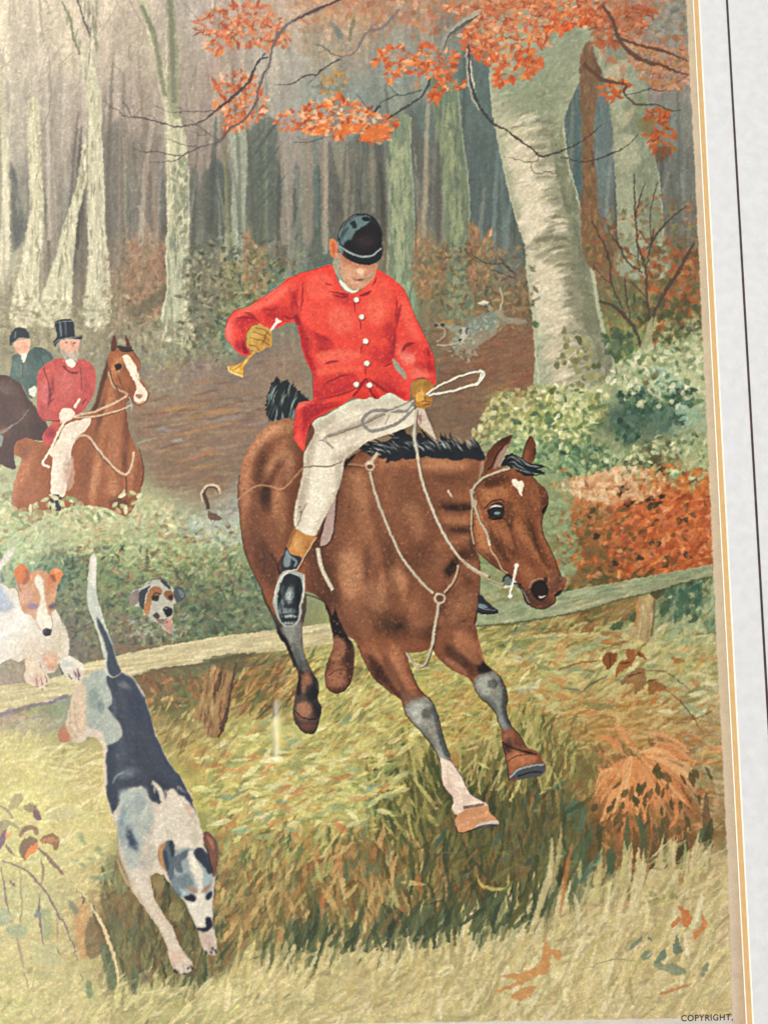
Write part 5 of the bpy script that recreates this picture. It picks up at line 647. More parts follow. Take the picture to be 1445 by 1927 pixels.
# ---------------- chestnut horse with the top-hatted rider
CB = poly(PD(560, 740, 580, 670, 600, 620, 640, 600, 720, 615, 765, 680, 760, 720, 770, 760, 815, 840, 800, 890, 755, 912, 700, 880, 690, 930, 705, 1040, 735, 1120, 770, 1190, 790, 1290, 760, 1390, 720, 1480, 680, 1510, 620, 1480, 560, 1460, 440, 1450, 330, 1470, 200, 1480, 70, 1470, 85, 1320, 120, 1200, 80, 1170, 90, 1110, 150, 1085, 240, 1100, 300, 1000, 420, 960, 500, 930, 530, 860), '8f5638', 1, 'chestnut_horse/body'); c = full(CB)
blobs(c, (35, 895, 20, 55, 25, 'b37252', .8), (45, 850, 14, 20, 0, '7a4a36', .6), (60, 930, 24, 30, 0, '9a5f44', .6), (20, 945, 12, 30, 0, 'b0806a', .5), (180, 900, 9, 60, 8, 'b57a55', .7), (160, 890, 12, 60, 8, '764630', .6), (215, 850, 12, 70, 8, 'a4684a', .7), (240, 800, 8, 70, 5, '6a3f2e', .7), (200, 790, 18, 40, 10, '9a6040', .6), (215, 920, 10, 25, 0, 'b5785a', .6), (245, 900, 10, 40, 10, 'a8694a', .6), (262, 890, 8, 50, 10, '7a4c34', .6), (225, 945, 22, 12, 0, '5a3a2c', .7), (140, 940, 24, 10, 0, '8a5a44', .5), (235, 870, 6, 20, 0, '5f3a2a', .6),
      (220, 690, 10, 22, 20, 'bd7a50', .8), (235, 720, 12, 14, 0, '9a5a38', .5), (225, 740, 8, 16, -30, '6a4030', .5), (205, 760, 10, 40, 12, 'a86c48', .6), (190, 780, 6, 40, 14, '5c3c2e', .6)); strokes(c, 300, 9, 1.6, 1.5, .08, a=.5, dj=.35, hard=True)
poly(PD(530, 860, 560, 740, 585, 660, 590, 720, 560, 830, 540, 910, 500, 940), '4f342a', .85, soft=1)
poly(PD(670, 640, 700, 632, 745, 700, 740, 740, 800, 830, 795, 880, 750, 895, 730, 860, 745, 800, 700, 720, 680, 670), 'e0ccb8', .95); blobs(c, (266, 745, 6, 6, 0, 'c9a898', .8), (258, 705, 5, 12, -30, 'e8dcc8', .7))
poly(PD(740, 845, 775, 850, 765, 870, 745, 862), '8a5a50', .8); line(PD(735, 885, 760, 892, 790, 880), 2, '9a7a6c', .8); line(PD(815, 835, 805, 870, 795, 895), 2, '5f4a44', .8)
poly(PD(630, 685, 660, 680, 662, 705, 635, 715), '2c201c', .95); line(PD(625, 690, 645, 675, 665, 685), 2, '5a3526', .8)
poly(PD(608, 610, 610, 555, 628, 525, 640, 560, 635, 600), '5c382a', 1, 'chestnut_horse/ear'); poly(PD(690, 575, 682, 520, 700, 545, 722, 600, 700, 600), '5a382c', 1, 'chestnut_horse/ear'); poly(PD(640, 580, 680, 585, 730, 605, 700, 615, 660, 612), '3c2a26', .9)
line(PD(770, 680, 755, 650, 720, 610), 2, '5a3828', .8)
for p, w, col in ((PD(590, 725, 620, 800, 680, 835, 700, 850), 3.2, 'b5937a'), (PD(600, 700, 615, 770, 650, 830), 2, '4a3026'), (PD(640, 740, 680, 820), 1.6, '5a3828'), (PD(330, 1000, 420, 960, 520, 940, 620, 895, 695, 855), 4, 'c8a58a'), (PD(400, 970, 520, 965, 640, 935, 720, 905), 3, 'c4a48a'), (PD(440, 985, 560, 970, 690, 925), 1.4, '5a3a2c'), (PD(705, 860, 720, 900, 716, 930), 2, '98a8ac'),
                  (PD(400, 1110, 440, 1070, 490, 1080, 540, 1150, 600, 1220, 650, 1265, 690, 1280, 720, 1230, 730, 1160), 4, 'c4a990'), (PD(490, 1095, 560, 1190, 640, 1275), 1.4, '4a2e24'), (PD(760, 1140, 785, 1250, 770, 1350), 2, '4f3026'), (PD(690, 1290, 690, 1390), 3, '6a3f2e')): line(p, w, col, .85, id='chestnut_horse/bridle' if w > 2.5 else None)
M = poly(PD(205, 740, 240, 690, 300, 655, 345, 648, 395, 680, 440, 655, 490, 670, 515, 700, 525, 760, 510, 850, 460, 930, 410, 960, 340, 985, 330, 1000, 300, 1110, 245, 1120, 240, 1060, 290, 990, 240, 990, 205, 930, 210, 820), 'b5504c', 1, 'top_hat_rider/coat'); c = full(M)
blobs(c, (85, 740, 10, 22, 0, 'c9686a', .7), (97, 735, 5, 28, 10, '7f3438', .7), (125, 720, 18, 26, 0, 'c4605a', .7), (165, 730, 10, 26, 0, 'a84448', .7), (100, 780, 20, 8, -10, 'b04a4a', .6), (80, 775, 6, 16, 0, '8f3c42', .5), (95, 815, 10, 12, 30, '8a343c', .8), (140, 770, 14, 12, 0, 'a5454a', .6)); strokes(c, 130, 8, 2, 1, .06, a=.5, dj=.8, hard=True)
for p, w in ((PD(345, 690, 385, 725, 425, 730), 4), (PD(240, 700, 265, 780, 280, 870), 2.5), (PD(440, 700, 445, 760, 450, 820), 1.5), (PD(260, 900, 300, 870), 2.5), (PD(210, 960, 250, 985, 330, 990), 2.5), (PD(450, 900, 470, 870), 3)): line(p, w, '6a2c34', .75)
poly(PD(330, 570, 345, 550, 430, 545, 430, 600, 420, 640, 380, 660, 345, 640), 'cf9a86', 1, 'top_hat_rider/head'); poly(PD(335, 600, 355, 618, 385, 622, 425, 612, 432, 635, 408, 662, 372, 662, 348, 645), 'a1928a', .9, soft=1, rough=1); strokes(box(116, 662, 150, 680), 26, 4, 1.3, 1.4, .08, ['b8aca0', '8a7f78', 'cfc4b8'], a=.6, dj=.4)
poly(PD(385, 560, 410, 570, 400, 590), 'b87866', .7); dab(126, 645, 3, 1.5, 0, rgb('5a4440'), .8); dab(141, 645, 3, 1.5, 0, rgb('5a4440'), .8); poly(PD(360, 660, 395, 655, 418, 680, 400, 700, 375, 690), 'd9cfc0', .95)
poly(PD(300, 455, 350, 435, 400, 445, 408, 500, 415, 530, 448, 525, 440, 548, 380, 540, 330, 552, 305, 585, 295, 560, 312, 535, 308, 490), '30343c', 1, 'top_hat_rider/top_hat')
for p, w, col in ((PD(330, 450, 335, 530), 4, '6a7680'), (PD(355, 445, 362, 525), 3, '56606a'), (PD(300, 458, 350, 448, 400, 448), 2, '7a828a'), (PD(300, 570, 330, 548, 390, 537, 446, 530), 2, '7c848c')): line(p, w, col, .75)
M = poly(PD(430, 985, 495, 975, 490, 1010, 460, 1050, 420, 1080, 390, 1160, 395, 1240, 370, 1330, 350, 1400, 285, 1395, 280, 1300, 290, 1200, 270, 1160, 320, 1090, 350, 1020), 'd5bfae', 1, 'top_hat_rider/breeches'); c = full(M)
blobs(c, (105, 890, 7, 40, 5, 'e0cfc0', .7), (125, 880, 6, 30, 5, 'b09688', .7), (130, 820, 14, 6, -40, 'e0d0c0', .6)); poly(PD(365, 1250, 400, 1180, 405, 1320, 370, 1370), 'b08a78', .8)
poly(PD(280, 1395, 340, 1400, 335, 1470, 305, 1480, 275, 1465), '3a3840', 1, 'top_hat_rider/boot'); line(PD(300, 1405, 300, 1460), 3, '7a7c84', .7)
poly(PD(325, 960, 340, 925, 380, 920, 410, 945, 395, 980, 350, 998, 330, 985), 'd8bfae', 1, 'top_hat_rider/hand'); line(PD(435, 870, 410, 920), 5, 'd6c4b4', .95, 'top_hat_rider/crop'); line(PD(355, 995, 320, 1060, 270, 1160, 235, 1220, 275, 1240), 4.5, 'd9c4b4', .95, 'top_hat_rider/crop'); line(PD(362, 1000, 290, 1140), 1.3, '7a4a44', .6)
strokes(zone(-220, 965, 60, 960, 150, 965, 320, 965, 320, 1000, -220, 1000, soft=2), 200, 6, 3, 0, .05, ['a8ac82', 'b8b890', 'a3a07a', 'b5a47c', '9aa884'], a=.7, dj=1.2)
for _ in range(230):                                          # bracken in front of the horses' legs
    x = rng.uniform(-150, 330); y = 962 + 14 * math.sin(x / 23.) + rng.normal(0, 12)
    dab(x, y, rng.uniform(5, 11), rng.uniform(2.4, 4.4), rng.uniform(0, 3.1), np.clip(rgb(['a8ac82', 'b8b890', '8f9a6c', 'b5a47c', '7a8a60', 'c4c49c', '96805a'][rng.integers(7)]) * rng.uniform(.9, 1.08), 0, 1), .85)
# curled tail of a hidden hound
line(PD(1135, 1470, 1125, 1420, 1110, 1380, 1130, 1345, 1165, 1345, 1190, 1360, 1195, 1385), 8, '4f3a30', .9, 'hound_tail', taper=(1, .6)); line(PD(1105, 1430, 1098, 1390, 1120, 1348, 1160, 1338, 1190, 1352, 1198, 1385), 5, 'd6bfa0', .85, taper=(.3, .8)); poly(PD(1135, 1480, 1160, 1490, 1210, 1515, 1190, 1530, 1140, 1525), '5f4640', .85, 'hound_tail', rough=1)
# ---------------- hound head in the bushes
strokes(zone(240, 1165, 340, 1150, 350, 1195, 250, 1205, soft=3), 90, 6, 3, 0, .06, ['8f9a8c', 'a3aa9a', '8a6a5c', '7a7f70'], a=.6, dj=1.2)
poly(PL(740, 360, 760, 335, 800, 320, 850, 280, 930, 275, 965, 310, 985, 330, 1020, 310, 1055, 350, 1040, 390, 1000, 405, 985, 420, 985, 460, 970, 500, 985, 545, 965, 580, 935, 560, 900, 525, 870, 510, 840, 480, 815, 460, 800, 430, 760, 420, 735, 395), 'cfcabc', 1, 'bush_hound')
for p, col, a in ((PL(785, 350, 850, 310, 860, 300, 830, 360, 820, 420, 830, 450, 800, 430, 785, 390), '3c4448', .95), (PL(740, 360, 790, 330, 785, 400, 760, 420, 735, 395), '8a7a74', .9), (PL(985, 330, 1020, 312, 1055, 350, 1040, 390, 1000, 402), '4a5458', .95), (PL(1010, 330, 1045, 350, 1030, 380), '8a9898', .6), (PL(910, 280, 940, 280, 970, 325, 950, 325), '3a3f42', .9), (PL(850, 330, 890, 310, 920, 330, 910, 360, 860, 400, 830, 400), 'a5683f', .9), (PL(825, 410, 860, 400, 850, 460, 835, 480, 820, 450), 'c07a4a', .9), (PL(930, 350, 970, 335, 985, 360, 975, 400, 945, 385), '8f5a3a', .9), (PL(860, 380, 880, 365, 905, 370, 895, 395, 870, 395), '2e2c2c', .9), (PL(955, 370, 975, 360, 980, 385, 960, 390), '2e2c2c', .85), (PL(925, 440, 950, 428, 980, 440, 978, 470, 950, 485, 935, 465), '2a2a2e', 1), (PL(870, 480, 890, 460, 910, 480, 900, 500, 885, 495), '4a3f3c', .9), (PL(890, 500, 930, 500, 950, 490, 935, 530, 905, 525), '8a5f54', .8), (PL(935, 510, 970, 500, 985, 545, 962, 580, 945, 560), 'd99a8c', 1)): poly(p, col, a, soft=0, rough=.4)
line(PL(860, 375, 885, 350, 910, 358), 2.5, '33302e', .9); dab(313, 1145, 3, 1.5, 0, rgb('98a0a4'), .8); line(PL(845, 300, 870, 275, 930, 272), 2, '4a4c4a', .7)
strokes(zone(270, 1175, 330, 1170, 340, 1200, 260, 1205, soft=2), 50, 6, 3, 0, .06, ['6a7a60', '58684f', '8f9a88', '7a5f50'], a=.7, dj=1.2)
# ---------------- white and tan hound
poly(PL(-20, 230, 20, 150, 60, 105, 90, 90, 75, 130, 40, 180, 0, 225), 'd8d4c8', .95, 'another_hound_tail', soft=1)
M = poly(PM(-500, 900, -200, 760, 0, 680, 120, 740, 220, 760, 280, 980, 400, 1080, 560, 1100, 690, 1040, 730, 1020, 800, 1150, 880, 1300, 900, 1450, 900, 1560, 880, 1640, 780, 1700, 750, 1780, 700, 1830, 580, 1830, 520, 1700, 420, 1640, 350, 1640, 250, 1690, 150, 1650, 40, 1700, -100, 1760, -500, 1700), 'd6cabd', 1, 'tan_hound'); c = full(M)
blobs(c, (20, 1170, 30, 40, 0, 'dcd4cc', .8), (110, 1205, 18, 36, 10, 'c4b8a0', .7), (95, 1240, 18, 16, 0, 'cf9a80', .8), (100, 1255, 14, 8, 0, 'c08468', .7), (60, 1220, 24, 20, 0, 'd4bfa8', .6), (0, 1130, 16, 26, 0, 'aab4c4', .7), (8, 1145, 16, 6, 0, 'b08c9c', .6), (40, 1150, 14, 20, 0, 'e6dfd6', .6), (122, 1170, 8, 26, 0, 'b5b8a8', .6), (-10, 1200, 20, 40, 0, 'd0d0dc', .6)); strokes(c, 120, 9, 2, .6, .03, a=.5, dj=.6, hard=True)
poly(PM(-100, 690, 0, 680, 60, 740, 80, 820, 150, 900, 200, 960, 150, 1030, 60, 1050, 0, 1040, -100, 1000), '8f9cb4', .65, soft=3)
HM = poly(PM(220, 640, 290, 600, 380, 560, 460, 520, 540, 510, 630, 550, 700, 600, 740, 680, 740, 780, 720, 900, 710, 1000, 680, 1060, 690, 1180, 680, 1300, 640, 1350, 580, 1345, 550, 1290, 500, 1250, 460, 1150, 400, 1090, 320, 1060, 280, 980, 260, 880, 240, 760), 'bd8a6a', 1, 'tan_hound/head'); c = full(HM)
blobs(c, (60, 1085, 14, 10, 0, 'c9885c', .7), (95, 1095, 10, 20, 0, 'b06a44', .7), (50, 1125, 14, 16, 0, 'cfa090', .7), (60, 1140, 12, 8, 0, 'a9746a', .5), (100, 1140, 6, 10, 0, 'b58068', .6)); strokes(c, 80, 6, 1.4, 1.3, .07, a=.5, dj=.5, hard=True)
poly(PM(470, 590, 520, 570, 560, 640, 580, 760, 590, 900, 640, 1060, 690, 1120, 685, 1250, 640, 1300, 560, 1280, 480, 1180, 480, 1080, 520, 960, 540, 860, 490, 740, 455, 660), 'e2d9c8', .95, soft=1)
poly(PM(570, 1270, 610, 1255, 680, 1275, 670, 1320, 640, 1355, 580, 1345, 560, 1310), '2f2f3c', 1); poly(PM(560, 1330, 600, 1335, 650, 1350, 600, 1360), '50505c', .7)
poly(PM(370, 960, 420, 945, 500, 960, 490, 1000, 430, 1020, 390, 1000), '85708a', .9, soft=1); poly(PM(640, 960, 690, 930, 725, 930, 720, 980, 690, 1010, 650, 1000), '5c5468', .9, soft=1); line(PM(640, 1060, 690, 1180, 680, 1280), 2, '7a6c68', .7)
poly(PM(195, 500, 240, 450, 310, 425, 360, 480, 400, 560, 380, 650, 330, 700, 270, 680, 220, 640, 195, 570), 'c4703f', 1, 'tan_hound/ear'); poly(PM(330, 500, 370, 520, 390, 570, 370, 660, 320, 700, 300, 650, 340, 580), '8a584a', .8, soft=1); poly(PM(650, 540, 690, 490, 760, 480, 825, 540, 800, 620, 740, 680, 700, 640, 660, 590), 'c9743f', 1, 'tan_hound/ear'); poly(PM(660, 570, 720, 580, 730, 650, 690, 640), '7a4a44', .85, soft=1); poly(PM(690, 490, 750, 480, 790, 520, 720, 540), 'dc9a78', .7, soft=1); line(PM(240, 650, 270, 760, 290, 780), 4, '8a6a78', .7); line(PM(780, 690, 760, 760, 740, 780), 4, '44444c', .8)
line(PM(800, 1150, 870, 1300, 905, 1440, 895, 1560), 2, '8a8a80', .7)
M = poly(PM(330, 1660, 420, 1640, 500, 1680, 540, 1780, 600, 1830, 640, 1900, 650, 1960, 590, 2000, 540, 2030, 460, 2010, 360, 1960, 320, 1880, 340, 1780), 'dcc2ab', 1, 'tan_hound/paw'); blobs(full(M), (70, 1278, 14, 10, 0, 'c09a90', .7), (58, 1260, 8, 16, 0, 'e6d3c0', .7), (52, 1245, 6, 20, 0, 'c8a98c', .5))
for p in (PM(480, 1900, 490, 1990), PM(540, 1890, 560, 1990), PM(590, 1860, 620, 1960), PM(470, 2000, 500, 2020), PM(540, 2020, 570, 2060), PM(600, 1990, 620, 2010)): line(p, 3, '6a5660', .8, taper=(.4, 1))
M = poly(PM(780, 1700, 840, 1640, 900, 1610, 1040, 1690, 1100, 1760, 1080, 1860, 1040, 1930, 980, 1940, 900, 1900, 830, 1840), 'd8cfc4', 1, 'tan_hound/paw'); blobs(full(M), (146, 1268, 10, 10, 0, 'c4a498', .8), (128, 1248, 10, 6, 0, 'bcc4c0', .7))
for p in (PM(890, 1840, 920, 1900), PM(960, 1800, 1000, 1880), PM(1010, 1780, 1040, 1880), PM(780, 1760, 830, 1850), PM(920, 1890, 940, 1920), PM(1020, 1870, 1030, 1930)): line(p, 4, '4a4a5c', .85, taper=(.3, 1))
# ---------------- leaping black and white hound (its shapes: PL above, PO below)
body = PL(590, 780, 600, 740, 660, 720, 690, 790, 760, 830, 820, 930, 860, 1060, 900, 1180, 960, 1300, 1030, 1400, 1090, 1510) + PO(470, 170, 500, 250, 520, 330, 540, 340, 580, 350, 600, 400, 612, 470, 600, 560, 590, 660, 582, 760, 585, 850, 600, 920, 605, 1000, 570, 1005, 535, 985, 510, 920, 495, 860, 440, 740, 400, 680, 350, 620, 300, 560, 245, 580, 260, 680, 310, 780, 360, 850, 400, 950, 460, 1030, 470, 1080, 430, 1110, 380, 1090, 350, 1040, 330, 950, 280, 850, 220, 760, 160, 680, 120, 590, 75, 470, 60, 330, 30, 240, 0, 120) + PL(590, 1420, 590, 1280, 570, 1190, 510, 1165, 470, 1195, 420, 1195, 390, 1150, 380, 1080, 400, 990, 420, 900, 470, 830, 540, 790)
M = poly(body, 'cfc0b0', 1, 'leaping_hound', rough=.25); c = full(M)
poly(PL(330, 1150, 370, 1095, 400, 1140, 410, 1180, 350, 1200), 'a8745c', 1, 'leaping_hound'); poly(PL(380, 1090, 405, 980, 425, 890, 470, 840, 500, 900, 495, 1000, 500, 1110, 470, 1160, 420, 1190, 395, 1150), 'ccb49c', .95, soft=1)
for p in (PL(400, 1020, 405, 1120, 440, 1170), PL(425, 960, 430, 1080, 460, 1140), PL(490, 1020, 500, 1100)): line(p, 3, '9a8270', .6)
poly(PL(470, 840, 540, 795, 600, 790, 640, 850, 640, 940, 670, 1060, 690, 1160, 620, 1220, 600, 1180, 570, 1130, 500, 1100, 490, 1000, 490, 900), '9aa49e', .95, soft=1, rough=1)
blobs(c, (178, 1315, 12, 20, 0, '748480', .8), (190, 1330, 6, 12, 0, '55646a', .7), (205, 1370, 10, 14, 0, 'a8b0aa', .6))
bp = PL(605, 825, 640, 820, 690, 800, 760, 835, 820, 940, 858, 1060, 900, 1190, 955, 1300, 1030, 1405, 1090, 1515) + PO(470, 175, 495, 245, 440, 160, 420, 140, 350, 100, 320, 170, 280, 180, 240, 160, 215, 100, 160, 90, 90, 130, 60, 200, 40, 240, 20, 180, 5, 110) + PL(610, 1420, 605, 1300, 620, 1220, 690, 1160, 670, 1070, 615, 1000, 640, 980, 625, 900)
M2 = poly(bp, '3c4250', 1, rough=1.0); bc = full(M2) * c
blobs(bc, (255, 1330, 14, 40, -15, '30364a', .6), (225, 1400, 12, 40, -10, '4a5160', .6), (270, 1420, 18, 40, -20, '343a48', .6), (300, 1480, 20, 30, -20, '2e3442', .6), (235, 1290, 14, 6, 20, '6a7076', .7), (240, 1455, 20, 10, -20, '6d7780', .5), (215, 1340, 5, 30, 0, '59626c', .5)); strokes(bc, 220, 8, 1.4, 1.2, .10, a=.5, dj=.4, hard=True)
for p, w, col in ((PL(690, 800, 760, 840, 815, 935), 2, '9aa2a8'), (PL(640, 1430, 660, 1390, 710, 1365), 3, '8f989c'), (PL(860, 1425, 890, 1440, 910, 1480, 920, 1530), 5, 'cbbfae'), (PL(970, 1460, 985, 1490, 1000, 1520), 3, 'cbbfae')): line(p, w, col, .7)
M = poly(PL(595, 790, 600, 720, 580, 640, 560, 560, 530, 500, 500, 400, 500, 280, 510, 180, 530, 125, 550, 150, 548, 260, 550, 350, 575, 440, 600, 530, 640, 640, 665, 730, 690, 800, 640, 830), 'b3bab0', 1, 'leaping_hound/tail')
poly(PL(550, 490, 590, 540, 640, 650, 665, 740, 690, 800, 640, 825, 610, 780, 610, 700, 590, 620, 565, 560), '3a414c', .95, soft=1); poly(PL(515, 180, 530, 130, 548, 160, 545, 260, 535, 330, 520, 250), 'dcd8c8', .9, soft=1); line(PL(505, 440, 540, 520, 575, 620, 595, 720), 2.5, 'c4c8bc', .8); line(PL(500, 470, 530, 540, 570, 640), 1.6, '5a5c50', .6)
# shoulders, neck, forelegs
poly(PO(75, 130, 100, 105, 215, 95, 220, 150, 260, 200, 250, 330, 200, 420, 180, 520, 140, 540, 100, 460, 70, 330, 70, 200), '9aa6a6', .9, soft=3, rough=1)
blobs(c, (245, 1575, 8, 22, -10, '3f4858', .9), (255, 1590, 6, 18, -20, '39435a', .8), (232, 1540, 8, 24, 5, '7d8c94', .7), (265, 1510, 14, 20, 0, '8a9498', .6), (262, 1620, 14, 20, -20, 'b8b8b0', .6), (240, 1620, 8, 20, -15, 'a5a8a4', .5))
poly(PO(350, 100, 370, 140, 420, 150, 470, 210, 500, 270, 525, 370, 500, 420, 440, 440, 380, 400, 330, 380, 290, 400, 270, 470, 240, 520, 210, 480, 240, 400, 270, 330, 290, 250, 330, 180), 'd9cec0', .95, soft=2, rough=1)
strokes(c * box(265, 1480, 380, 1640), 90, 10, 1.8, 1.1, .04, ['dccfc0', 'e4dacc', 'b8ac9c', 'c9b8a4'], a=.6, dj=.4, hard=True); poly(PO(250, 60, 270, 65, 310, 110, 325, 180, 300, 170, 285, 120), 'd4c8b8', .9)
poly(PO(420, 170, 450, 190, 480, 250, 460, 260, 430, 210), 'c0a08c', .7, soft=1)
blobs(c, (265, 1670, 12, 36, -30, 'e2d8ca', .7), (300, 1730, 12, 30, -32, 'd8c6b4', .6), (285, 1700, 6, 40, -32, 'c4b0a0', .4), (335, 1800, 16, 14, 0, 'd2b09a', .8), (390, 1770, 10, 14, 0, 'cfb0a0', .8), (385, 1700, 14, 18, 0, 'd8d0c4', .7), (380, 1720, 10, 14, 0, 'c8c4bc', .5))
poly(PO(60, 480, 100, 560, 160, 680, 130, 640, 90, 580), 'c49a80', .5)
for col, a, p in (('a3947f', .6, PO(90, 470, 130, 560, 200, 690, 260, 790, 320, 900, 350, 1010, 330, 960, 270, 860, 190, 740, 120, 610)), ('b09c88', .5, PO(230, 560, 260, 680, 310, 780, 380, 880, 410, 960, 360, 900, 290, 790, 240, 680)), ('8d8a84', .5, PO(200, 430, 260, 400, 280, 480, 230, 540, 190, 520)), ('b4a594', .5, PO(430, 200, 500, 280, 520, 380, 480, 420, 460, 320)), ('9c8a78', .5, PO(340, 400, 380, 420, 420, 440, 360, 460)), ('5c6670', .5, PO(60, 260, 90, 300, 100, 440, 75, 420)), ('a8968a', .5, PO(500, 870, 560, 880, 600, 950, 570, 1000, 530, 960))): tone(c, col, a, p, soft=4)
# head
poly(PO(340, 520, 350, 450, 400, 430, 450, 420, 480, 430, 530, 430, 580, 540, 580, 640, 570, 700, 540, 690, 500, 660, 480, 690, 440, 700, 400, 680, 360, 620), '8a979c', .95, 'leaping_hound/head', rough=.6); setid(fill(PO(340, 520, 400, 430, 530, 430, 590, 560, 582, 760, 580, 870, 500, 860, 430, 720, 360, 620)), 'leaping_hound/head')
poly(PO(440, 450, 480, 440, 500, 500, 530, 560, 530, 660, 575, 700, 582, 780, 560, 830, 500, 850, 470, 790, 440, 720, 490, 690, 500, 640, 470, 560), 'd9d2c6', .98, soft=1)
for p, col, a in ((PO(480, 440, 520, 420, 560, 470, 580, 540, 560, 560, 520, 510, 490, 480), '2f3440', .95), (PO(370, 480, 420, 440, 450, 430, 440, 470, 410, 500, 420, 560, 380, 540), '4a5460', .8), (PO(345, 540, 390, 580, 440, 560, 480, 620, 430, 640, 400, 690, 360, 640), '525e68', .6), (PO(430, 690, 460, 675, 490, 690, 480, 712, 440, 708), '2a2e38', 1), (PO(540, 690, 560, 665, 580, 660, 570, 695, 550, 705), '2e323c', 1), (PO(440, 635, 480, 640, 500, 665, 460, 660), '9a7060', .8), (PO(520, 655, 545, 630, 575, 615, 560, 645, 530, 665), '9a6c58', .85), (PO(540, 810, 552, 795, 575, 810, 580, 850, 560, 870, 530, 880, 500, 870, 500, 855, 520, 855, 545, 850), '2a2c38', 1), (PO(395, 640, 440, 660, 420, 680), '9ab0b8', .7), (PO(530, 580, 560, 590, 560, 620, 535, 630), '9ab0b8', .7)): poly(p, col, a, soft=0, rough=.5)
poly(PO(285, 440, 310, 400, 350, 380, 372, 400, 378, 480, 370, 560, 350, 600, 330, 550, 290, 500), '55606a', 1, 'leaping_hound/ear', rough=.4); poly(PO(285, 430, 310, 400, 330, 390, 310, 450, 320, 520, 330, 555, 295, 510), 'b08058', .9, soft=1); poly(PO(345, 390, 370, 400, 370, 470, 355, 460), '2f3642', .8, soft=1); poly(PO(310, 450, 330, 440, 345, 520, 335, 545), '303844', .7, soft=1)
poly(PO(530, 345, 550, 335, 580, 355, 605, 400, 612, 470, 605, 540, 585, 580, 570, 520, 550, 440, 535, 400), '6a4a40', 1, 'leaping_hound/ear', rough=.4); poly(PO(545, 350, 580, 380, 590, 440, 565, 400), '9a6a50', .8, soft=1); line(PO(535, 400, 560, 460, 580, 560), 3, '2c2c34', .8)
for p, w in ((PO(600, 560, 590, 660, 582, 760, 590, 860), 1.6), (PO(375, 860, 410, 960, 465, 1040), 1.4), (PO(500, 880, 530, 980), 1.2), (PO(60, 330, 80, 480, 130, 600), 1.2), (PO(400, 690, 430, 720, 460, 790), 1.6)): line(p, w, '5a5450', .7)
for p in (PO(370, 1080, 385, 1100, 395, 1090), PO(420, 1105, 435, 1112), PO(440, 1080, 455, 1075), PO(460, 1060, 470, 1085), PO(540, 980, 550, 1000), PO(570, 985, 580, 1000), PO(595, 975, 602, 1000), PO(580, 960, 586, 980)): line(p, 4.5, '34343c', .9, sm=False)
for p in (PO(360, 1040, 385, 1085), PO(420, 1060, 432, 1100), PO(450, 1040, 462, 1070), PO(560, 940, 572, 985)): line(p, 2, '8a6a5c', .6)
# ---------------- the bay horse
# tail
M = poly(PF(235, 215, 240, 130, 270, 60, 295, 25, 320, 60, 340, 45, 360, 55, 400, 95, 440, 130, 465, 160, 400, 250, 330, 260, 260, 268, 240, 245), '262a2e', 1, 'bay_horse/tail', rough=1.5); c = full(M)
for _ in range(40):
    x, y = rng.uniform(505, 560), rng.uniform(722, 790); line([(x + rng.normal(4, 3), y - 14), (x, y), (x + rng.normal(-4, 3), y + 16)], rng.uniform(1.5, 4), ['7f918c', '5c6a6a', '1c2024', '93a39c'][rng.integers(4)], .6 * c[int(y) - CY0, int(x) - CX0], taper=(.1, .1))
for p in (PF(285, 60, 295, 20), PF(320, 80, 345, 40), PF(380, 90, 400, 75), PF(420, 130, 445, 120), PF(250, 120, 262, 80)): line(p, 4, '25292c', .9, taper=(1, .1))
B = '7d4c31'
# far hind leg
M = poly(PH(330, 140, 345, 200, 365, 290, 365, 340, 340, 420, 328, 470, 335, 530, 370, 560, 410, 555, 445, 520, 462, 470, 466, 350, 440, 300, 410, 230, 385, 140), '5f3c2c', 1, 'bay_horse/hind_leg'); c = full(M)
blobs(c, (632, 1150, 9, 40, -8, '2f2622', .9), (640, 1190, 8, 20, 0, '3a2c28', .8), (632, 1240, 12, 20, 10, '8a5a40', .7), (632, 1280, 18, 16, 0, '94644a', .8), (655, 1230, 6, 30, 0, '4a2e24', .7), (620, 1262, 8, 8, 0, '6a4230', .6), (650, 1262, 8, 14, 0, '5a3828', .7)); strokes(c, 70, 7, 1.4, 1.4, .08, a=.5, dj=.3, hard=True)
tone(c, '2a2220', .85, PH(335, 150, 385, 150, 415, 230, 445, 300, 460, 350, 430, 330, 400, 300, 370, 290, 350, 210), soft=2); tone(c, '9c6d50', .7, PH(368, 300, 410, 310, 430, 350, 400, 400, 360, 400), soft=2); tone(c, '94654a', .7, PH(335, 470, 370, 430, 430, 440, 440, 500, 400, 530, 345, 520), soft=3); tone(c, '4f3226', .7, PH(440, 330, 466, 350, 460, 470, 440, 520, 430, 450), soft=2); line(PH(345, 480, 390, 450, 440, 455), 2, '4a2c20', .6); line(PH(335, 530, 370, 558, 410, 555, 445, 520), 1.8, '3a241c', .7)
strokes(c, 160, 2.6, 1.1, 1.2, .10, ['b07c5a', '6f4a36', '40291f'], a=.4, dj=.9, hard=True)
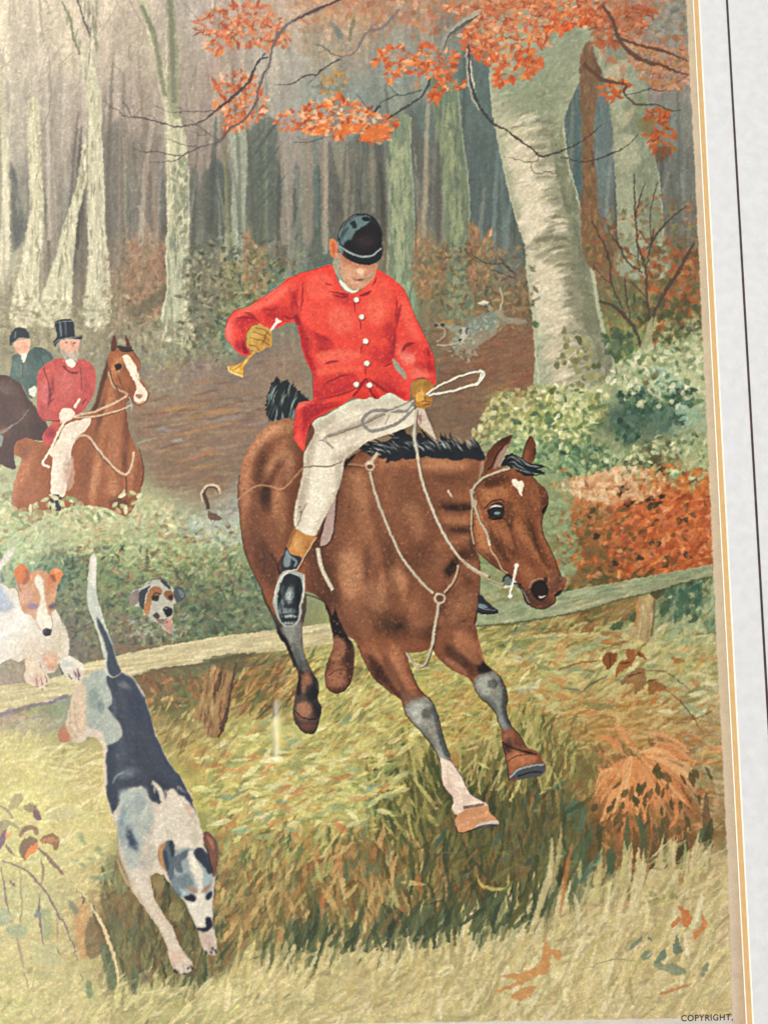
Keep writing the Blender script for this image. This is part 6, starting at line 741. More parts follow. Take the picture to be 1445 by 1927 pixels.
# near hind leg below the boot
M = poly(PH(30, 60, 60, 160, 95, 225, 105, 280, 150, 345, 180, 410, 205, 470, 195, 540, 185, 600, 178, 640, 190, 700, 230, 742, 280, 746, 300, 695, 316, 630, 297, 590, 302, 520, 272, 460, 242, 400, 226, 330, 224, 250, 240, 100, 120, 0), '50423c', 1, 'bay_horse/hind_leg'); c = full(M)
blobs(c, (500, 1140, 12, 36, -20, '6b4330', .9), (545, 1190, 12, 22, -10, '6f7a78', .8), (535, 1200, 5, 24, -20, '2c2a2c', .8), (560, 1230, 5, 34, -12, '3f464a', .9), (552, 1225, 5, 30, -14, '808886', .5), (575, 1280, 10, 24, -8, '6a4634', .8), (590, 1290, 7, 24, 0, '33302f', .8), (568, 1265, 4, 26, -8, '2c2624', .7), (572, 1340, 14, 18, 0, '8f644c', .9), (592, 1340, 8, 18, 0, '5c4236', .7), (578, 1368, 16, 6, 0, '7a4c38', .8)); strokes(c, 100, 7, 1.3, 1.3, .08, a=.5, dj=.3, hard=True)
tone(c, '747f80', .8, PH(125, 250, 215, 225, 222, 300, 225, 340, 240, 400, 215, 400, 180, 330, 130, 280), soft=2); tone(c, '2a2c30', .85, PH(105, 270, 130, 290, 170, 350, 205, 440, 195, 440, 160, 370), soft=1); tone(c, '55605f', .7, PH(180, 350, 215, 360, 245, 420, 260, 460, 215, 450), soft=2); tone(c, '8a5f48', .8, PH(215, 480, 255, 470, 270, 540, 240, 560, 215, 540), soft=2); tone(c, '2c2828', .8, PH(250, 520, 298, 540, 296, 590, 260, 600, 240, 570), soft=2); tone(c, '2a2422', .8, PH(205, 480, 218, 500, 215, 570, 200, 560), soft=1); tone(c, '9a6e55', .75, PH(195, 620, 240, 600, 270, 640, 240, 670, 200, 660), soft=2); tone(c, '2f2a2a', .7, PH(270, 600, 305, 610, 312, 650, 290, 680, 275, 640), soft=2)
line(PH(190, 640, 230, 680, 290, 680), 3, '3a2620', .7); line(PH(190, 700, 230, 742, 280, 746, 300, 690), 2.5, '221d1c', .8); line(PH(30, 80, 95, 225, 150, 345, 205, 470, 195, 560), 1.8, '2a2422', .7); line(PH(105, 270, 150, 340, 190, 440), 4, '26282c', .7)
# trunk
trunk = PF(470, 255, 390, 250, 300, 265, 210, 320, 150, 400, 110, 480, 90, 560, 82, 650, 90, 760, 100, 860, 120, 980, 160, 1080, 215, 1190, 300, 1330, 440, 1200, 545, 1250, 590, 1330) + PH(375, 160, 405, 235, 440, 295, 462, 312, 485, 335, 520, 345, 600, 330, 690, 360, 705, 368, 760, 370, 810, 358, 840, 352, 880, 350, 1000, 300, 1030, 250, 1050, 150, 1050, 60) + PG(850, 920, 822, 835, 815, 700, 810, 600, 830, 480, 860, 330, 880, 280, 790, 275, 680, 285, 560, 275, 440, 270, 300, 290, 200, 250, 120, 190) + PF(760, 410, 680, 470, 600, 440)
M = poly(trunk, B, 1, 'bay_horse/body'); tr = full(M)
blobs(tr, (470, 860, 16, 60, 15, 'a8704c', .9), (500, 815, 40, 16, -25, 'b07a54', .9), (530, 860, 20, 44, 5, '9a6444', .7), (495, 885, 10, 26, 15, '5f3a28', .6), (518, 868, 10, 16, 20, '8f5c40', .6), (460, 960, 10, 60, 0, '9c6546', .8), (490, 990, 12, 70, -5, '744630', .6), (500, 930, 9, 24, 5, '4a2c20', .75), (520, 940, 10, 36, 8, 'a06a4a', .6), (482, 1050, 20, 50, -20, '5f3828', .7), (515, 1070, 16, 44, -10, '6b422f', .6), (470, 1030, 7, 40, -10, '8a5840', .5), (600, 1100, 24, 60, -10, '6a402c', .8), (595, 1050, 10, 50, 0, '7a4c34', .6), (610, 1130, 20, 20, 0, '55331f', .6), (590, 1000, 12, 40, 0, '5c3828', .6))
blobs(tr, (690, 890, 50, 24, 10, '8f5a3c', .7), (640, 960, 14, 90, 5, '8a583c', .6), (665, 1080, 30, 70, 0, '9a6342', .8), (700, 1010, 30, 50, 0, '8f5b3d', .7), (735, 1060, 12, 60, -5, '66402c', .7), (755, 1090, 10, 40, -5, '9c6644', .7), (690, 1090, 8, 40, -8, '6e452f', .5), (720, 1100, 10, 30, 0, 'a06a48', .7), (650, 1150, 24, 40, 0, '7f5036', .6), (690, 1170, 30, 30, 0, '6b422c', .6), (740, 1170, 30, 20, 0, '56331f', .6), (750, 1180, 10, 6, 0, '2a1c18', .8), (800, 1160, 20, 30, 0, '7a4a30', .6), (775, 1130, 16, 16, 0, '8a5636', .6), (840, 1170, 16, 40, 5, '94603f', .7), (855, 1120, 12, 60, 0, '8a5638', .7), (880, 1080, 10, 60, 0, '6b402a', .7), (865, 1180, 6, 14, 40, '2f1e18', .8), (890, 1000, 8, 40, 0, '4a2c1f', .6), (835, 1130, 10, 30, 10, '5a3624', .6))
blobs(tr, (790, 870, 90, 12, 3, '94603f', .8), (760, 900, 40, 30, 0, '824f34', .6), (840, 900, 30, 20, 0, '7a4a30', .7), (860, 955, 34, 7, 0, '3f251a', .85), (870, 935, 30, 7, 0, '8f5a38', .7), (860, 980, 34, 8, 3, '95603f', .8), (870, 1000, 24, 6, 10, '4f2f20', .8), (850, 1020, 24, 6, -15, '8f5c3c', .7), (770, 950, 40, 40, 0, '7f4e33', .6), (740, 930, 20, 50, 10, '8f5b3c', .5), (810, 1000, 30, 30, 0, '774730', .6), (780, 1050, 40, 26, -30, '5f3926', .6), (820, 1060, 16, 30, 30, '6f4630', .6), (850, 1070, 10, 20, 30, '2f1e18', .75), (835, 1050, 6, 26, 35, '7c4e34', .7), (870, 1050, 14, 12, 0, '4a2c1f', .6), (700, 950, 20, 60, 0, '8a583c', .5), (660, 880, 20, 10, 20, '6f4430', .6), (720, 870, 30, 10, 10, '9a6543', .6))
DK, LT_ = '4c2e1f', 'b07a52'
for col, a, p in (('55341f', 0.52, PF(160, 480, 200, 430, 240, 440, 220, 520, 190, 620, 165, 560)), ('4f3021', 0.56, PF(250, 560, 300, 470, 350, 470, 320, 520, 270, 600, 240, 600)), ('b0805a', 0.52, PF(230, 520, 300, 440, 370, 430, 390, 480, 380, 560, 350, 600, 340, 500, 290, 500, 240, 580)), ('462b1e', 0.57, PF(190, 640, 260, 640, 270, 700, 240, 770, 205, 720)), ('a87650', 0.43, PF(270, 660, 330, 640, 350, 760, 330, 880, 290, 840)), ('6a432f', 0.43, PF(120, 720, 180, 760, 200, 900, 190, 1060, 140, 980)), ('4c2f22', 0.52, PF(200, 900, 260, 960, 300, 1060, 280, 1180, 220, 1100)), ('563624', 0.48, PF(470, 960, 520, 980, 560, 1100, 600, 1200, 590, 1330, 540, 1240, 460, 1190, 470, 1080)), ('6f4630', 0.43, PF(600, 700, 640, 640, 660, 800, 640, 1000, 600, 1100, 580, 950)),
                  ('9a6844', 0.43, PF(650, 560, 760, 540, 800, 700, 830, 880, 760, 900, 700, 760)), ('5f3b28', 0.43, PF(800, 700, 860, 820, 920, 960, 900, 1050, 840, 940)), ('a87650', 0.43, PF(640, 1000, 740, 980, 760, 1120, 720, 1240, 640, 1160)), ('5a3826', 0.48, PF(760, 950, 800, 970, 810, 1060, 780, 1080)), ('5c3a28', 0.43, PF(860, 1030, 900, 1050, 930, 1120, 900, 1140)), ('a06c48', 0.43, PF(930, 1050, 1000, 1110, 980, 1200, 900, 1180)), ('6a4430', 0.43, PF(780, 1180, 860, 1200, 940, 1290, 900, 1400, 820, 1330)), ('4a2d20', 0.52, PF(900, 1360, 960, 1370, 990, 1400, 930, 1430, 880, 1400)), ('935f40', 0.43, PF(1000, 1260, 1080, 1240, 1110, 1380, 1040, 1430)), ('5a3826', 0.43, PF(1220, 1200, 1290, 1190, 1260, 1330, 1200, 1400)), ('3a241a', 0.57, PF(1250, 1380, 1290, 1320, 1300, 1330, 1270, 1400)),
                  ('4a2d1e', 0.52, PG(560, 560, 640, 545, 740, 560, 800, 575, 790, 600, 700, 610, 600, 600)), ('9c683f', 0.48, PG(590, 620, 700, 640, 800, 625, 800, 690, 660, 700)), ('4f3020', 0.52, PG(650, 730, 760, 700, 800, 720, 720, 760, 660, 780)), ('94613c', 0.48, PG(570, 830, 660, 760, 780, 750, 800, 790, 690, 800, 600, 880)), ('4a2c1e', 0.52, PG(690, 880, 760, 840, 820, 850, 840, 920, 780, 910)), ('3c241a', 0.57, PG(620, 1000, 690, 900, 710, 910, 660, 1000)), ('8a5838', 0.43, PG(560, 880, 640, 870, 600, 980, 560, 1000)), ('7a4e34', 0.43, PG(450, 500, 560, 480, 620, 640, 560, 760, 480, 680)), ('6b4530', 0.39, PG(300, 400, 420, 380, 470, 560, 440, 760, 350, 640)), ('9f6c48', 0.43, PG(460, 310, 640, 300, 780, 310, 700, 370, 500, 370)), ('5f3c28', 0.43, PG(560, 370, 700, 380, 790, 400, 700, 440, 570, 430)), ('9a6642', 0.43, PG(740, 930, 830, 930, 840, 1040, 760, 1010)), ('5a3825', 0.43, PG(720, 1060, 800, 1100, 820, 1240, 760, 1200)), ('a06a45', 0.39, PG(640, 1180, 700, 1150, 740, 1280, 680, 1340)),
                  ('5a3828', 0.43, PH(370, 100, 420, 180, 470, 270, 500, 320, 440, 290, 400, 220)), ('86573c', 0.43, PH(440, 120, 520, 180, 560, 280, 500, 300)), ('5a3826', 0.39, PH(560, 160, 640, 180, 660, 260, 580, 250))): tone(tr, col, a, p, soft=4)
for col, a, p in (('c0906a', .5, PF(150, 420, 220, 330, 310, 280, 390, 270, 380, 320, 290, 340, 210, 400, 160, 480)), ('b98762', .45, PF(100, 560, 130, 520, 150, 640, 140, 760, 110, 740)), ('bb8a64', .45, PF(640, 1010, 700, 980, 750, 1060, 740, 1180, 690, 1240, 650, 1150)), ('b88560', .4, PF(690, 540, 760, 560, 790, 680, 770, 760, 710, 660)), ('b98862', .4, PF(900, 1090, 960, 1080, 1010, 1150, 960, 1180)), ('b48158', .4, PG(470, 300, 620, 290, 770, 300, 740, 340, 560, 345)), ('b07d56', .4, PG(360, 600, 440, 560, 500, 700, 470, 800)), ('b88560', .4, PH(500, 60, 580, 40, 620, 140, 560, 180)), ('ba8862', .4, PH(600, 330, 680, 360, 690, 400, 620, 390)), ('b07c56', .4, PH(960, 60, 1020, 80, 1020, 180, 970, 160)), ('4a2d20', .5, PF(500, 900, 560, 960, 620, 1120, 640, 1300, 600, 1260, 540, 1100)), ('452a1e', .5, PF(1060, 1400, 1180, 1380, 1240, 1420, 1150, 1470, 1060, 1450)), ('4a2d1f', .45, PF(820, 1380, 960, 1340, 1060, 1420, 960, 1460, 850, 1440))): tone(tr, col, a, p, soft=6)
strokes(tr, 900, 6, 1.3, 1.4, .10, a=.35, dj=.5, hard=True)
strokes(tr, 1500, 2.6, 1.1, 1.2, .10, ['b98860', 'ad7a54', '55351f', '60402c'], a=.38, dj=.9, hard=True)
for p, w, col, a in ((PF(420, 1200, 545, 1250, 590, 1330), 2.5, '2c1d18', .8), (PF(90, 560, 82, 650, 90, 760, 100, 860, 120, 980, 160, 1080, 215, 1190), 1.8, '3a241b', .7), (PG(850, 920, 850, 1100, 838, 1220, 815, 1330), 2, '2c1c16', .7), (PF(330, 1000, 300, 1060, 320, 1100), 5, '3a2820', .6), (PF(265, 990, 300, 1060, 310, 1110), 3, '3a2820', .6), (PG(400, 300, 420, 300), 2, '5a3624', .4)): line(p, w, col, a)
# near fore leg, far fore leg
M = poly(PH(880, 250, 1020, 230, 1045, 300, 1062, 355, 1082, 420, 1140, 470, 1168, 520, 1184, 580, 1176, 640, 1202, 715, 1240, 755, 1272, 812, 1320, 832, 1345, 870, 1364, 905, 1345, 945, 1260, 960, 1190, 972, 1182, 890, 1160, 800, 1150, 720, 1120, 640, 1060, 585, 1030, 540, 1000, 490, 920, 450, 850, 385, 835, 330), '7c4c32', 1, 'bay_horse/fore_leg'); c = full(M)
blobs(c, (870, 1210, 20, 30, -30, '8f5c40', .7), (890, 1240, 12, 30, -35, '5a3826', .6), (905, 1225, 8, 24, -25, 'a06a4a', .7), (860, 1240, 12, 16, -40, '8a5a44', .6), (912, 1262, 10, 14, 0, '3c2e2a', .8), (917, 1283, 12, 18, -10, '7d8888', .95), (927, 1286, 5, 7, 0, '34383a', .4), (940, 1300, 5, 20, -10, '3a4246', .8), (930, 1320, 10, 14, -30, '56625f', .8), (940, 1345, 8, 26, -18, '5a6664', .9), (950, 1345, 5, 30, -18, '33393b', .8), (955, 1385, 12, 14, -20, '94624a', .9), (975, 1400, 10, 12, -30, '6a4534', .7), (955, 1405, 7, 7, 0, '3f2c26', .8), (975, 1425, 24, 14, -10, 'a56a45', .9), (1000, 1425, 12, 12, -20, '8f5a3c', .6), (990, 1415, 14, 3, 10, '46301f', .7)); strokes(c, 160, 6, 1.4, 1.0, .07, a=.45, dj=.4, hard=True)
tone(c, '76817f', .95, PH(1025, 500, 1060, 465, 1130, 462, 1165, 520, 1180, 580, 1172, 640, 1200, 712, 1155, 725, 1120, 640, 1060, 585, 1030, 545), soft=2); tone(c, '9aa4a0', .7, PH(1045, 500, 1090, 480, 1120, 510, 1100, 570, 1060, 555), soft=2); tone(c, '2f3538', .5, PH(1092, 505, 1120, 490, 1140, 515, 1125, 540, 1098, 535), soft=1); tone(c, '39434a', .8, PH(1140, 490, 1168, 520, 1184, 580, 1176, 640, 1202, 715, 1185, 712, 1155, 640, 1160, 560), soft=2); tone(c, '4a5558', .6, PH(1060, 580, 1120, 600, 1140, 660, 1110, 640), soft=2); tone(c, '352a26', .85, PH(1040, 430, 1080, 415, 1112, 450, 1070, 470, 1045, 465), soft=2)
tone(c, '462c20', .6, PH(890, 330, 950, 360, 1010, 420, 1030, 480, 960, 430, 900, 380), soft=3); tone(c, 'a8714e', .6, PH(940, 270, 1010, 290, 1050, 390, 1060, 430, 1000, 400, 950, 340), soft=3); tone(c, '9c6c50', .6, PH(880, 390, 960, 430, 1000, 480, 930, 450), soft=2); tone(c, '5a3a2a', .7, PH(1165, 790, 1200, 770, 1200, 830, 1175, 840), soft=2); tone(c, 'b0704a', .6, PH(1195, 870, 1260, 850, 1320, 860, 1300, 890, 1230, 910, 1200, 935), soft=2); line(PH(1185, 880, 1230, 855, 1300, 845), 2, '4a2c1e', .7)
poly(PH(1190, 960, 1230, 920, 1300, 895, 1350, 890, 1362, 908, 1345, 945, 1260, 962), '4a4c4e', 1, 'bay_horse/hoof'); line(PH(1195, 955, 1240, 918, 1310, 898, 1355, 895), 3, '9aa2a4', .8); line(PH(1230, 950, 1300, 930, 1345, 930), 3, '22201f', .8)
for p, w in ((PH(1140, 470, 1168, 520, 1184, 580, 1176, 640, 1202, 715, 1240, 755, 1272, 812), 2.2), (PH(1030, 540, 1060, 585, 1120, 640, 1150, 720), 2), (PH(1155, 790, 1190, 810, 1250, 830, 1320, 850), 2.5), (PH(1160, 800, 1180, 890, 1190, 970), 2)): line(p, w, '2a2320', .75)
M = poly(PH(485, 330, 600, 310, 690, 350, 708, 370, 732, 450, 770, 540, 830, 600, 862, 680, 880, 760, 915, 860, 932, 890, 975, 960, 1010, 1030, 1075, 1070, 1100, 1120, 1140, 1160, 1130, 1178, 1040, 1195, 960, 1216, 940, 1180, 947, 1130, 920, 1100, 926, 1050, 880, 990, 870, 890, 840, 820, 780, 745, 712, 665, 690, 600, 640, 560, 560, 490, 510, 400), B, 1, 'bay_horse/fore_leg'); c = full(M)
blobs(c, (700, 1240, 20, 30, -10, '9a6344', .7), (715, 1270, 10, 40, -20, '4c2e20', .7), (695, 1250, 8, 40, -18, '6a412c', .6), (745, 1270, 14, 50, -20, 'a06a4a', .8), (760, 1250, 8, 40, -12, '7a4c34', .6), (730, 1300, 8, 30, -30, '8f5b40', .6), (762, 1310, 10, 20, -20, '86604c', .7), (690, 1270, 8, 30, -20, '94604a', .6), (785, 1335, 18, 16, 0, '87908e', .95), (798, 1340, 7, 8, 0, '3f4446', .4), (782, 1355, 10, 12, 0, '9aa29e', .6), (815, 1345, 6, 24, -15, '3a4044', .8), (800, 1375, 14, 14, -20, '5c6866', .8), (790, 1375, 6, 14, -20, 'a0a8a4', .5), (828, 1400, 9, 34, -22, '5c6a6a', .9), (838, 1400, 5, 34, -20, '39424a', .8), (835, 1425, 12, 10, -20, '98a09c', .7))
tone(c, '7f8a87', .95, PH(705, 625, 740, 590, 800, 578, 838, 608, 860, 680, 880, 760, 915, 862, 870, 885, 840, 820, 780, 745, 712, 662), soft=2); tone(c, 'a0a8a3', .7, PH(720, 640, 760, 605, 790, 620, 780, 700, 750, 690), soft=2); tone(c, '353b3d', .5, PH(780, 650, 800, 630, 830, 640, 825, 675, 795, 680), soft=2); tone(c, '39434a', .8, PH(825, 605, 850, 650, 865, 720, 890, 790, 915, 860, 895, 860, 860, 770, 840, 680), soft=2); tone(c, '4f5a5c', .6, PH(740, 700, 800, 745, 850, 800, 880, 870, 850, 830, 790, 760), soft=2); tone(c, '9aa29e', .6, PH(850, 800, 875, 840, 890, 880, 868, 870), soft=2)
tone(c, '4a2d20', .7, PH(525, 390, 560, 380, 600, 450, 680, 560, 690, 600, 620, 530, 560, 470), soft=3); tone(c, 'ad7551', .65, PH(640, 330, 690, 370, 720, 470, 760, 550, 740, 570, 690, 500, 650, 420), soft=3); tone(c, '5f3c2a', .6, PH(590, 380, 630, 400, 700, 520, 720, 590, 660, 520, 610, 450), soft=3); tone(c, '94603f', .6, PH(500, 350, 560, 350, 600, 420, 560, 400), soft=3); tone(c, '6e5a50', .6, PH(690, 580, 740, 560, 790, 575, 730, 600), soft=2)
poly(PH(868, 880, 890, 870, 932, 892, 975, 960, 1010, 1030, 1075, 1072, 1088, 1100, 1000, 1105, 945, 1130, 922, 1098, 928, 1050, 882, 990), 'cfc0b2', .98, soft=1); blobs(c, (858, 1470, 8, 30, -20, 'dccfc2', .6), (850, 1490, 5, 20, -20, 'b5a59a', .5), (880, 1500, 12, 8, 0, 'c0b0a4', .5))
poly(PH(945, 1135, 1000, 1105, 1085, 1090, 1100, 1120, 1140, 1160, 1132, 1178, 1040, 1195, 960, 1216, 940, 1182), 'bf8560', 1, 'bay_horse/hoof'); poly(PH(1040, 1180, 1090, 1160, 1140, 1158, 1130, 1178, 1040, 1197), 'b8b4ac', .9); line(PH(1020, 1198, 1080, 1180, 1135, 1175), 3, '3c3836', .8); line(PH(960, 1180, 1040, 1140, 1100, 1125), 8, 'cc9670', .5, soft=1)
for i in range(12): line(PH(985 + i * 8, 1104 - i * 1.5, 982 + i * 8, 1088 - i), 2.5, '4a302a', .8, sm=False)
strokes(c * box(660, 1200, 830, 1340), 160, 6, 1.4, .9, .07, a=.45, dj=.4, hard=True); strokes(c * box(760, 1310, 860, 1440), 90, 5, 1.3, 1.1, .07, a=.45, dj=.4, hard=True)
for p, w in ((PH(732, 450, 770, 540, 830, 600, 862, 680, 880, 760, 915, 860), 2.4), (PH(690, 600, 712, 665, 780, 745, 840, 820, 870, 890), 2), (PH(485, 335, 510, 400, 560, 490, 640, 560), 1.8), (PH(932, 892, 975, 960, 1010, 1030, 1075, 1070), 1.6), (PH(870, 890, 880, 990, 926, 1050, 920, 1100), 1.4), (PH(940, 1182, 960, 1216, 1040, 1196, 1130, 1178), 2.5)): line(p, w, '2c2624', .75)
# head
head = PG(830, 480, 850, 410, 870, 360, 900, 345, 980, 330, 1060, 340, 1110, 360, 1180, 395, 1225, 440, 1265, 480, 1282, 560, 1255, 625, 1240, 700, 1260, 780, 1290, 850, 1325, 920, 1350, 980, 1365, 1025, 1395, 1040, 1392, 1070, 1375, 1110, 1330, 1150, 1320, 1195, 1260, 1230, 1200, 1225, 1150, 1190, 1125, 1130, 1095, 1075, 1040, 1040, 1000, 1000, 930, 950, 860, 890, 820, 830, 810, 720, 815, 600)
M = poly(head, '80492a', 1, 'bay_horse/head'); hd = full(M)
blobs(hd, (915, 930, 14, 20, 0, '9a5f38', .7), (955, 920, 24, 20, 20, '8a522f', .6), (930, 905, 30, 8, -10, '6a3e26', .6), (910, 1010, 14, 40, -10, 'a5653c', .85), (940, 1030, 12, 40, -25, '7a4728', .6), (900, 1040, 8, 24, -10, '8f5634', .6), (980, 980, 12, 60, -28, '96592f', .7), (1000, 1010, 8, 50, -28, '6b3d22', .7), (1020, 1050, 10, 40, -28, '945731', .7), (965, 1040, 8, 36, -30, '5a3320', .6), (1005, 935, 14, 30, -10, '874d2a', .6), (1022, 945, 8, 26, 0, '6f4024', .6), (990, 1080, 12, 30, -30, '8f532e', .7), (1040, 1080, 8, 20, -10, '9a5c36', .7), (1040, 1110, 14, 12, 0, '6b4434', .7), (1015, 1130, 20, 10, 0, '5a3a32', .8), (995, 1120, 8, 14, -20, '4a3530', .7), (960, 985, 6, 10, 0, '4a2a1a', .6), (1050, 1092, 6, 6, 0, '4f352b', .7), (955, 1085, 6, 14, -40, '5a3522', .6), (925, 1070, 16, 8, 40, '6b4028', .6), (900, 970, 6, 20, 0, 'b87a50', .6), (922, 960, 14, 8, -20, 'a06238', .6))
for col, a, p in (('a56a40', 0.61, PG(860, 520, 920, 470, 1000, 460, 1010, 530, 930, 545, 880, 580)), ('4f2f1d', 0.61, PG(870, 420, 960, 380, 1040, 400, 1000, 440, 900, 470)), ('55331f', 0.56, PG(1010, 570, 1060, 560, 1070, 660, 1020, 700)), ('a5693e', 0.56, PG(900, 680, 980, 690, 1040, 760, 1060, 860, 990, 800, 930, 740)), ('4a2c1b', 0.61, PG(905, 700, 940, 760, 990, 840, 1030, 930, 1000, 920, 940, 820)), ('9c623a', 0.56, PG(1060, 680, 1130, 700, 1180, 800, 1240, 920, 1180, 880, 1100, 780)), ('52311e', 0.61, PG(1150, 620, 1200, 720, 1230, 820, 1290, 930, 1330, 1000, 1280, 980, 1210, 870, 1160, 740)), ('a46a40', 0.50, PG(1215, 640, 1245, 700, 1260, 790, 1320, 920, 1290, 900, 1230, 780)), ('8a5432', 0.50, PG(1130, 430, 1210, 450, 1250, 520, 1220, 600, 1150, 520)), ('5a3520', 0.50, PG(1230, 470, 1275, 520, 1275, 590, 1240, 610)), ('b07648', 0.56, PG(815, 620, 850, 640, 880, 780, 900, 880, 850, 850, 820, 760)), ('5a3722', 0.50, PG(860, 850, 930, 900, 1000, 980, 940, 950, 880, 900)), ('99613a', 0.50, PG(1060, 900, 1140, 950, 1200, 1010, 1150, 1040, 1080, 990)), ('6a4638', 0.61, PG(1290, 1000, 1360, 1020, 1370, 1080, 1310, 1120, 1290, 1060)), ('4f3a35', 0.66, PG(1150, 1180, 1230, 1200, 1310, 1170, 1290, 1215, 1210, 1225))): tone(hd, col, a, p, soft=3)
strokes(hd, 420, 7, 1.4, 1.05, .08, a=.4, dj=.4, hard=True); strokes(hd, 500, 2.4, 1.1, 1.1, .1, ['bd8354', '4f2e1c', 'ad7044'], a=.4, dj=.8, hard=True)
for p in (PG(1180, 700, 1200, 800, 1240, 900, 1290, 980), PG(1040, 720, 1070, 820, 1110, 900), PG(950, 700, 980, 780, 1010, 880, 1040, 950), PG(1000, 850, 1010, 890), PG(1110, 850, 1125, 900), PG(1140, 640, 1160, 700), PG(1205, 920, 1215, 950)): line(p, 4, '4a2a1a', .4, taper=(.2, .2), soft=1)
poly(PG(1050, 420, 1075, 410, 1090, 425, 1115, 418, 1130, 450, 1115, 490, 1118, 520, 1100, 505, 1085, 470, 1060, 450), 'dccbb8', .97); line(PG(652, 478, 660, 500, 672, 522), 3, 'e2d6c2', .95)
# eye
poly(PG(898, 605, 930, 572, 975, 560, 1000, 580, 1004, 635, 985, 658, 940, 660, 910, 642), '2a1c18', .9, soft=1); line(PG(906, 603, 930, 585, 965, 578, 992, 588), 2.6, 'cfc8bc', .9, taper=(.3, .3)); poly(PG(912, 625, 940, 600, 990, 605, 1000, 630, 980, 650, 935, 652), '2f3338', 1); poly(PG(942, 626, 958, 616, 980, 621, 974, 634, 950, 637), '6c8086', .85); line(PG(905, 650, 940, 668, 990, 660, 1015, 665), 2.5, '1a1210', .8); line(PG(880, 600, 920, 555, 980, 540, 1005, 560), 2.5, '3a2016', .8)
# muzzle
poly(PG(1172, 1110, 1195, 1062, 1240, 1050, 1265, 1070, 1285, 1110, 1275, 1150, 1240, 1178, 1200, 1160), '241a1c', .95, soft=1); poly(PG(1180, 1100, 1210, 1060, 1250, 1070, 1275, 1110, 1250, 1150, 1200, 1140), '3c2620', .9, soft=1); line(PG(1160, 1105, 1185, 1055, 1230, 1038, 1260, 1048), 2.4, '857874', .7); line(PG(1222, 1152, 1240, 1160, 1270, 1148), 2.8, 'c4bcb8', .8, taper=(.3, .2)); line(PG(1090, 1080, 1120, 1110, 1140, 1170, 1160, 1205), 6, '3c2f2e', .85); line(PG(1115, 1105, 1140, 1150, 1165, 1195), 2, '8f8684', .7); line(PG(1125, 1140, 1160, 1200, 1210, 1228, 1265, 1228, 1320, 1195, 1330, 1150), 2, '241c1c', .8); poly(PG(1320, 1150, 1340, 1125, 1375, 1110, 1360, 1140, 1335, 1155), '241c1e', .85); poly(PG(1250, 1040, 1270, 1030, 1280, 1055, 1265, 1070), '3a2a2a', .8); poly(PG(1370, 1030, 1395, 1040, 1390, 1072, 1372, 1055), '7a5a50', .8); line(PG(1180, 395, 1225, 440, 1265, 480, 1282, 560, 1255, 625, 1240, 700, 1260, 780, 1325, 920, 1365, 1025), 2, '3c2519', .75); poly(PG(1245, 600, 1280, 570, 1270, 610, 1252, 628), '2c1c18', .8); line(PG(815, 830, 860, 890, 930, 950, 1000, 1000), 1.8, '3a2418', .7)
# ears
M = poly(PG(875, 375, 872, 320, 900, 240, 940, 190, 1000, 150, 1050, 130, 1055, 150, 1030, 200, 1000, 270, 960, 330, 920, 350), '6a3d24', 1, 'bay_horse/ear'); blobs(full(M), (925, 850, 8, 26, 35, '54301e', .6), (950, 828, 8, 14, 50, '3c2218', .6)); poly(PG(935, 340, 960, 270, 1000, 210, 1030, 190, 1005, 265, 960, 335), '9a7a70', .9, soft=1); line(PG(900, 350, 930, 320, 960, 250, 1000, 200), 3, '2e1c16', .7); line(PG(860, 370, 865, 310, 885, 270), 7, '9c7866', .7, soft=1)
M = poly(PG(1115, 280, 1130, 220, 1150, 160, 1165, 138, 1185, 150, 1200, 200, 1205, 250, 1190, 300, 1160, 315), '6b3e26', 1, 'bay_horse/ear'); blobs(full(M), (1008, 850, 6, 18, 10, '4a2a1c', .7), (990, 858, 4, 14, 10, '8a5638', .6)); line(PG(1115, 280, 1135, 210, 1165, 140, 1195, 180, 1206, 250), 1.8, '2c1a14', .7)
# mane and forelock
M = poly(PG(160, 215, 240, 180, 300, 150, 330, 100, 345, 60, 370, 90, 400, 120, 440, 150, 470, 110, 500, 150, 540, 140, 590, 180, 610, 130, 630, 160, 655, 170, 680, 150, 700, 200, 740, 190, 790, 230, 800, 180, 830, 200, 860, 240, 888, 280, 850, 292, 780, 280, 690, 290, 600, 280, 520, 265, 450, 285, 380, 285, 300, 300, 255, 310, 270, 280, 210, 275, 230, 240), '24262b', 1, 'bay_horse/mane', rough=1.2); c = full(M)
for p, w in ((PG(90, 175, 150, 178, 220, 195, 280, 190), 6), (PG(155, 230, 220, 235, 300, 220), 6), (PG(320, 30, 345, 80, 390, 130), 5), (PG(290, 90, 320, 130, 380, 170), 6), (PG(255, 305, 310, 270, 380, 260), 6), (PG(600, 115, 612, 170, 630, 220), 6), (PG(628, 118, 640, 180, 655, 230), 5), (PG(663, 110, 672, 170, 690, 220), 5), (PG(690, 160, 720, 210, 760, 250), 6), (PG(735, 195, 780, 230, 800, 270), 6), (PG(785, 150, 810, 190, 845, 250), 6), (PG(815, 160, 845, 200, 880, 275), 5), (PG(480, 95, 510, 140, 560, 180), 6), (PG(260, 120, 310, 150, 360, 190), 5), (PG(700, 190, 740, 230), 4), (PG(770, 185, 800, 220), 4)): line(p, w, '24262b', .95, 'bay_horse/mane', taper=(.1, 1))
for _ in range(1):
    x, y = rng.uniform(700, 905), rng.uniform(815, 862); k = c[int(y) - CY0, int(x) - CX0]
    if k > .5: line([(x - 9, y + rng.normal(2, 2)), (x, y), (x + 9, y + rng.normal(1, 3))], rng.uniform(1, 2), ['8f9698', '6a7276', 'aab0b0', '15171a'][rng.integers(4)], .65, taper=(.1, .1))
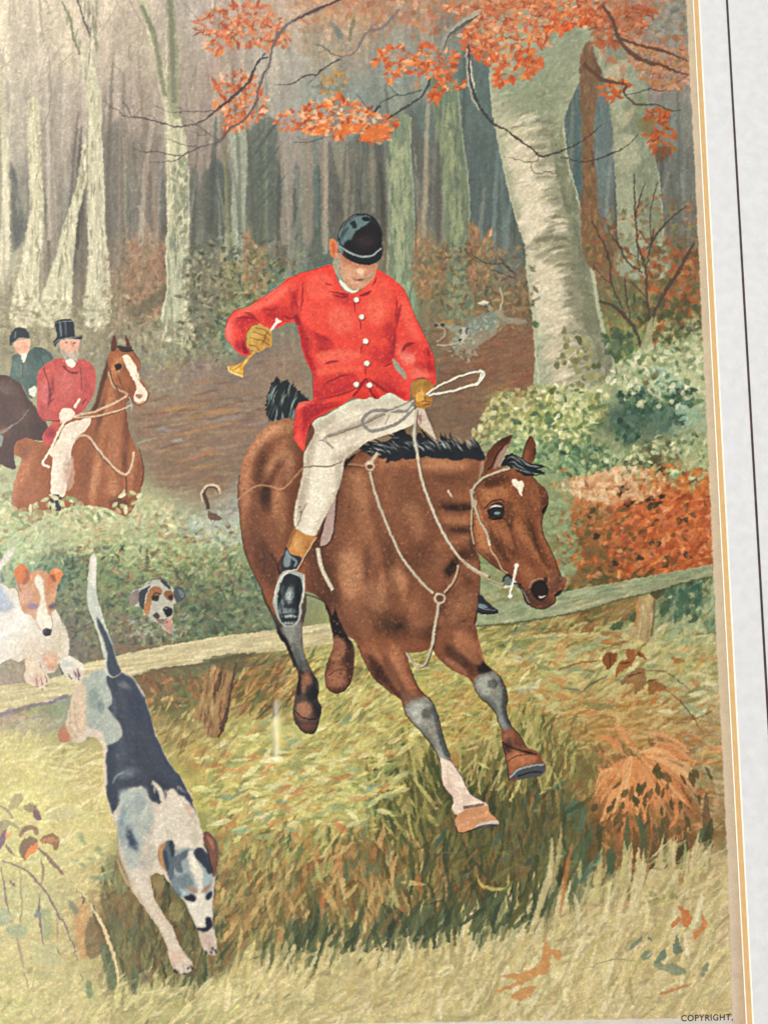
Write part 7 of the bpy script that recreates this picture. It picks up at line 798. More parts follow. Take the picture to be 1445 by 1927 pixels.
for _ in range(70):
    t = rng.uniform(0, 1); bx, by = 700 + 205 * t, 858 - 4 * t + rng.uniform(-8, 4); ln = rng.uniform(18, 44) * (1.25 - .5 * t); an = rng.uniform(.15, .75) + .7 * t
    line([(bx, by), (bx - math.cos(an) * ln * .5, by - math.sin(an) * ln * .5 - 3), (bx - math.cos(an) * ln, by - math.sin(an) * ln + rng.uniform(-2, 4))], rng.uniform(2.5, 5), '202329', .92, 'bay_horse/mane', taper=(1, .05))
for _ in range(55):
    t = rng.uniform(0, 1); bx, by = 705 + 195 * t, 852 - 4 * t + rng.uniform(-12, 3); ln = rng.uniform(12, 26); an = rng.uniform(.1, .7) + .5 * t
    line([(bx, by), (bx - math.cos(an) * ln * .5, by - math.sin(an) * ln * .5 - 2), (bx - math.cos(an) * ln, by - math.sin(an) * ln)], rng.uniform(.9, 1.7), ['a3abad', '7d868a', 'c0c4c2'][rng.integers(3)], .7, taper=(.1, .1))
line(PG(180, 150, 205, 145, 240, 150), 1.5, '4a4640', .6)
M = poly(PG(985, 330, 1005, 275, 1040, 250, 1090, 260, 1130, 290, 1160, 310, 1220, 320, 1280, 335, 1210, 345, 1260, 370, 1240, 380, 1180, 365, 1210, 390, 1150, 390, 1090, 370, 1060, 340, 1020, 325), '1e2126', 1, 'bay_horse/forelock', rough=.8)
for p in (PG(1010, 290, 1050, 270, 1090, 290, 1130, 330), PG(1030, 310, 1060, 300, 1100, 330, 1160, 360), PG(1060, 260, 1110, 285, 1150, 320, 1220, 335), PG(1100, 350, 1140, 365, 1190, 372), PG(1130, 310, 1180, 330, 1240, 335), PG(1050, 320, 1080, 345, 1120, 360)): line(p, 1.8, 'a9b0b2', .7, taper=(.1, .1))
for p in (PG(1160, 320, 1230, 325, 1290, 340), PG(1180, 345, 1220, 365, 1275, 390), PG(1150, 380, 1200, 385, 1240, 375)): line(p, 2.5, '1e2126', .9, taper=(1, .1))
# far boot under the neck
poly(PG(835, 1190, 845, 1140, 880, 1165, 930, 1215, 965, 1240, 960, 1262, 900, 1268, 840, 1255), '2c3036', 1, 'rider/far_boot'); poly(PG(840, 1200, 880, 1205, 900, 1225, 850, 1225), '77868c', .85); line(PG(835, 1250, 900, 1262, 962, 1255), 2.5, '14161a', .8); line(PG(840, 1215, 880, 1232, 950, 1240), 1.5, '9aa4a8', .6)
# bridle, reins, breastplate
LE, LS = 'a4937c', 'c9bba6'
def strap(p, w, id='bay_horse/bridle', col=LE, sh='3a261c', off=1.6):
    line([(x + off, y + off * .6) for x, y in p], w * .8, sh, .75); w = w * .78; line(p, w, col, .95, id); line([(x - w * .18, y - .4) for x, y in p], w * .4, LS, .55)
strap(PG(800, 485, 830, 440, 880, 400, 960, 365, 1040, 342), 6.2); strap(PG(800, 485, 802, 560, 800, 640, 795, 720, 810, 800, 815, 820), 3.2, col='b3906c'); strap(PG(798, 480, 800, 520, 822, 590, 850, 670, 890, 740, 912, 810), 5.4); strap(PG(912, 810, 925, 860, 960, 920, 990, 980, 1030, 1010), 3.6, col='a87c58'); poly(PG(785, 480, 805, 470, 815, 490, 805, 510, 790, 505), LE, .95); poly(PG(800, 545, 825, 540, 832, 570, 812, 590, 800, 575), LE, .95); line(PG(905, 800, 915, 830), 4, 'cdbca6', .9)
poly(PG(1000, 1035, 1030, 1020, 1055, 1040, 1050, 1080, 1015, 1085, 1000, 1060), '5f6a64', .9, 'bay_horse/bit'); line(PG(1000, 1060, 1000, 1035, 1030, 1018, 1058, 1040), 3.5, '1f1f20', .85); line(PG(1080, 945, 1072, 1000, 1062, 1060, 1045, 1110, 1040, 1160), 4.5, 'd6d2c6', .95, 'bay_horse/bit'); line(PG(1000, 1090, 1040, 1088, 1072, 1068, 1095, 1078), 3.5, 'd0ccc0', .9, 'bay_horse/bit')
for x, y in PG(1080, 955, 1040, 1150, 1064, 1062): dab(x, y, 4.5, 4, 0, rgb('dcd8ce'), .95, False)
line(PG(1062, 1068, 1110, 1078), 4, '22201f', .8)
strap(PG(155, 365, 190, 500, 240, 640, 300, 780, 350, 890, 420, 990, 500, 1080, 560, 1135), 6.5, 'bay_horse/breastplate'); strap(PG(715, 955, 700, 1030, 660, 1090, 625, 1130), 5, 'bay_horse/breastplate', col='a58064'); strap(PG(590, 1195, 578, 1280, 562, 1370, 548, 1480), 7, 'bay_horse/breastplate'); strap(PH(845, 280, 830, 340, 800, 420, 770, 438, 735, 415, 712, 370), 5, 'bay_horse/breastplate', col='a59684')
for cx_, cy_, r in ((650 + 595 / 3.36, 780 + 1163 / 3.36, 11), (650 + 157 / 3.36, 780 + 330 / 3.36, 8.5)):
    dab(cx_, cy_, r, r * .95, 0, rgb('b3a592'), 1, False); dab(cx_, cy_, r * .66, r * .62, 0, rgb('6a4632'), 1, False); dab(cx_ - r * .3, cy_ - r * .75, r * .4, 1.6, .2, rgb('dcd0bc'), .8)
line(PG(0, 320, 60, 318, 135, 335), 3.5, 'a5764e', .9); line(PG(0, 328, 60, 328, 130, 342), 1.5, '3f281c', .7); line(PG(165, 300, 190, 265, 205, 245), 6, 'b5a690', .9, 'bay_horse/breastplate'); line(PG(125, 320, 150, 300, 180, 300), 4, 'c4b5a0', .8)
# saddle flap, girth straps
poly(PF(660, 520, 650, 560, 620, 680, 600, 860, 575, 930, 530, 950, 535, 900, 560, 800, 600, 650, 640, 540), 'a58a84', .95, 'bay_horse/saddle_flap'); line(PF(660, 520, 640, 580, 620, 680, 605, 850, 580, 930, 530, 955), 3, '45302a', .85); line(PF(655, 530, 600, 650, 560, 790, 530, 900), 3, '3a2c2a', .8); strap(PF(515, 960, 530, 1040, 560, 1120, 600, 1190), 9, 'bay_horse/girth', col='b8ab96'); poly(PF(655, 500, 700, 455, 720, 450, 690, 490, 660, 530), '2c2624', .9)
# ---------------- the huntsman
# breeches
br = PF(500, 330, 480, 260, 560, 240, 620, 200, 720, 150, 800, 140, 900, 110, 960, 130, 1020, 170, 1040, 200, 1050, 270, 960, 320, 880, 345, 790, 380, 720, 430, 660, 480, 650, 560, 620, 660, 570, 770, 530, 840, 500, 895, 450, 890, 400, 860, 385, 800, 395, 720, 420, 620, 440, 520, 445, 440)
M = poly(br, 'd3c6b2', 1, 'rider/breeches'); c = full(M)
blobs(c, (600, 900, 18, 90, 8, 'e0d6c4', .8), (580, 870, 8, 60, 5, 'b3a592', .6), (640, 860, 18, 30, 30, 'ddd2c0', .7), (665, 840, 20, 12, -30, 'c4b6a2', .7), (700, 790, 50, 10, -25, 'b0a492', .7), (690, 770, 60, 10, -25, 'ddd3c2', .7), (740, 800, 30, 16, -20, 'e0d6c6', .6), (760, 760, 30, 14, -10, 'cabda8', .6), (632, 930, 6, 40, 20, 'b5a794', .7), (566, 950, 6, 40, 8, 'ab9c88', .7), (600, 980, 24, 12, 10, 'd9cdb9', .6), (720, 830, 30, 8, -30, 'b5a895', .6)); strokes(c, 220, 10, 1.6, 1.3, .03, a=.4, dj=.4, hard=True)
for col, a, p in (('98897a', .6, PF(490, 300, 540, 260, 620, 220, 600, 280, 540, 330, 500, 420, 480, 500, 450, 500)), ('a39584', .55, PF(560, 330, 700, 280, 860, 240, 860, 270, 720, 320, 600, 370)), ('8f8172', .6, PF(600, 460, 720, 410, 860, 350, 780, 395, 690, 460, 655, 500, 640, 620, 610, 690, 620, 580)), ('9c8e7e', .55, PF(430, 560, 460, 560, 450, 700, 420, 820, 400, 800, 410, 680)), ('a09282', .5, PF(560, 720, 600, 680, 560, 800, 520, 860, 500, 880)), ('a89a88', .5, PF(700, 170, 860, 140, 960, 160, 860, 190, 740, 210)), ('e6dccb', .5, PF(520, 520, 580, 500, 570, 680, 500, 800, 470, 760, 500, 620))): tone(c, col, a, p, soft=4)
poly(PF(1050, 200, 1100, 205, 1130, 270, 1170, 370, 1110, 330, 1060, 280), 'c9bbaa', .95); line(PF(1100, 205, 1135, 290, 1170, 375), 4, '4a4038', .8); poly(PF(1060, 240, 1080, 235, 1075, 290), 'a05860', .7)
for p, w, col, a in ((PF(440, 520, 500, 512, 570, 518, 650, 485), 2, '6f6458', .75), (PF(445, 440, 420, 620, 395, 720, 388, 800), 1.6, '8a7a6a', .6), (PF(660, 480, 650, 560, 620, 660, 570, 770, 500, 890), 1.6, '8a7a6a', .6), (PF(455, 715, 430, 770, 405, 840), 2, '6a5c4c', .6), (PF(560, 330, 620, 290, 700, 250, 800, 220), 2.5, 'b8ab98', .6), (PF(500, 820, 530, 800), 2, 'a89a88', .5)): line(p, w, col, a)
dab(565, 954, 2, 2, 0, rgb('6a5c50'), .9, False); dab(566, 964, 2, 2, 0, rgb('6a5c50'), .9, False)
# boot and stirrup
M = poly(PF(400, 855, 450, 885, 500, 895, 480, 940, 440, 1000, 420, 1010, 370, 1000, 350, 950, 375, 900), 'b5793f', 1, 'rider/boot_top'); blobs(full(M), (560, 1020, 8, 16, 0, 'cc9258', .7), (578, 1030, 5, 16, 20, '8f5a30', .6)); line(PF(395, 840, 370, 890, 350, 950), 4, '9a6438', .8); line(PF(400, 860, 380, 900, 355, 960), 1.5, '5a3a24', .7)
poly(PF(345, 955, 370, 990, 425, 1010, 410, 1060, 400, 1080, 330, 1090, 315, 1060, 325, 1010), '2c3038', 1, 'rider/boot'); poly(PF(345, 970, 370, 1010, 360, 1060, 330, 1050), '8f9aa0', .7, soft=1); line(PF(360, 1000, 400, 1030, 390, 1060), 4, '808c92', .7)
strap(PF(510, 900, 470, 960, 430, 1030, 405, 1075), 4, 'bay_horse/stirrup_leather', col='a87a50')
M = poly(PF(345, 1080, 400, 1085, 440, 1110, 445, 1180, 430, 1260, 425, 1330, 395, 1380, 340, 1385, 305, 1350, 280, 1290, 275, 1230, 295, 1150, 315, 1100), '8f9492', 1, 'bay_horse/stirrup')
M = poly(PF(350, 1098, 400, 1105, 428, 1130, 432, 1200, 415, 1280, 410, 1340, 380, 1375, 340, 1375, 310, 1340, 298, 1270, 300, 1200, 320, 1130), '262b30', 1, 'rider/boot_sole'); c = full(M)
blobs(c, (545, 1120, 8, 16, 10, '9aa8ac', .8), (540, 1150, 16, 6, 0, '7d8c90', .7), (545, 1160, 14, 3, 0, 'b5bfc0', .7), (530, 1140, 5, 20, 8, '68767c', .7), (560, 1120, 4, 30, 0, '15181c', .7), (545, 1172, 14, 3, 0, '98a4a8', .7), (530, 1110, 5, 10, 10, '5c686e', .5)); line(PF(300, 1200, 320, 1130, 350, 1098, 400, 1105, 428, 1130), 1.4, 'c4c0b4', .7); line(PF(405, 1075, 380, 1080, 340, 1095, 305, 1140, 285, 1200, 282, 1260), 2.2, 'c4c1b5', .8); line(PF(440, 1100, 443, 1180, 432, 1260), 2.5, 'c4bfb2', .8); line(PF(310, 1150, 320, 1300, 350, 1365), 1.6, '0f1114', .7)
# coat
coat = PI_(715, 60, 600, 85, 520, 110, 440, 145, 390, 190, 340, 225, 270, 270, 200, 315, 140, 330, 100, 370, 78, 430, 80, 490, 110, 520, 130, 555, 170, 590, 225, 592, 215, 540, 195, 500, 220, 440, 270, 410, 300, 420, 345, 440, 400, 425, 440, 405, 490, 400, 505, 440, 520, 500, 530, 560, 560, 640, 590, 700, 597, 780, 595, 855, 570, 865, 530, 870, 500, 890, 490, 950, 480, 1050, 490, 1100, 530, 1150, 545, 1157, 556, 1070, 580, 1000, 620, 965, 700, 920, 780, 880, 830, 845, 870, 850, 915, 850, 930, 835, 960, 852, 985, 848, 1040, 815, 1080, 830, 1150, 868, 1168, 840, 1172, 770, 1200, 737, 1250, 727, 1300, 772, 1322, 750, 1312, 650, 1310, 600, 1280, 540, 1250, 470, 1215, 400, 1180, 320, 1150, 240, 1120, 190, 1080, 150, 1010, 105, 970, 88, 940, 130, 900, 190, 830, 228, 770, 200, 735, 140)
M = poly(coat, 'd8443a', 1, 'rider/coat', sm=True); ct = full(M)
blobs(ct, (600, 590, 40, 30, 0, 'e04c40', .8), (690, 600, 40, 40, 0, 'e25044', .8), (640, 560, 30, 20, 0, 'e05046', .6), (470, 570, 24, 16, -30, 'e65a4c', .8), (530, 545, 30, 14, -20, 'e8584a', .7), (440, 610, 12, 20, 0, 'de5048', .7), (520, 585, 40, 10, -15, 'c03a36', .6), (555, 560, 5, 24, 15, '9a2a2e', .7), (560, 600, 6, 14, -10, '8f2a30', .7), (575, 640, 14, 30, -15, 'b03434', .7), (600, 650, 24, 12, -5, 'c03c38', .6), (610, 665, 20, 6, 10, 'a83232', .5), (640, 680, 50, 8, -8, 'e45a50', .6), (590, 700, 20, 20, 0, 'b83836', .6), (640, 715, 40, 14, -8, 'd4423a', .5), (745, 600, 14, 40, -10, 'd84238', .6), (770, 600, 14, 40, -25, 'e25044', .7), (740, 650, 6, 40, 5, '9a2c30', .6), (760, 660, 14, 14, 0, 'ec7064', .7), (790, 680, 14, 30, 0, 'd03e38', .6), (810, 690, 6, 30, 0, 'b03032', .6), (775, 700, 14, 20, 0, 'e6594c', .6), (710, 560, 30, 20, 0, 'dc463c', .5), (730, 700, 30, 10, 20, 'cf4038', .6), (575, 770, 26, 10, -20, 'a83034', .8), (590, 760, 30, 5, -20, '8f272e', .6), (562, 800, 8, 30, 5, 'd0403a', .7), (570, 760, 14, 5, 0, 'de5a50', .7), (572, 820, 4, 20, 15, 'e05c50', .6), (555, 800, 4, 40, 5, '9a2c32', .6), (450, 650, 10, 12, 40, '8a2a34', .7), (432, 640, 6, 20, -20, 'e0544a', .6))
for col, a, p in (('ef6a5c', 0.87, PI_(110, 400, 150, 350, 260, 300, 360, 240, 430, 190, 420, 240, 330, 300, 220, 340, 150, 380)), ('b0302f', 0.80, PI_(300, 320, 400, 310, 480, 330, 490, 370, 400, 380, 320, 360)), ('a82c2e', 0.87, PI_(460, 200, 500, 260, 510, 330, 480, 320, 460, 260)), ('ea5c4c', 0.72, PI_(560, 140, 680, 110, 720, 180, 690, 260, 580, 250)), ('a52a30', 0.87, PI_(500, 400, 530, 420, 560, 560, 600, 680, 570, 640, 530, 540)), ('b23032', 0.80, PI_(560, 430, 640, 470, 700, 490, 690, 520, 610, 510)), ('b83434', 0.65, PI_(600, 530, 690, 540, 700, 575, 620, 570)), ('ee6a58', 0.72, PI_(620, 590, 740, 560, 860, 570, 880, 600, 760, 615, 660, 640)), ('ea604e', 0.72, PI_(620, 670, 760, 660, 890, 660, 880, 690, 740, 700, 640, 720)), ('b53032', 0.72, PI_(600, 760, 700, 760, 820, 720, 860, 700, 840, 770, 740, 820, 620, 840)), ('e85848', 0.65, PI_(880, 130, 990, 130, 1060, 190, 1050, 330, 960, 330, 900, 250)), ('c43a34', 0.65, PI_(900, 400, 1000, 430, 1060, 420, 1050, 500, 930, 480)), ('b83034', 0.72, PI_(930, 560, 1030, 540, 1060, 580, 1040, 640, 960, 640)), ('ea5e4e', 0.72, PI_(1110, 250, 1150, 280, 1200, 420, 1240, 500, 1180, 490, 1130, 400)), ('f08474', 0.80, PI_(1110, 590, 1150, 580, 1200, 610, 1180, 650, 1130, 650)), ('ee7262', 0.72, PI_(1170, 690, 1230, 660, 1290, 700, 1280, 730, 1200, 725)), ('a82c30', 0.72, PI_(1250, 540, 1290, 580, 1305, 680, 1280, 660, 1250, 600)), ('c03634', 0.72, PI_(960, 700, 1060, 710, 1140, 820, 1130, 850, 1040, 790)),
                  ('8f242c', 0.95, PI_(520, 900, 620, 890, 760, 880, 680, 920, 600, 970, 560, 1040, 545, 1120, 530, 1080, 530, 980)), ('c23a36', 0.87, PI_(500, 900, 530, 885, 530, 960, 515, 1080, 495, 1060)), ('e86a5c', 0.87, PI_(495, 900, 520, 875, 600, 880, 540, 895, 510, 920)), ('e2584c', 0.72, PI_(490, 1060, 530, 1080, 540, 1140, 500, 1100)), ('8a222c', 0.87, PI_(175, 500, 200, 520, 215, 580, 180, 580)), ('f07c70', 0.72, PI_(85, 430, 110, 420, 120, 500, 100, 510))): tone(ct, col, a, p, soft=3)
for col, a, p in (('8f2229', .6, PI_(505, 410, 540, 440, 575, 560, 610, 680, 600, 760, 575, 700, 540, 560)), ('8f2229', .5, PI_(1010, 430, 1075, 400, 1075, 560, 1050, 640, 1000, 640, 1040, 540)), ('962429', .5, PI_(610, 470, 700, 500, 720, 540, 640, 545)), ('9a262a', .5, PI_(640, 730, 760, 700, 840, 690, 830, 730, 720, 770, 640, 790)), ('8f2229', .55, PI_(600, 800, 700, 800, 820, 760, 880, 740, 830, 800, 700, 845, 600, 850)), ('8c2028', .55, PI_(950, 730, 1060, 770, 1140, 850, 1060, 830, 980, 790)), ('932329', .5, PI_(330, 340, 440, 350, 490, 380, 440, 400, 350, 420, 300, 400)), ('932329', .5, PI_(1120, 540, 1200, 520, 1180, 570, 1120, 590)), ('8f2229', .5, PI_(1190, 640, 1300, 640, 1305, 700, 1220, 680)), ('8a1f27', .6, PI_(130, 380, 210, 360, 290, 395, 240, 410, 200, 440, 190, 500, 160, 440)), ('962429', .45, PI_(720, 240, 830, 250, 840, 300, 760, 290)), ('f2745f', .5, PI_(690, 330, 790, 320, 830, 420, 760, 470, 700, 420)), ('f07059', .5, PI_(910, 290, 1000, 280, 1020, 380, 940, 400))): tone(ct, col, a, p, soft=4)
strokes(ct, 220, 8, 2, .3, .035, a=.45, dj=.9, hard=True); strokes(ct, 700, 2.6, 1.1, 1.2, .04, ['f07a6c', 'f28a7a', 'b03434', 'c83c38'], a=.35, dj=1, hard=True)
DR = '7a1f28'
for p, w, a in ((PI_(690, 215, 740, 225, 800, 240, 760, 250, 710, 232), 5, .8), (PI_(870, 240, 910, 232, 945, 212), 6, .8), (PI_(970, 130, 960, 160, 945, 180), 3, .8), (PI_(665, 165, 690, 178, 712, 182), 3, .8), (PI_(835, 255, 840, 300, 848, 340), 3, .7), (PI_(865, 370, 878, 410, 878, 445), 3, .7), (PI_(890, 530, 880, 560, 875, 590), 2.5, .6), (PI_(905, 650, 905, 690, 912, 720), 3, .7), (PI_(535, 160, 535, 220, 530, 290, 515, 350), 3.5, .6), (PI_(480, 210, 490, 270, 510, 330), 3, .5), (PI_(490, 350, 505, 390, 520, 420), 8, .7), (PI_(420, 365, 460, 375, 500, 365), 5, .6), (PI_(140, 375, 200, 370, 270, 380), 5, .6), (PI_(190, 340, 230, 355, 280, 400), 6, .6), (PI_(300, 320, 350, 325, 390, 310), 4, .4), (PI_(180, 520, 190, 560, 210, 580), 9, .7), (PI_(1085, 240, 1090, 320, 1080, 400), 4, .6), (PI_(1115, 290, 1105, 340, 1085, 430), 6, .6), (PI_(1078, 440, 1075, 520, 1070, 600), 3, .6), (PI_(1050, 480, 1045, 510), 6, .7), (PI_(1120, 570, 1150, 535, 1195, 520), 7, .7), (PI_(1270, 545, 1280, 580, 1285, 600), 6, .6), (PI_(1180, 760, 1210, 735, 1260, 732, 1305, 765), 3, .8), (PI_(1060, 580, 1045, 575), 4, .6), (PI_(660, 645, 700, 635, 755, 628), 5, .7), (PI_(650, 770, 710, 740, 760, 720, 815, 705), 4, .7), (PI_(595, 850, 660, 850, 740, 830, 830, 800, 880, 760, 910, 722), 3, .7), (PI_(915, 722, 960, 760, 1020, 800, 1050, 815), 5, .7), (PI_(1000, 665, 1040, 650, 1060, 640), 4, .6), (PI_(1020, 690, 1060, 720), 4, .6), (PI_(550, 560, 560, 590, 620, 690), 4, .4), (PI_(600, 460, 650, 490, 690, 500), 8, .4), (PI_(610, 540, 660, 560, 700, 550), 7, .35), (PI_(585, 690, 597, 780, 595, 850), 3, .5), (PI_(500, 890, 540, 880, 600, 890, 680, 880, 780, 870), 2.5, .5), (PI_(560, 1060, 600, 980, 700, 925), 3, .7), (PI_(1240, 660, 1280, 670), 4, .5), (PI_(1190, 590, 1210, 600), 4, .5)): line(p, w, DR, a, taper=(.2, .2))
for p in (PI_(270, 270, 340, 225, 440, 150), PI_(110, 370, 90, 430, 95, 480), PI_(200, 320, 260, 300), PI_(640, 655, 680, 652), PI_(1140, 620, 1180, 600, 1210, 570), PI_(1130, 580, 1160, 640), PI_(1190, 690, 1240, 680), PI_(700, 585, 760, 575), PI_(690, 740, 760, 720), PI_(125, 520, 140, 560), PI_(560, 130, 640, 100), PI_(1110, 600, 1130, 650)): line(p, 4, 'f08a7c', .55, taper=(.1, .1), soft=1)
line(PI_(78, 430, 100, 370, 140, 330, 270, 270, 390, 190, 520, 110, 700, 65), 1.6, '7a2a28', .6); line(PI_(1120, 190, 1150, 240, 1180, 320, 1250, 470, 1310, 600, 1315, 740), 1.8, '8a2428', .6)
poly(PI_(830, 845, 860, 800, 910, 730, 925, 790, 915, 850, 870, 850), 'c23a34', .95); poly(PI_(920, 740, 960, 790, 990, 845, 960, 852, 930, 820), 'b83432', .95); line(PI_(910, 730, 870, 790, 830, 840), 4, DR, .8); line(PI_(912, 728, 935, 800, 965, 850), 4, DR, .8)
poly(PI_(1065, 615, 1095, 640, 1140, 700, 1145, 742, 1110, 705, 1078, 670), '8f857a', 1)
for x, y in PI_(850, 263, 882, 366, 905, 510, 912, 641, 849, 764, 927, 768):
    dab(x + 1.3, y + 1.3, 6.2, 6.2, 0, rgb('8a2a2c'), .8, False); dab(x, y, 5, 5, 0, rgb('cfc6b8'), 1, False); dab(x + 1, y - 1, 2.4, 2.4, 0, rgb('f0e8dc'), .9, False)
for x, y in PI_(555, 495, 560, 570, 500, 400): dab(x, y, 3.5, 3.5, 0, rgb('8a2a34'), .7, False)
# head
poly(PK(105, 430, 130, 410, 165, 430, 185, 480, 180, 560, 150, 600, 115, 560), 'c9704a', 1, 'rider/head'); poly(PK(130, 450, 160, 470, 165, 540, 140, 560), 'a5532f', .7, soft=1)
M = poly(PK(165, 560, 240, 560, 320, 630, 420, 660, 560, 640, 555, 740, 530, 800, 470, 860, 380, 905, 300, 880, 230, 800, 195, 700), 'c78a6c', 1, 'rider/head'); c = full(M)
tone(c, '96604a', .7, PK(200, 540, 300, 610, 420, 650, 560, 640, 555, 690, 420, 700, 300, 670, 220, 640), soft=2); tone(c, 'a8674e', .6, PK(470, 720, 550, 680, 545, 760, 480, 840, 440, 830), soft=2)
blobs(c, (655, 520, 12, 10, 0, 'd39a7c', .8), (678, 512, 7, 8, 0, 'dba888', .7), (640, 500, 8, 14, 0, 'c88a6c', .7), (675, 498, 30, 5, 0, 'b87a60', .6), (670, 535, 14, 8, 0, 'cc9076', .7), (697, 515, 8, 12, 0, 'c08068', .6)); strokes(c, 50, 4, 1.4, .8, .04, a=.4, dj=.8, hard=True)
poly(PK(150, 610, 190, 590, 212, 650, 205, 720, 232, 790, 205, 800, 165, 750, 148, 690), '9c8c78', 1, 'rider/head', rough=.5); strokes(zone(631, 490, 640, 488, 643, 515, 646, 523, 638, 524, 631, 510, soft=0), 26, 4, 1.1, 1.4, .05, ['b8ac98', '7f7262', 'a08f7c'], a=.7, dj=.4)
poly(PK(205, 800, 240, 830, 300, 885, 345, 912, 395, 890, 350, 940, 275, 915, 210, 850), 'd9cfbc', .97, 'rider/head'); tone(c, 'b87c60', .5, PK(240, 780, 320, 860, 400, 880, 470, 850, 440, 900, 350, 910, 280, 880), soft=2)
for p, w, col in ((PK(320, 775, 340, 800, 380, 815, 430, 805, 455, 795), 3, '8f6250'), (PK(375, 815, 405, 808, 430, 815), 3.5, '6f463c'), (PK(300, 640, 330, 655), 3, '8a5a48'), (PK(520, 770, 490, 800), 2, 'a88a74'), (PK(360, 750, 400, 760, 430, 750), 2, 'b07258')): line(p, w, col, .8, taper=(.3, .3))
poly(PK(365, 720, 400, 700, 435, 725, 425, 755, 385, 755), 'e4b498', .9, soft=1); line(PK(440, 790, 490, 770, 530, 740), 3, 'b5a08c', .6)
# cap
M = poly(PK(190, 440, 195, 350, 230, 270, 300, 200, 380, 165, 470, 172, 540, 205, 590, 280, 620, 370, 615, 450, 625, 520, 610, 590, 560, 640, 490, 668, 400, 660, 310, 620, 240, 550, 200, 500), '1f2327', 1, 'rider/cap')
poly(PK(210, 440, 210, 350, 260, 270, 330, 210, 420, 180, 500, 200, 490, 260, 430, 290, 380, 320, 340, 370, 320, 420, 280, 430, 250, 450, 240, 480), '5f787c', .85, soft=1, rough=.8); poly(PK(330, 420, 370, 340, 450, 300, 520, 260, 570, 300, 610, 380, 600, 480, 540, 550, 440, 575, 330, 545, 250, 470), '1d1a1e', .97, soft=1, rough=.8); poly(PK(415, 215, 450, 195, 500, 215, 490, 240, 440, 240), '15171a', .95); poly(PK(305, 255, 350, 235, 375, 285, 345, 315, 320, 290), '1c2226', .85, rough=.6); poly(PK(215, 360, 240, 320, 300, 300, 250, 380, 220, 430), '30403f', .7, soft=1); blobs(full(M), (685, 455, 20, 12, 0, '3a2a2c', .5))
for p, w, col in ((PK(200, 480, 260, 520, 330, 560, 430, 585, 530, 570, 610, 500), 3, 'a3adb0'), (PK(190, 440, 200, 500, 240, 540), 4, '7f9296'), (PK(230, 560, 310, 620, 400, 650, 490, 655), 3, '0f1012')): line(p, w, col, .75)
line(PK(205, 400, 215, 330, 270, 240, 360, 180), 2.5, '8f9c9c', .5)
# gloves, horn, whip
M = poly(PI_(200, 510, 205, 460, 230, 425, 270, 408, 310, 425, 345, 440, 355, 490, 350, 540, 320, 550, 280, 575, 240, 565, 205, 545), 'b8863f', 1, 'rider/glove'); blobs(full(M), (478, 630, 10, 8, 0, 'd0a058', .7), (500, 640, 8, 10, 0, '96682c', .5))
for p in (PI_(255, 430, 320, 450, 345, 480), PI_(240, 455, 310, 480, 340, 510), PI_(225, 490, 300, 510, 340, 535), PI_(215, 530, 260, 545, 280, 570), PI_(330, 450, 300, 520)): line(p, 2, '6f4a20', .75)
line(PI_(200, 510, 205, 460, 230, 425, 270, 408), 2, '5a3018', .7)
poly(PI_(345, 440, 375, 395, 380, 372, 395, 385, 412, 392, 385, 410, 352, 447), 'd9cbc0', 1, 'rider/hunting_horn')
M = poly(PI_(240, 572, 215, 600, 190, 625, 150, 650, 95, 660, 100, 685, 140, 705, 180, 718, 190, 660, 215, 620, 255, 578), 'c08a34', 1, 'rider/hunting_horn'); blobs(full(M), (445, 695, 8, 6, 0, 'e0b45c', .8), (460, 680, 6, 10, 30, 'd0a048', .7)); line(PI_(95, 660, 100, 685, 140, 705, 180, 718), 3, 'e8c880', .85); line(PI_(190, 625, 165, 660, 120, 685), 2, '7a5018', .6); line(PI_(190, 660, 183, 715), 1.6, '6a4416', .7)
M = poly(PI_(1175, 790, 1180, 755, 1215, 737, 1260, 735, 1305, 765, 1310, 800, 1300, 860, 1280, 895, 1240, 910, 1205, 895, 1200, 855, 1180, 840), 'a8712f', 1, 'rider/glove#2'); blobs(full(M), (792, 740, 8, 8, 0, 'cf9448', .8), (797, 755, 8, 5, 0, 'd9a050', .7), (806, 722, 8, 6, 0, '8a5a28', .6))
for p in (PI_(1200, 850, 1230, 830, 1255, 840, 1260, 870), PI_(1215, 870, 1250, 865, 1290, 870), PI_(1225, 800, 1215, 840), PI_(1240, 895, 1285, 880)): line(p, 2, '5a3818', .8)
poly(PI_(1200, 840, 1225, 810, 1255, 820, 1240, 860, 1215, 870), 'd89a44', .9)
def white(p, w, id): w = w * .72; line([(x + .8, y + 1.8) for x, y in p], w, '4a3a30', .6); line(p, w, 'd9cfc0', .97, id)
white(PI_(1265, 825, 1330, 780, 1400, 745, 1470, 715) + PF(1390, 0, 1420, 20), 5, 'rider/whip'); white(PI_(1275, 832, 1360, 815, 1440, 800) + PF(1300, 88, 1370, 65, 1395, 40, 1410, 0), 5.5, 'rider/whip'); white(PE(150, 715, 178, 730, 165, 760, 140, 790, 115, 795), 6, 'rider/whip')
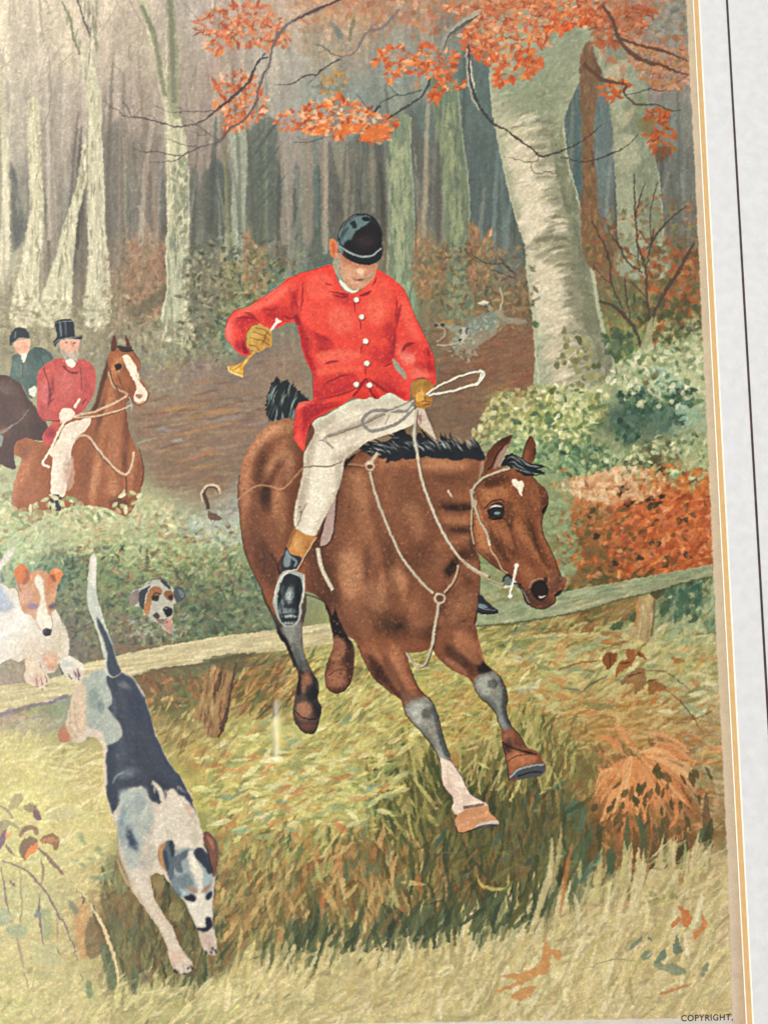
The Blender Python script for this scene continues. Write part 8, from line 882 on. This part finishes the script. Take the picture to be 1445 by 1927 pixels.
for p, w, col in ((PF(560, 350, 640, 325, 740, 290, 840, 240, 940, 195, 1040, 155), 3.6, '8f877c'), (PF(552, 362, 640, 334, 740, 298, 840, 250, 960, 195), 1.4, '5a5248'), (PF(540, 375, 560, 352, 560, 370, 580, 395, 596, 418), 3, '9a8f84'), (PF(520, 370, 545, 375, 600, 416), 1.6, '5a5450'), (PF(1040, 165, 1010, 210, 940, 215, 870, 210, 810, 215, 770, 245, 760, 280, 790, 315, 830, 322, 890, 305, 950, 280, 1000, 240, 1035, 195), 6.5, '7f7a78'), (PF(1040, 158, 980, 190, 880, 230), 2.5, 'c9c4b8'), (PF(650, 485, 580, 515, 500, 513, 440, 520, 400, 560, 330, 635, 260, 625, 190, 618, 120, 660, 90, 690), 2.2, 'b08a66'), (PF(650, 485, 580, 515, 500, 513, 440, 520), 1.8, '6a5f58'), (PF(90, 690, 60, 710), 2, '8fa0a4'), (PF(905, 235, 885, 285), 2, '8f857a')): line(p, w, col, .9)
strap(PF(1050, 205, 1045, 280, 1040, 350, 1055, 440, 1070, 530, 1090, 620, 1120, 700, 1160, 800, 1210, 900, 1270, 990, 1330, 1050, 1400, 1095, 1445, 1115), 6.2, 'bay_horse/reins', col='b5a894'); strap(PG(710, 885, 770, 960, 850, 1015, 920, 1050, 1000, 1080), 3.4, 'bay_horse/reins', col='b08c6c')
line(PF(1045, 280, 1040, 350, 1055, 440), 7, '9fa39c', .6, soft=1)
warp(.7, (4, 9), 90)
one = np.ones((CH, CW), np.float32); warm = ((ids == ID['bay_horse/body']) | (ids == ID['bay_horse/head']) | (ids == ID['bay_horse/fore_leg']) | (ids == ID['bay_horse/hind_leg'])).astype(np.float32)
# tone as measured on the photograph: muted, warm inks; a cooler brown for the bay coat
def lumi(): return (cv @ np.array([.3, .59, .11], np.float32))[..., None]
bank = zone(1090, 930, 1345, 900, 1350, 1075, 1120, 1100, soft=10)[..., None]
cv[:] = np.clip(cv, 0.004, 1) ** (.90 + .10 * bank)
cv[:] = np.clip(cv + .55 * (cv - .47) * cv * (1 - cv), 0, 1)
red_ = (ids == ID['rider/coat'])[..., None].astype(np.float32); w3 = warm[..., None]
L1 = lumi(); cv[:] = L1 + (cv - L1) * (.88 - .03 * bank + .12 * red_ - .03 * w3 + .06 * gz[..., None])
L1 = lumi(); f_ = np.clip(1 + w3 * .35 * (L1 - boxblur(L1[..., 0], 34)[..., None]) / (L1 + .08), .7, 1.35); cv[:] = np.clip(cv * f_, 0, 1)
hz = w3 * np.clip((L1 - .2) / .25, 0, 1) * .14; cv[:] = cv * (1 - hz) + rgb('a8825f') * hz
hn = sum((ids == ID[k]) for k in ID if 'hound' in k)[..., None].astype(np.float32); cv *= 1 - hn * .07 * np.clip((L1 - .5) * 3, 0, 1)
w4 = w3 * np.clip((cv[..., :1] - cv[..., 2:]) * 6 - .35, 0, 1); cv *= 1 - w4 * np.array([.03, .075, .07], np.float32)
bh = (ids == ID['bush_hound'])[..., None]; cv *= 1 - .14 * bh
bb = np.stack([boxblur(cv[..., k], 1) for k in range(3)], -1); hm = (ids == ID['bay_horse/body'])[..., None] * .55; cv[:] = cv * (1 - hm) + bb * hm
lt = zone(-220, -130, 300, -130, 370, 200, 380, 640, -220, 660, soft=14)[..., None] * (ids == 0)[..., None]; L2 = lumi(); cv[:] = cv * (1 - lt * .42) + (L2 * np.array([1.04, 1.0, .93], np.float32)) * lt * .42
gg = gz[..., None] * (ids == 0)[..., None] * np.clip((L2 - .38) * 4, 0, 1) * .2; cv[:] = cv * (1 - gg) + rgb('c9b98c') * gg
hk = ((ids == ID['leaping_hound']) | (ids == ID['leaping_hound/head']))[..., None] * .6; bb = np.stack([boxblur(cv[..., k], 2) for k in range(3)], -1); cv[:] = cv * (1 - hk) + bb * hk
cv *= (.995, .96, .912)
grain_px = zone(270, 705, 560, 660, 990, 600, 1010, 760, 700, 900, 380, 980, 260, 800, soft=6) * (ids == 0); pz = grain_px[..., None] * .16; cv[:] = cv * (1 - pz) + rgb('a87c62') * pz
grain(one, .075, 5, 2.1); grain(one, .035, 15, 6); grain(warm, .06, 25, 2.4)

for ch in range(3): cv[..., ch] += .5 * (cv[..., ch] - boxblur(cv[..., ch], 2)) + .22 * (cv[..., ch] - boxblur(cv[..., ch], 14))
cv[:] = np.clip(cv, .004, 1)
ID['log_rail#2'] = len(ID); rr = ids == ID['log_rail']; rr[:, :760 - CX0] = False; ids[rr] = ID['log_rail#2']
# ---------------------------------------------------------------- paper around the image
ex = np.interp(np.arange(CH) + CY0, [-110, 0, 290, 800, 1090, 1640, 1927, 1980], [1284, 1290, 1305, 1329, 1342, 1369, 1378, 1381])
ex = ex + (noise(7, 61)[:, 5] - .5) * 2.4 + (noise(2.5, 62)[:, 5] - .5) * 1.6
ey = np.interp(np.arange(CW) + CX0, [-200, 750, 1230, 1378, 1420], [1943, 1925, 1917, 1914, 1913]) + (noise(9, 63)[7, :] - .5) * 2
X, Y = np.meshgrid(np.arange(CW) + CX0, np.arange(CH) + CY0)
side = np.clip(X - ex[:, None] + .5, 0, 1); foot = np.clip(Y - ey[None] + .5, 0, 1); off = np.maximum(side, foot)
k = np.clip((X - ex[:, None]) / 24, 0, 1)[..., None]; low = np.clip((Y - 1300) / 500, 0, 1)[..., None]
pap = rgb('dcc4a4') * (1 - k) + rgb('cdb394') * k  # darker toward the mat: its soft shadow is put into the paper colour
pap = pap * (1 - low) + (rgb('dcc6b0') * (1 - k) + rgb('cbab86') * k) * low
fo = foot[..., None] * (X < ex[:, None])[..., None]; pap = pap * (1 - fo) + rgb('dccfc2') * fo
pap = pap * (1 + ((noise(3, 71) - .5) * .05 + (noise(14, 72) - .5) * .05)[..., None])
red = np.clip(1 - np.abs(Y - 1022) / 7, 0, 1) * np.clip(1 - (X - ex[:, None]) / 7, 0, 1) * .5
cv[:] = cv * (1 - off[..., None]) + pap * off[..., None]; ids[off > .5] = 0
# ---------------------------------------------------------------- materials
def mat(name, base, rough=.8, spec=.2):
    m = bpy.data.materials.new(name); m.use_nodes = True; b = m.node_tree.nodes['Principled BSDF']
    b.inputs['Base Color'].default_value = (*base, 1); b.inputs['Roughness'].default_value = rough; b.inputs['Specular IOR Level'].default_value = spec
    return m, m.node_tree.nodes, m.node_tree.links, b
def bumped(n, l, b, scale, strength, dist):
    tc = n.new('ShaderNodeTexCoord'); nz = n.new('ShaderNodeTexNoise'); nz.inputs['Scale'].default_value = scale; nz.inputs['Detail'].default_value = 4
    bp = n.new('ShaderNodeBump'); bp.inputs['Strength'].default_value = strength; bp.inputs['Distance'].default_value = dist
    l.new(tc.outputs['Object'], nz.inputs['Vector']); l.new(nz.outputs['Fac'], bp.inputs['Height']); l.new(bp.outputs['Normal'], b.inputs['Normal']); return tc, nz
def lin(h): c = rgb(h); return tuple(float(v) for v in np.where(c <= .04045, c / 12.92, ((c + .055) / 1.055) ** 2.4))
ink, n, l, b = mat('printed_ink', (1, 1, 1), .75, .12)
at = n.new('ShaderNodeAttribute'); at.attribute_name = 'ink'
tc, nz = bumped(n, l, b, 1400, .35, .0001)
gr = n.new('ShaderNodeTexNoise'); gr.inputs['Scale'].default_value = 2300; gr.inputs['Detail'].default_value = 2
rp = n.new('ShaderNodeMapRange'); rp.inputs['To Min'].default_value = .90; rp.inputs['To Max'].default_value = 1.10; rp.inputs['From Min'].default_value = .3; rp.inputs['From Max'].default_value = .7
mx = n.new('ShaderNodeVectorMath'); mx.operation = 'SCALE'
l.new(tc.outputs['Object'], gr.inputs['Vector']); l.new(gr.outputs['Fac'], rp.inputs['Value']); l.new(at.outputs['Color'], mx.inputs[0]); l.new(rp.outputs['Result'], mx.inputs['Scale']); l.new(mx.outputs['Vector'], b.inputs['Base Color'])
def paper_mat(name, h, amt=.05, scale=600):
    m, n, l, b = mat(name, lin(h), .9, .1); tc, nz = bumped(n, l, b, scale, .5, .00015)
    n2 = n.new('ShaderNodeTexNoise'); n2.inputs['Scale'].default_value = 330; n2.inputs['Detail'].default_value = 5
    cr = n.new('ShaderNodeValToRGB'); c = np.array(lin(h))
    cr.color_ramp.elements[0].position = .3; cr.color_ramp.elements[1].position = .7
    cr.color_ramp.elements[0].color = (*np.clip(c * (1 - amt), 0, 1), 1); cr.color_ramp.elements[1].color = (*np.clip(c * (1 + amt), 0, 1), 1)
    l.new(tc.outputs['Object'], n2.inputs['Vector']); l.new(n2.outputs['Fac'], cr.inputs['Fac']); l.new(cr.outputs['Color'], b.inputs['Base Color']); return m
M_mat = paper_mat('mat_board_paper', 'efebeb', .05); M_core = paper_mat('mat_core', 'fbf4e6', .02); M_gold = paper_mat('ochre_fillet_paper', 'deb27a', .05, 900); M_line = paper_mat('brown_ink_line', '4f3d35', .25, 1500)
M_text, *_ = mat('lettering_ink', lin('3a2b2a'), .8, .1); M_back = paper_mat('print_paper', 'd8c4a6')
glass = bpy.data.materials.new('picture_glass'); glass.use_nodes = True; n, l = glass.node_tree.nodes, glass.node_tree.links; n.clear()
out = n.new('ShaderNodeOutputMaterial'); tr_ = n.new('ShaderNodeBsdfTransparent'); gl = n.new('ShaderNodeBsdfGlossy'); mixs = n.new('ShaderNodeMixShader'); lw = n.new('ShaderNodeLayerWeight'); pw = n.new('ShaderNodeMath'); pw.operation = 'POWER'; pw.inputs[1].default_value = 5; fr = n.new('ShaderNodeMath'); fr.operation = 'MULTIPLY_ADD'; fr.inputs[1].default_value = .96; fr.inputs[2].default_value = .04; lw.inputs['Blend'].default_value = .5
tr_.inputs['Color'].default_value = (.985, .99, .985, 1); gl.inputs['Roughness'].default_value = .04; g2 = n.new('ShaderNodeBsdfGlossy'); g2.inputs['Roughness'].default_value = .38; mg_ = n.new('ShaderNodeMixShader'); mg_.inputs[0].default_value = .3
tc = n.new('ShaderNodeTexCoord'); nz = n.new('ShaderNodeTexNoise'); nz.inputs['Scale'].default_value = 38; nz.inputs['Detail'].default_value = 3; bp = n.new('ShaderNodeBump'); bp.inputs['Strength'].default_value = .03; bp.inputs['Distance'].default_value = .0006
l.new(tc.outputs['Object'], nz.inputs['Vector']); l.new(nz.outputs['Fac'], bp.inputs['Height']); l.new(bp.outputs['Normal'], gl.inputs['Normal'])
l.new(lw.outputs['Facing'], pw.inputs[0]); l.new(pw.outputs[0], fr.inputs[0]); l.new(fr.outputs[0], mixs.inputs['Fac']); l.new(tr_.outputs[0], mixs.inputs[1]); l.new(gl.outputs[0], mg_.inputs[1]); l.new(g2.outputs[0], mg_.inputs[2]); l.new(mg_.outputs[0], mixs.inputs[2]); l.new(mixs.outputs[0], out.inputs['Surface'])
# ---------------------------------------------------------------- objects
def link(name, me, m=None, parent=None, label=None, cat=None, group=None, kind=None):
    o = bpy.data.objects.new(name, me); S.collection.objects.link(o)
    if m: me.materials.append(m)
    if parent: o.parent = parent
    for key, v in (('label', label), ('category', cat), ('group', group), ('kind', kind)):
        if v: o[key] = v
    return o
def mesh_of(name, verts, faces):
    me = bpy.data.meshes.new(name); me.from_pydata([tuple(map(float, v)) for v in verts], [], faces); me.update(); return me
# the print: one fine sheet of ink, cut along the outlines of the printed figures
STEP = 1.7
gw, gh = int((CW - 3) / STEP), int((CH - 3) / STEP)
vx, vy = np.arange(gw + 1) * STEP + .5, np.arange(gh + 1) * STEP + .5
sm_ = cv
xi, yi = vx.astype(int), vy.astype(int); fx, fy = (vx - xi)[None, :, None], (vy - yi)[:, None, None]
col = (sm_[yi][:, xi] * (1 - fx) + sm_[yi][:, xi + 1] * fx) * (1 - fy) + (sm_[yi + 1][:, xi] * (1 - fx) + sm_[yi + 1][:, xi + 1] * fx) * fy
col = np.where(col <= .04045, col / 12.92, ((col + .055) / 1.055) ** 2.4)
gxx, gyy = np.meshgrid(vx + CX0, vy + CY0); pos = world(gxx, gyy, 0.0).astype(np.float32)
cid = ids[(np.arange(gh) * STEP + .5 + STEP / 2).astype(int)][:, (np.arange(gw) * STEP + .5 + STEP / 2).astype(int)]
flatp, flatc = pos.reshape(-1, 3), np.concatenate([col.reshape(-1, 3), np.ones((col.shape[0] * col.shape[1], 1))], 1).astype(np.float32)
q = np.arange(gh)[:, None] * (gw + 1) + np.arange(gw)[None]
quads = np.stack([q + gw + 1, q + gw + 2, q + 1, q], -1)
def sheet(name, k):
    f = quads[cid == k]
    if not len(f): return None
    u, inv = np.unique(f, return_inverse=True); nf = len(f)
    me = bpy.data.meshes.new(name); me.vertices.add(len(u)); me.vertices.foreach_set('co', flatp[u].ravel())
    me.loops.add(nf * 4); me.loops.foreach_set('vertex_index', inv.ravel().astype(np.int32))
    me.polygons.add(nf); me.polygons.foreach_set('loop_start', np.arange(0, nf * 4, 4, dtype=np.int32)); me.polygons.foreach_set('loop_total', np.full(nf, 4, np.int32))
    me.update(); at = me.attributes.new('ink', 'FLOAT_COLOR', 'POINT'); at.data.foreach_set('color', flatc[u].ravel()); return me
PRINT = link('hunting_print', sheet('hunting_print', 0), ink, label='aged colour hunting print of a red-coated huntsman leaping a log rail', cat='print')
TOP = {'beech_trunk': ('printed_beech_trunk', 'thick pale beech trunk with ringed bark'), 'far_hound': ('printed_hound', 'faint grey hound running up the ride far behind'), 'dark_horse': ('printed_horse', 'near-black horse cut by the picture edge'),
       'dark_coat_rider': ('printed_person', 'rider in dark green coat and black cap'), 'chestnut_horse': ('printed_horse', 'chestnut horse with white blaze standing in the bracken'), 'top_hat_rider': ('printed_person', 'rider in red coat and black top hat holding a crop'),
       'hound_tail': ('printed_hound_tail', 'curled brown hound tail above the bracken'), 'bush_hound': ('printed_hound', 'tricolour hound head with tongue out among the bushes'), 'another_hound_tail': ('printed_hound_tail', 'white hound tail tip at the left edge'),
       'tan_hound': ('printed_hound', 'white hound with tan head, paws on the log'), 'leaping_hound': ('printed_hound', 'black, grey and white hound leaping down head first'), 'log_rail': ('printed_log_rail', 'pale horizontal log rail'),
       'bay_horse': ('printed_horse', 'brown bay horse in mid leap with black mane'), 'rider': ('printed_person', 'huntsman in scarlet coat, cap and white breeches holding a horn')}
parts = {}
for name, k in ID.items():
    if k == 0: continue
    top, _, sub = name.split('#')[0].partition('/')
    me = sheet(sub or TOP[top][0], k)
    if me is None: continue
    if not sub and top in parts: link(TOP[top][0], me, ink, PRINT, 'mossy end of the log rail'); continue
    if top not in parts:
        o = link(TOP[top][0], me if not sub else None, ink if not sub else None, PRINT, TOP[top][1]); parts[top] = o
        if not sub: continue
    link(sub or TOP[top][0], me, ink, parts[top])
c4 = world(np.array([CX0 + .5, CX0 + .5 + gw * STEP, CX0 + .5 + gw * STEP, CX0 + .5]), np.array([CY0 + .5, CY0 + .5, CY0 + .5 + gh * STEP, CY0 + .5 + gh * STEP]), 0)
lo, hi = c4 - (0, 0, .0004), c4 - (0, 0, .00004)
link('paper', mesh_of('paper', np.vstack([lo, hi]), [(0, 1, 2, 3), (7, 6, 5, 4)] + [(i, i + 4, (i + 1) % 4 + 4, (i + 1) % 4) for i in range(4)]), M_back, PRINT)
# lettering on the lower margin
cu = bpy.data.curves.new('lettering', 'FONT'); cu.body = 'COPYRIGHT,'; cu.size = 1.0; cu.space_character = 1.12; cu.offset = .016
tmp = bpy.data.objects.new('lettering_curve', cu); S.collection.objects.link(tmp); bpy.context.view_layer.update()
me = bpy.data.meshes.new_from_object(tmp); bpy.data.objects.remove(tmp)
co = np.array([v.co for v in me.vertices]); x0, x1 = co[:, 0].min(), co[:, 0].max(); cap = .7
tx = 1281 + (co[:, 0] - x0) / (x1 - x0) * 97; ty = 1921.8 - (co[:, 0] - x0) / (x1 - x0) * 2.2 - co[:, 1] / cap * 11.6
me.vertices.foreach_set('co', world(tx, ty, .00003).astype(np.float32).ravel()); me.update()
link('lettering', me, M_text, PRINT)
# mat board: window edge measured on the right, the other three sides lie outside the photograph
A, Bq = world(1304.5, 0, .0004), world(1405, 1927, .0004)
ey_ = (A - Bq) / np.linalg.norm(A - Bq); ey_[2] = 0; ey_ /= np.linalg.norm(ey_); ex_ = np.array([ey_[1], -ey_[0], 0])
def fr_(p): d = p - A; return d @ ex_, d @ ey_
xl = fr_(world(CX0 + 22, 900))[0]; yt = fr_(world(700, CY0 + 14))[1]; yb = fr_(world(700, CY0 + CH - 16))[1]
PX = .2 * MM
def ring(o): return [A + ex_ * a + ey_ * b for a, b in ((xl - o, yb - o), (o, yb - o), (o, yt + o), (xl - o, yt + o))]
def band(name, o0, z0, o1, z1, m, parent):
    v = [(*p[:2], z0) for p in ring(o0)] + [(*p[:2], z1) for p in ring(o1)]
    return link(name, mesh_of(name, v, [(i, (i + 1) % 4, (i + 1) % 4 + 4, i + 4) for i in range(4)]), m, parent)
g1 = 8.0 * PX
MAT = band('mat_board', g1 + 1.4 * PX, .0016, g1 + 420 * PX, .0016, M_mat, None); MAT['label'] = 'white mat board with ochre window edge and thin brown ruled line'; MAT['category'] = 'mat board'
band('inner_bevel', -1.3 * PX, .00005, 0, .0004, M_core, MAT); band('ochre_fillet', 0, .0004, g1, .0010, M_gold, MAT); band('outer_bevel', g1, .0010, g1 + 1.4 * PX, .0016, M_core, MAT)
band('outer_edge', g1 + 420 * PX, .0016, g1 + 420 * PX, -.0006, M_core, MAT)
la, lb = fr_(world(1366, 0, .00162))[0], fr_(world(1430.5, 1090, .00162))[0]; print('ruled line offsets', la, lb)
lo_ = (la + lb) / 2
band('ruled_line', lo_ - 2.3 * PX, .00164, lo_ + 2.3 * PX, .00164, M_line, MAT)
# glass pane resting on the mat
r0 = [(*p[:2], .0021) for p in ring(g1 + 410 * PX)]; r1 = [(*p[:2], .0041) for p in ring(g1 + 410 * PX)]
link('glass_pane', mesh_of('glass_pane', r0 + r1, [(3, 2, 1, 0), (4, 5, 6, 7)] + [(i, (i + 1) % 4, (i + 1) % 4 + 4, i + 4) for i in range(4)]), glass, label='clear glass pane covering the print and its white mat', cat='glass pane')
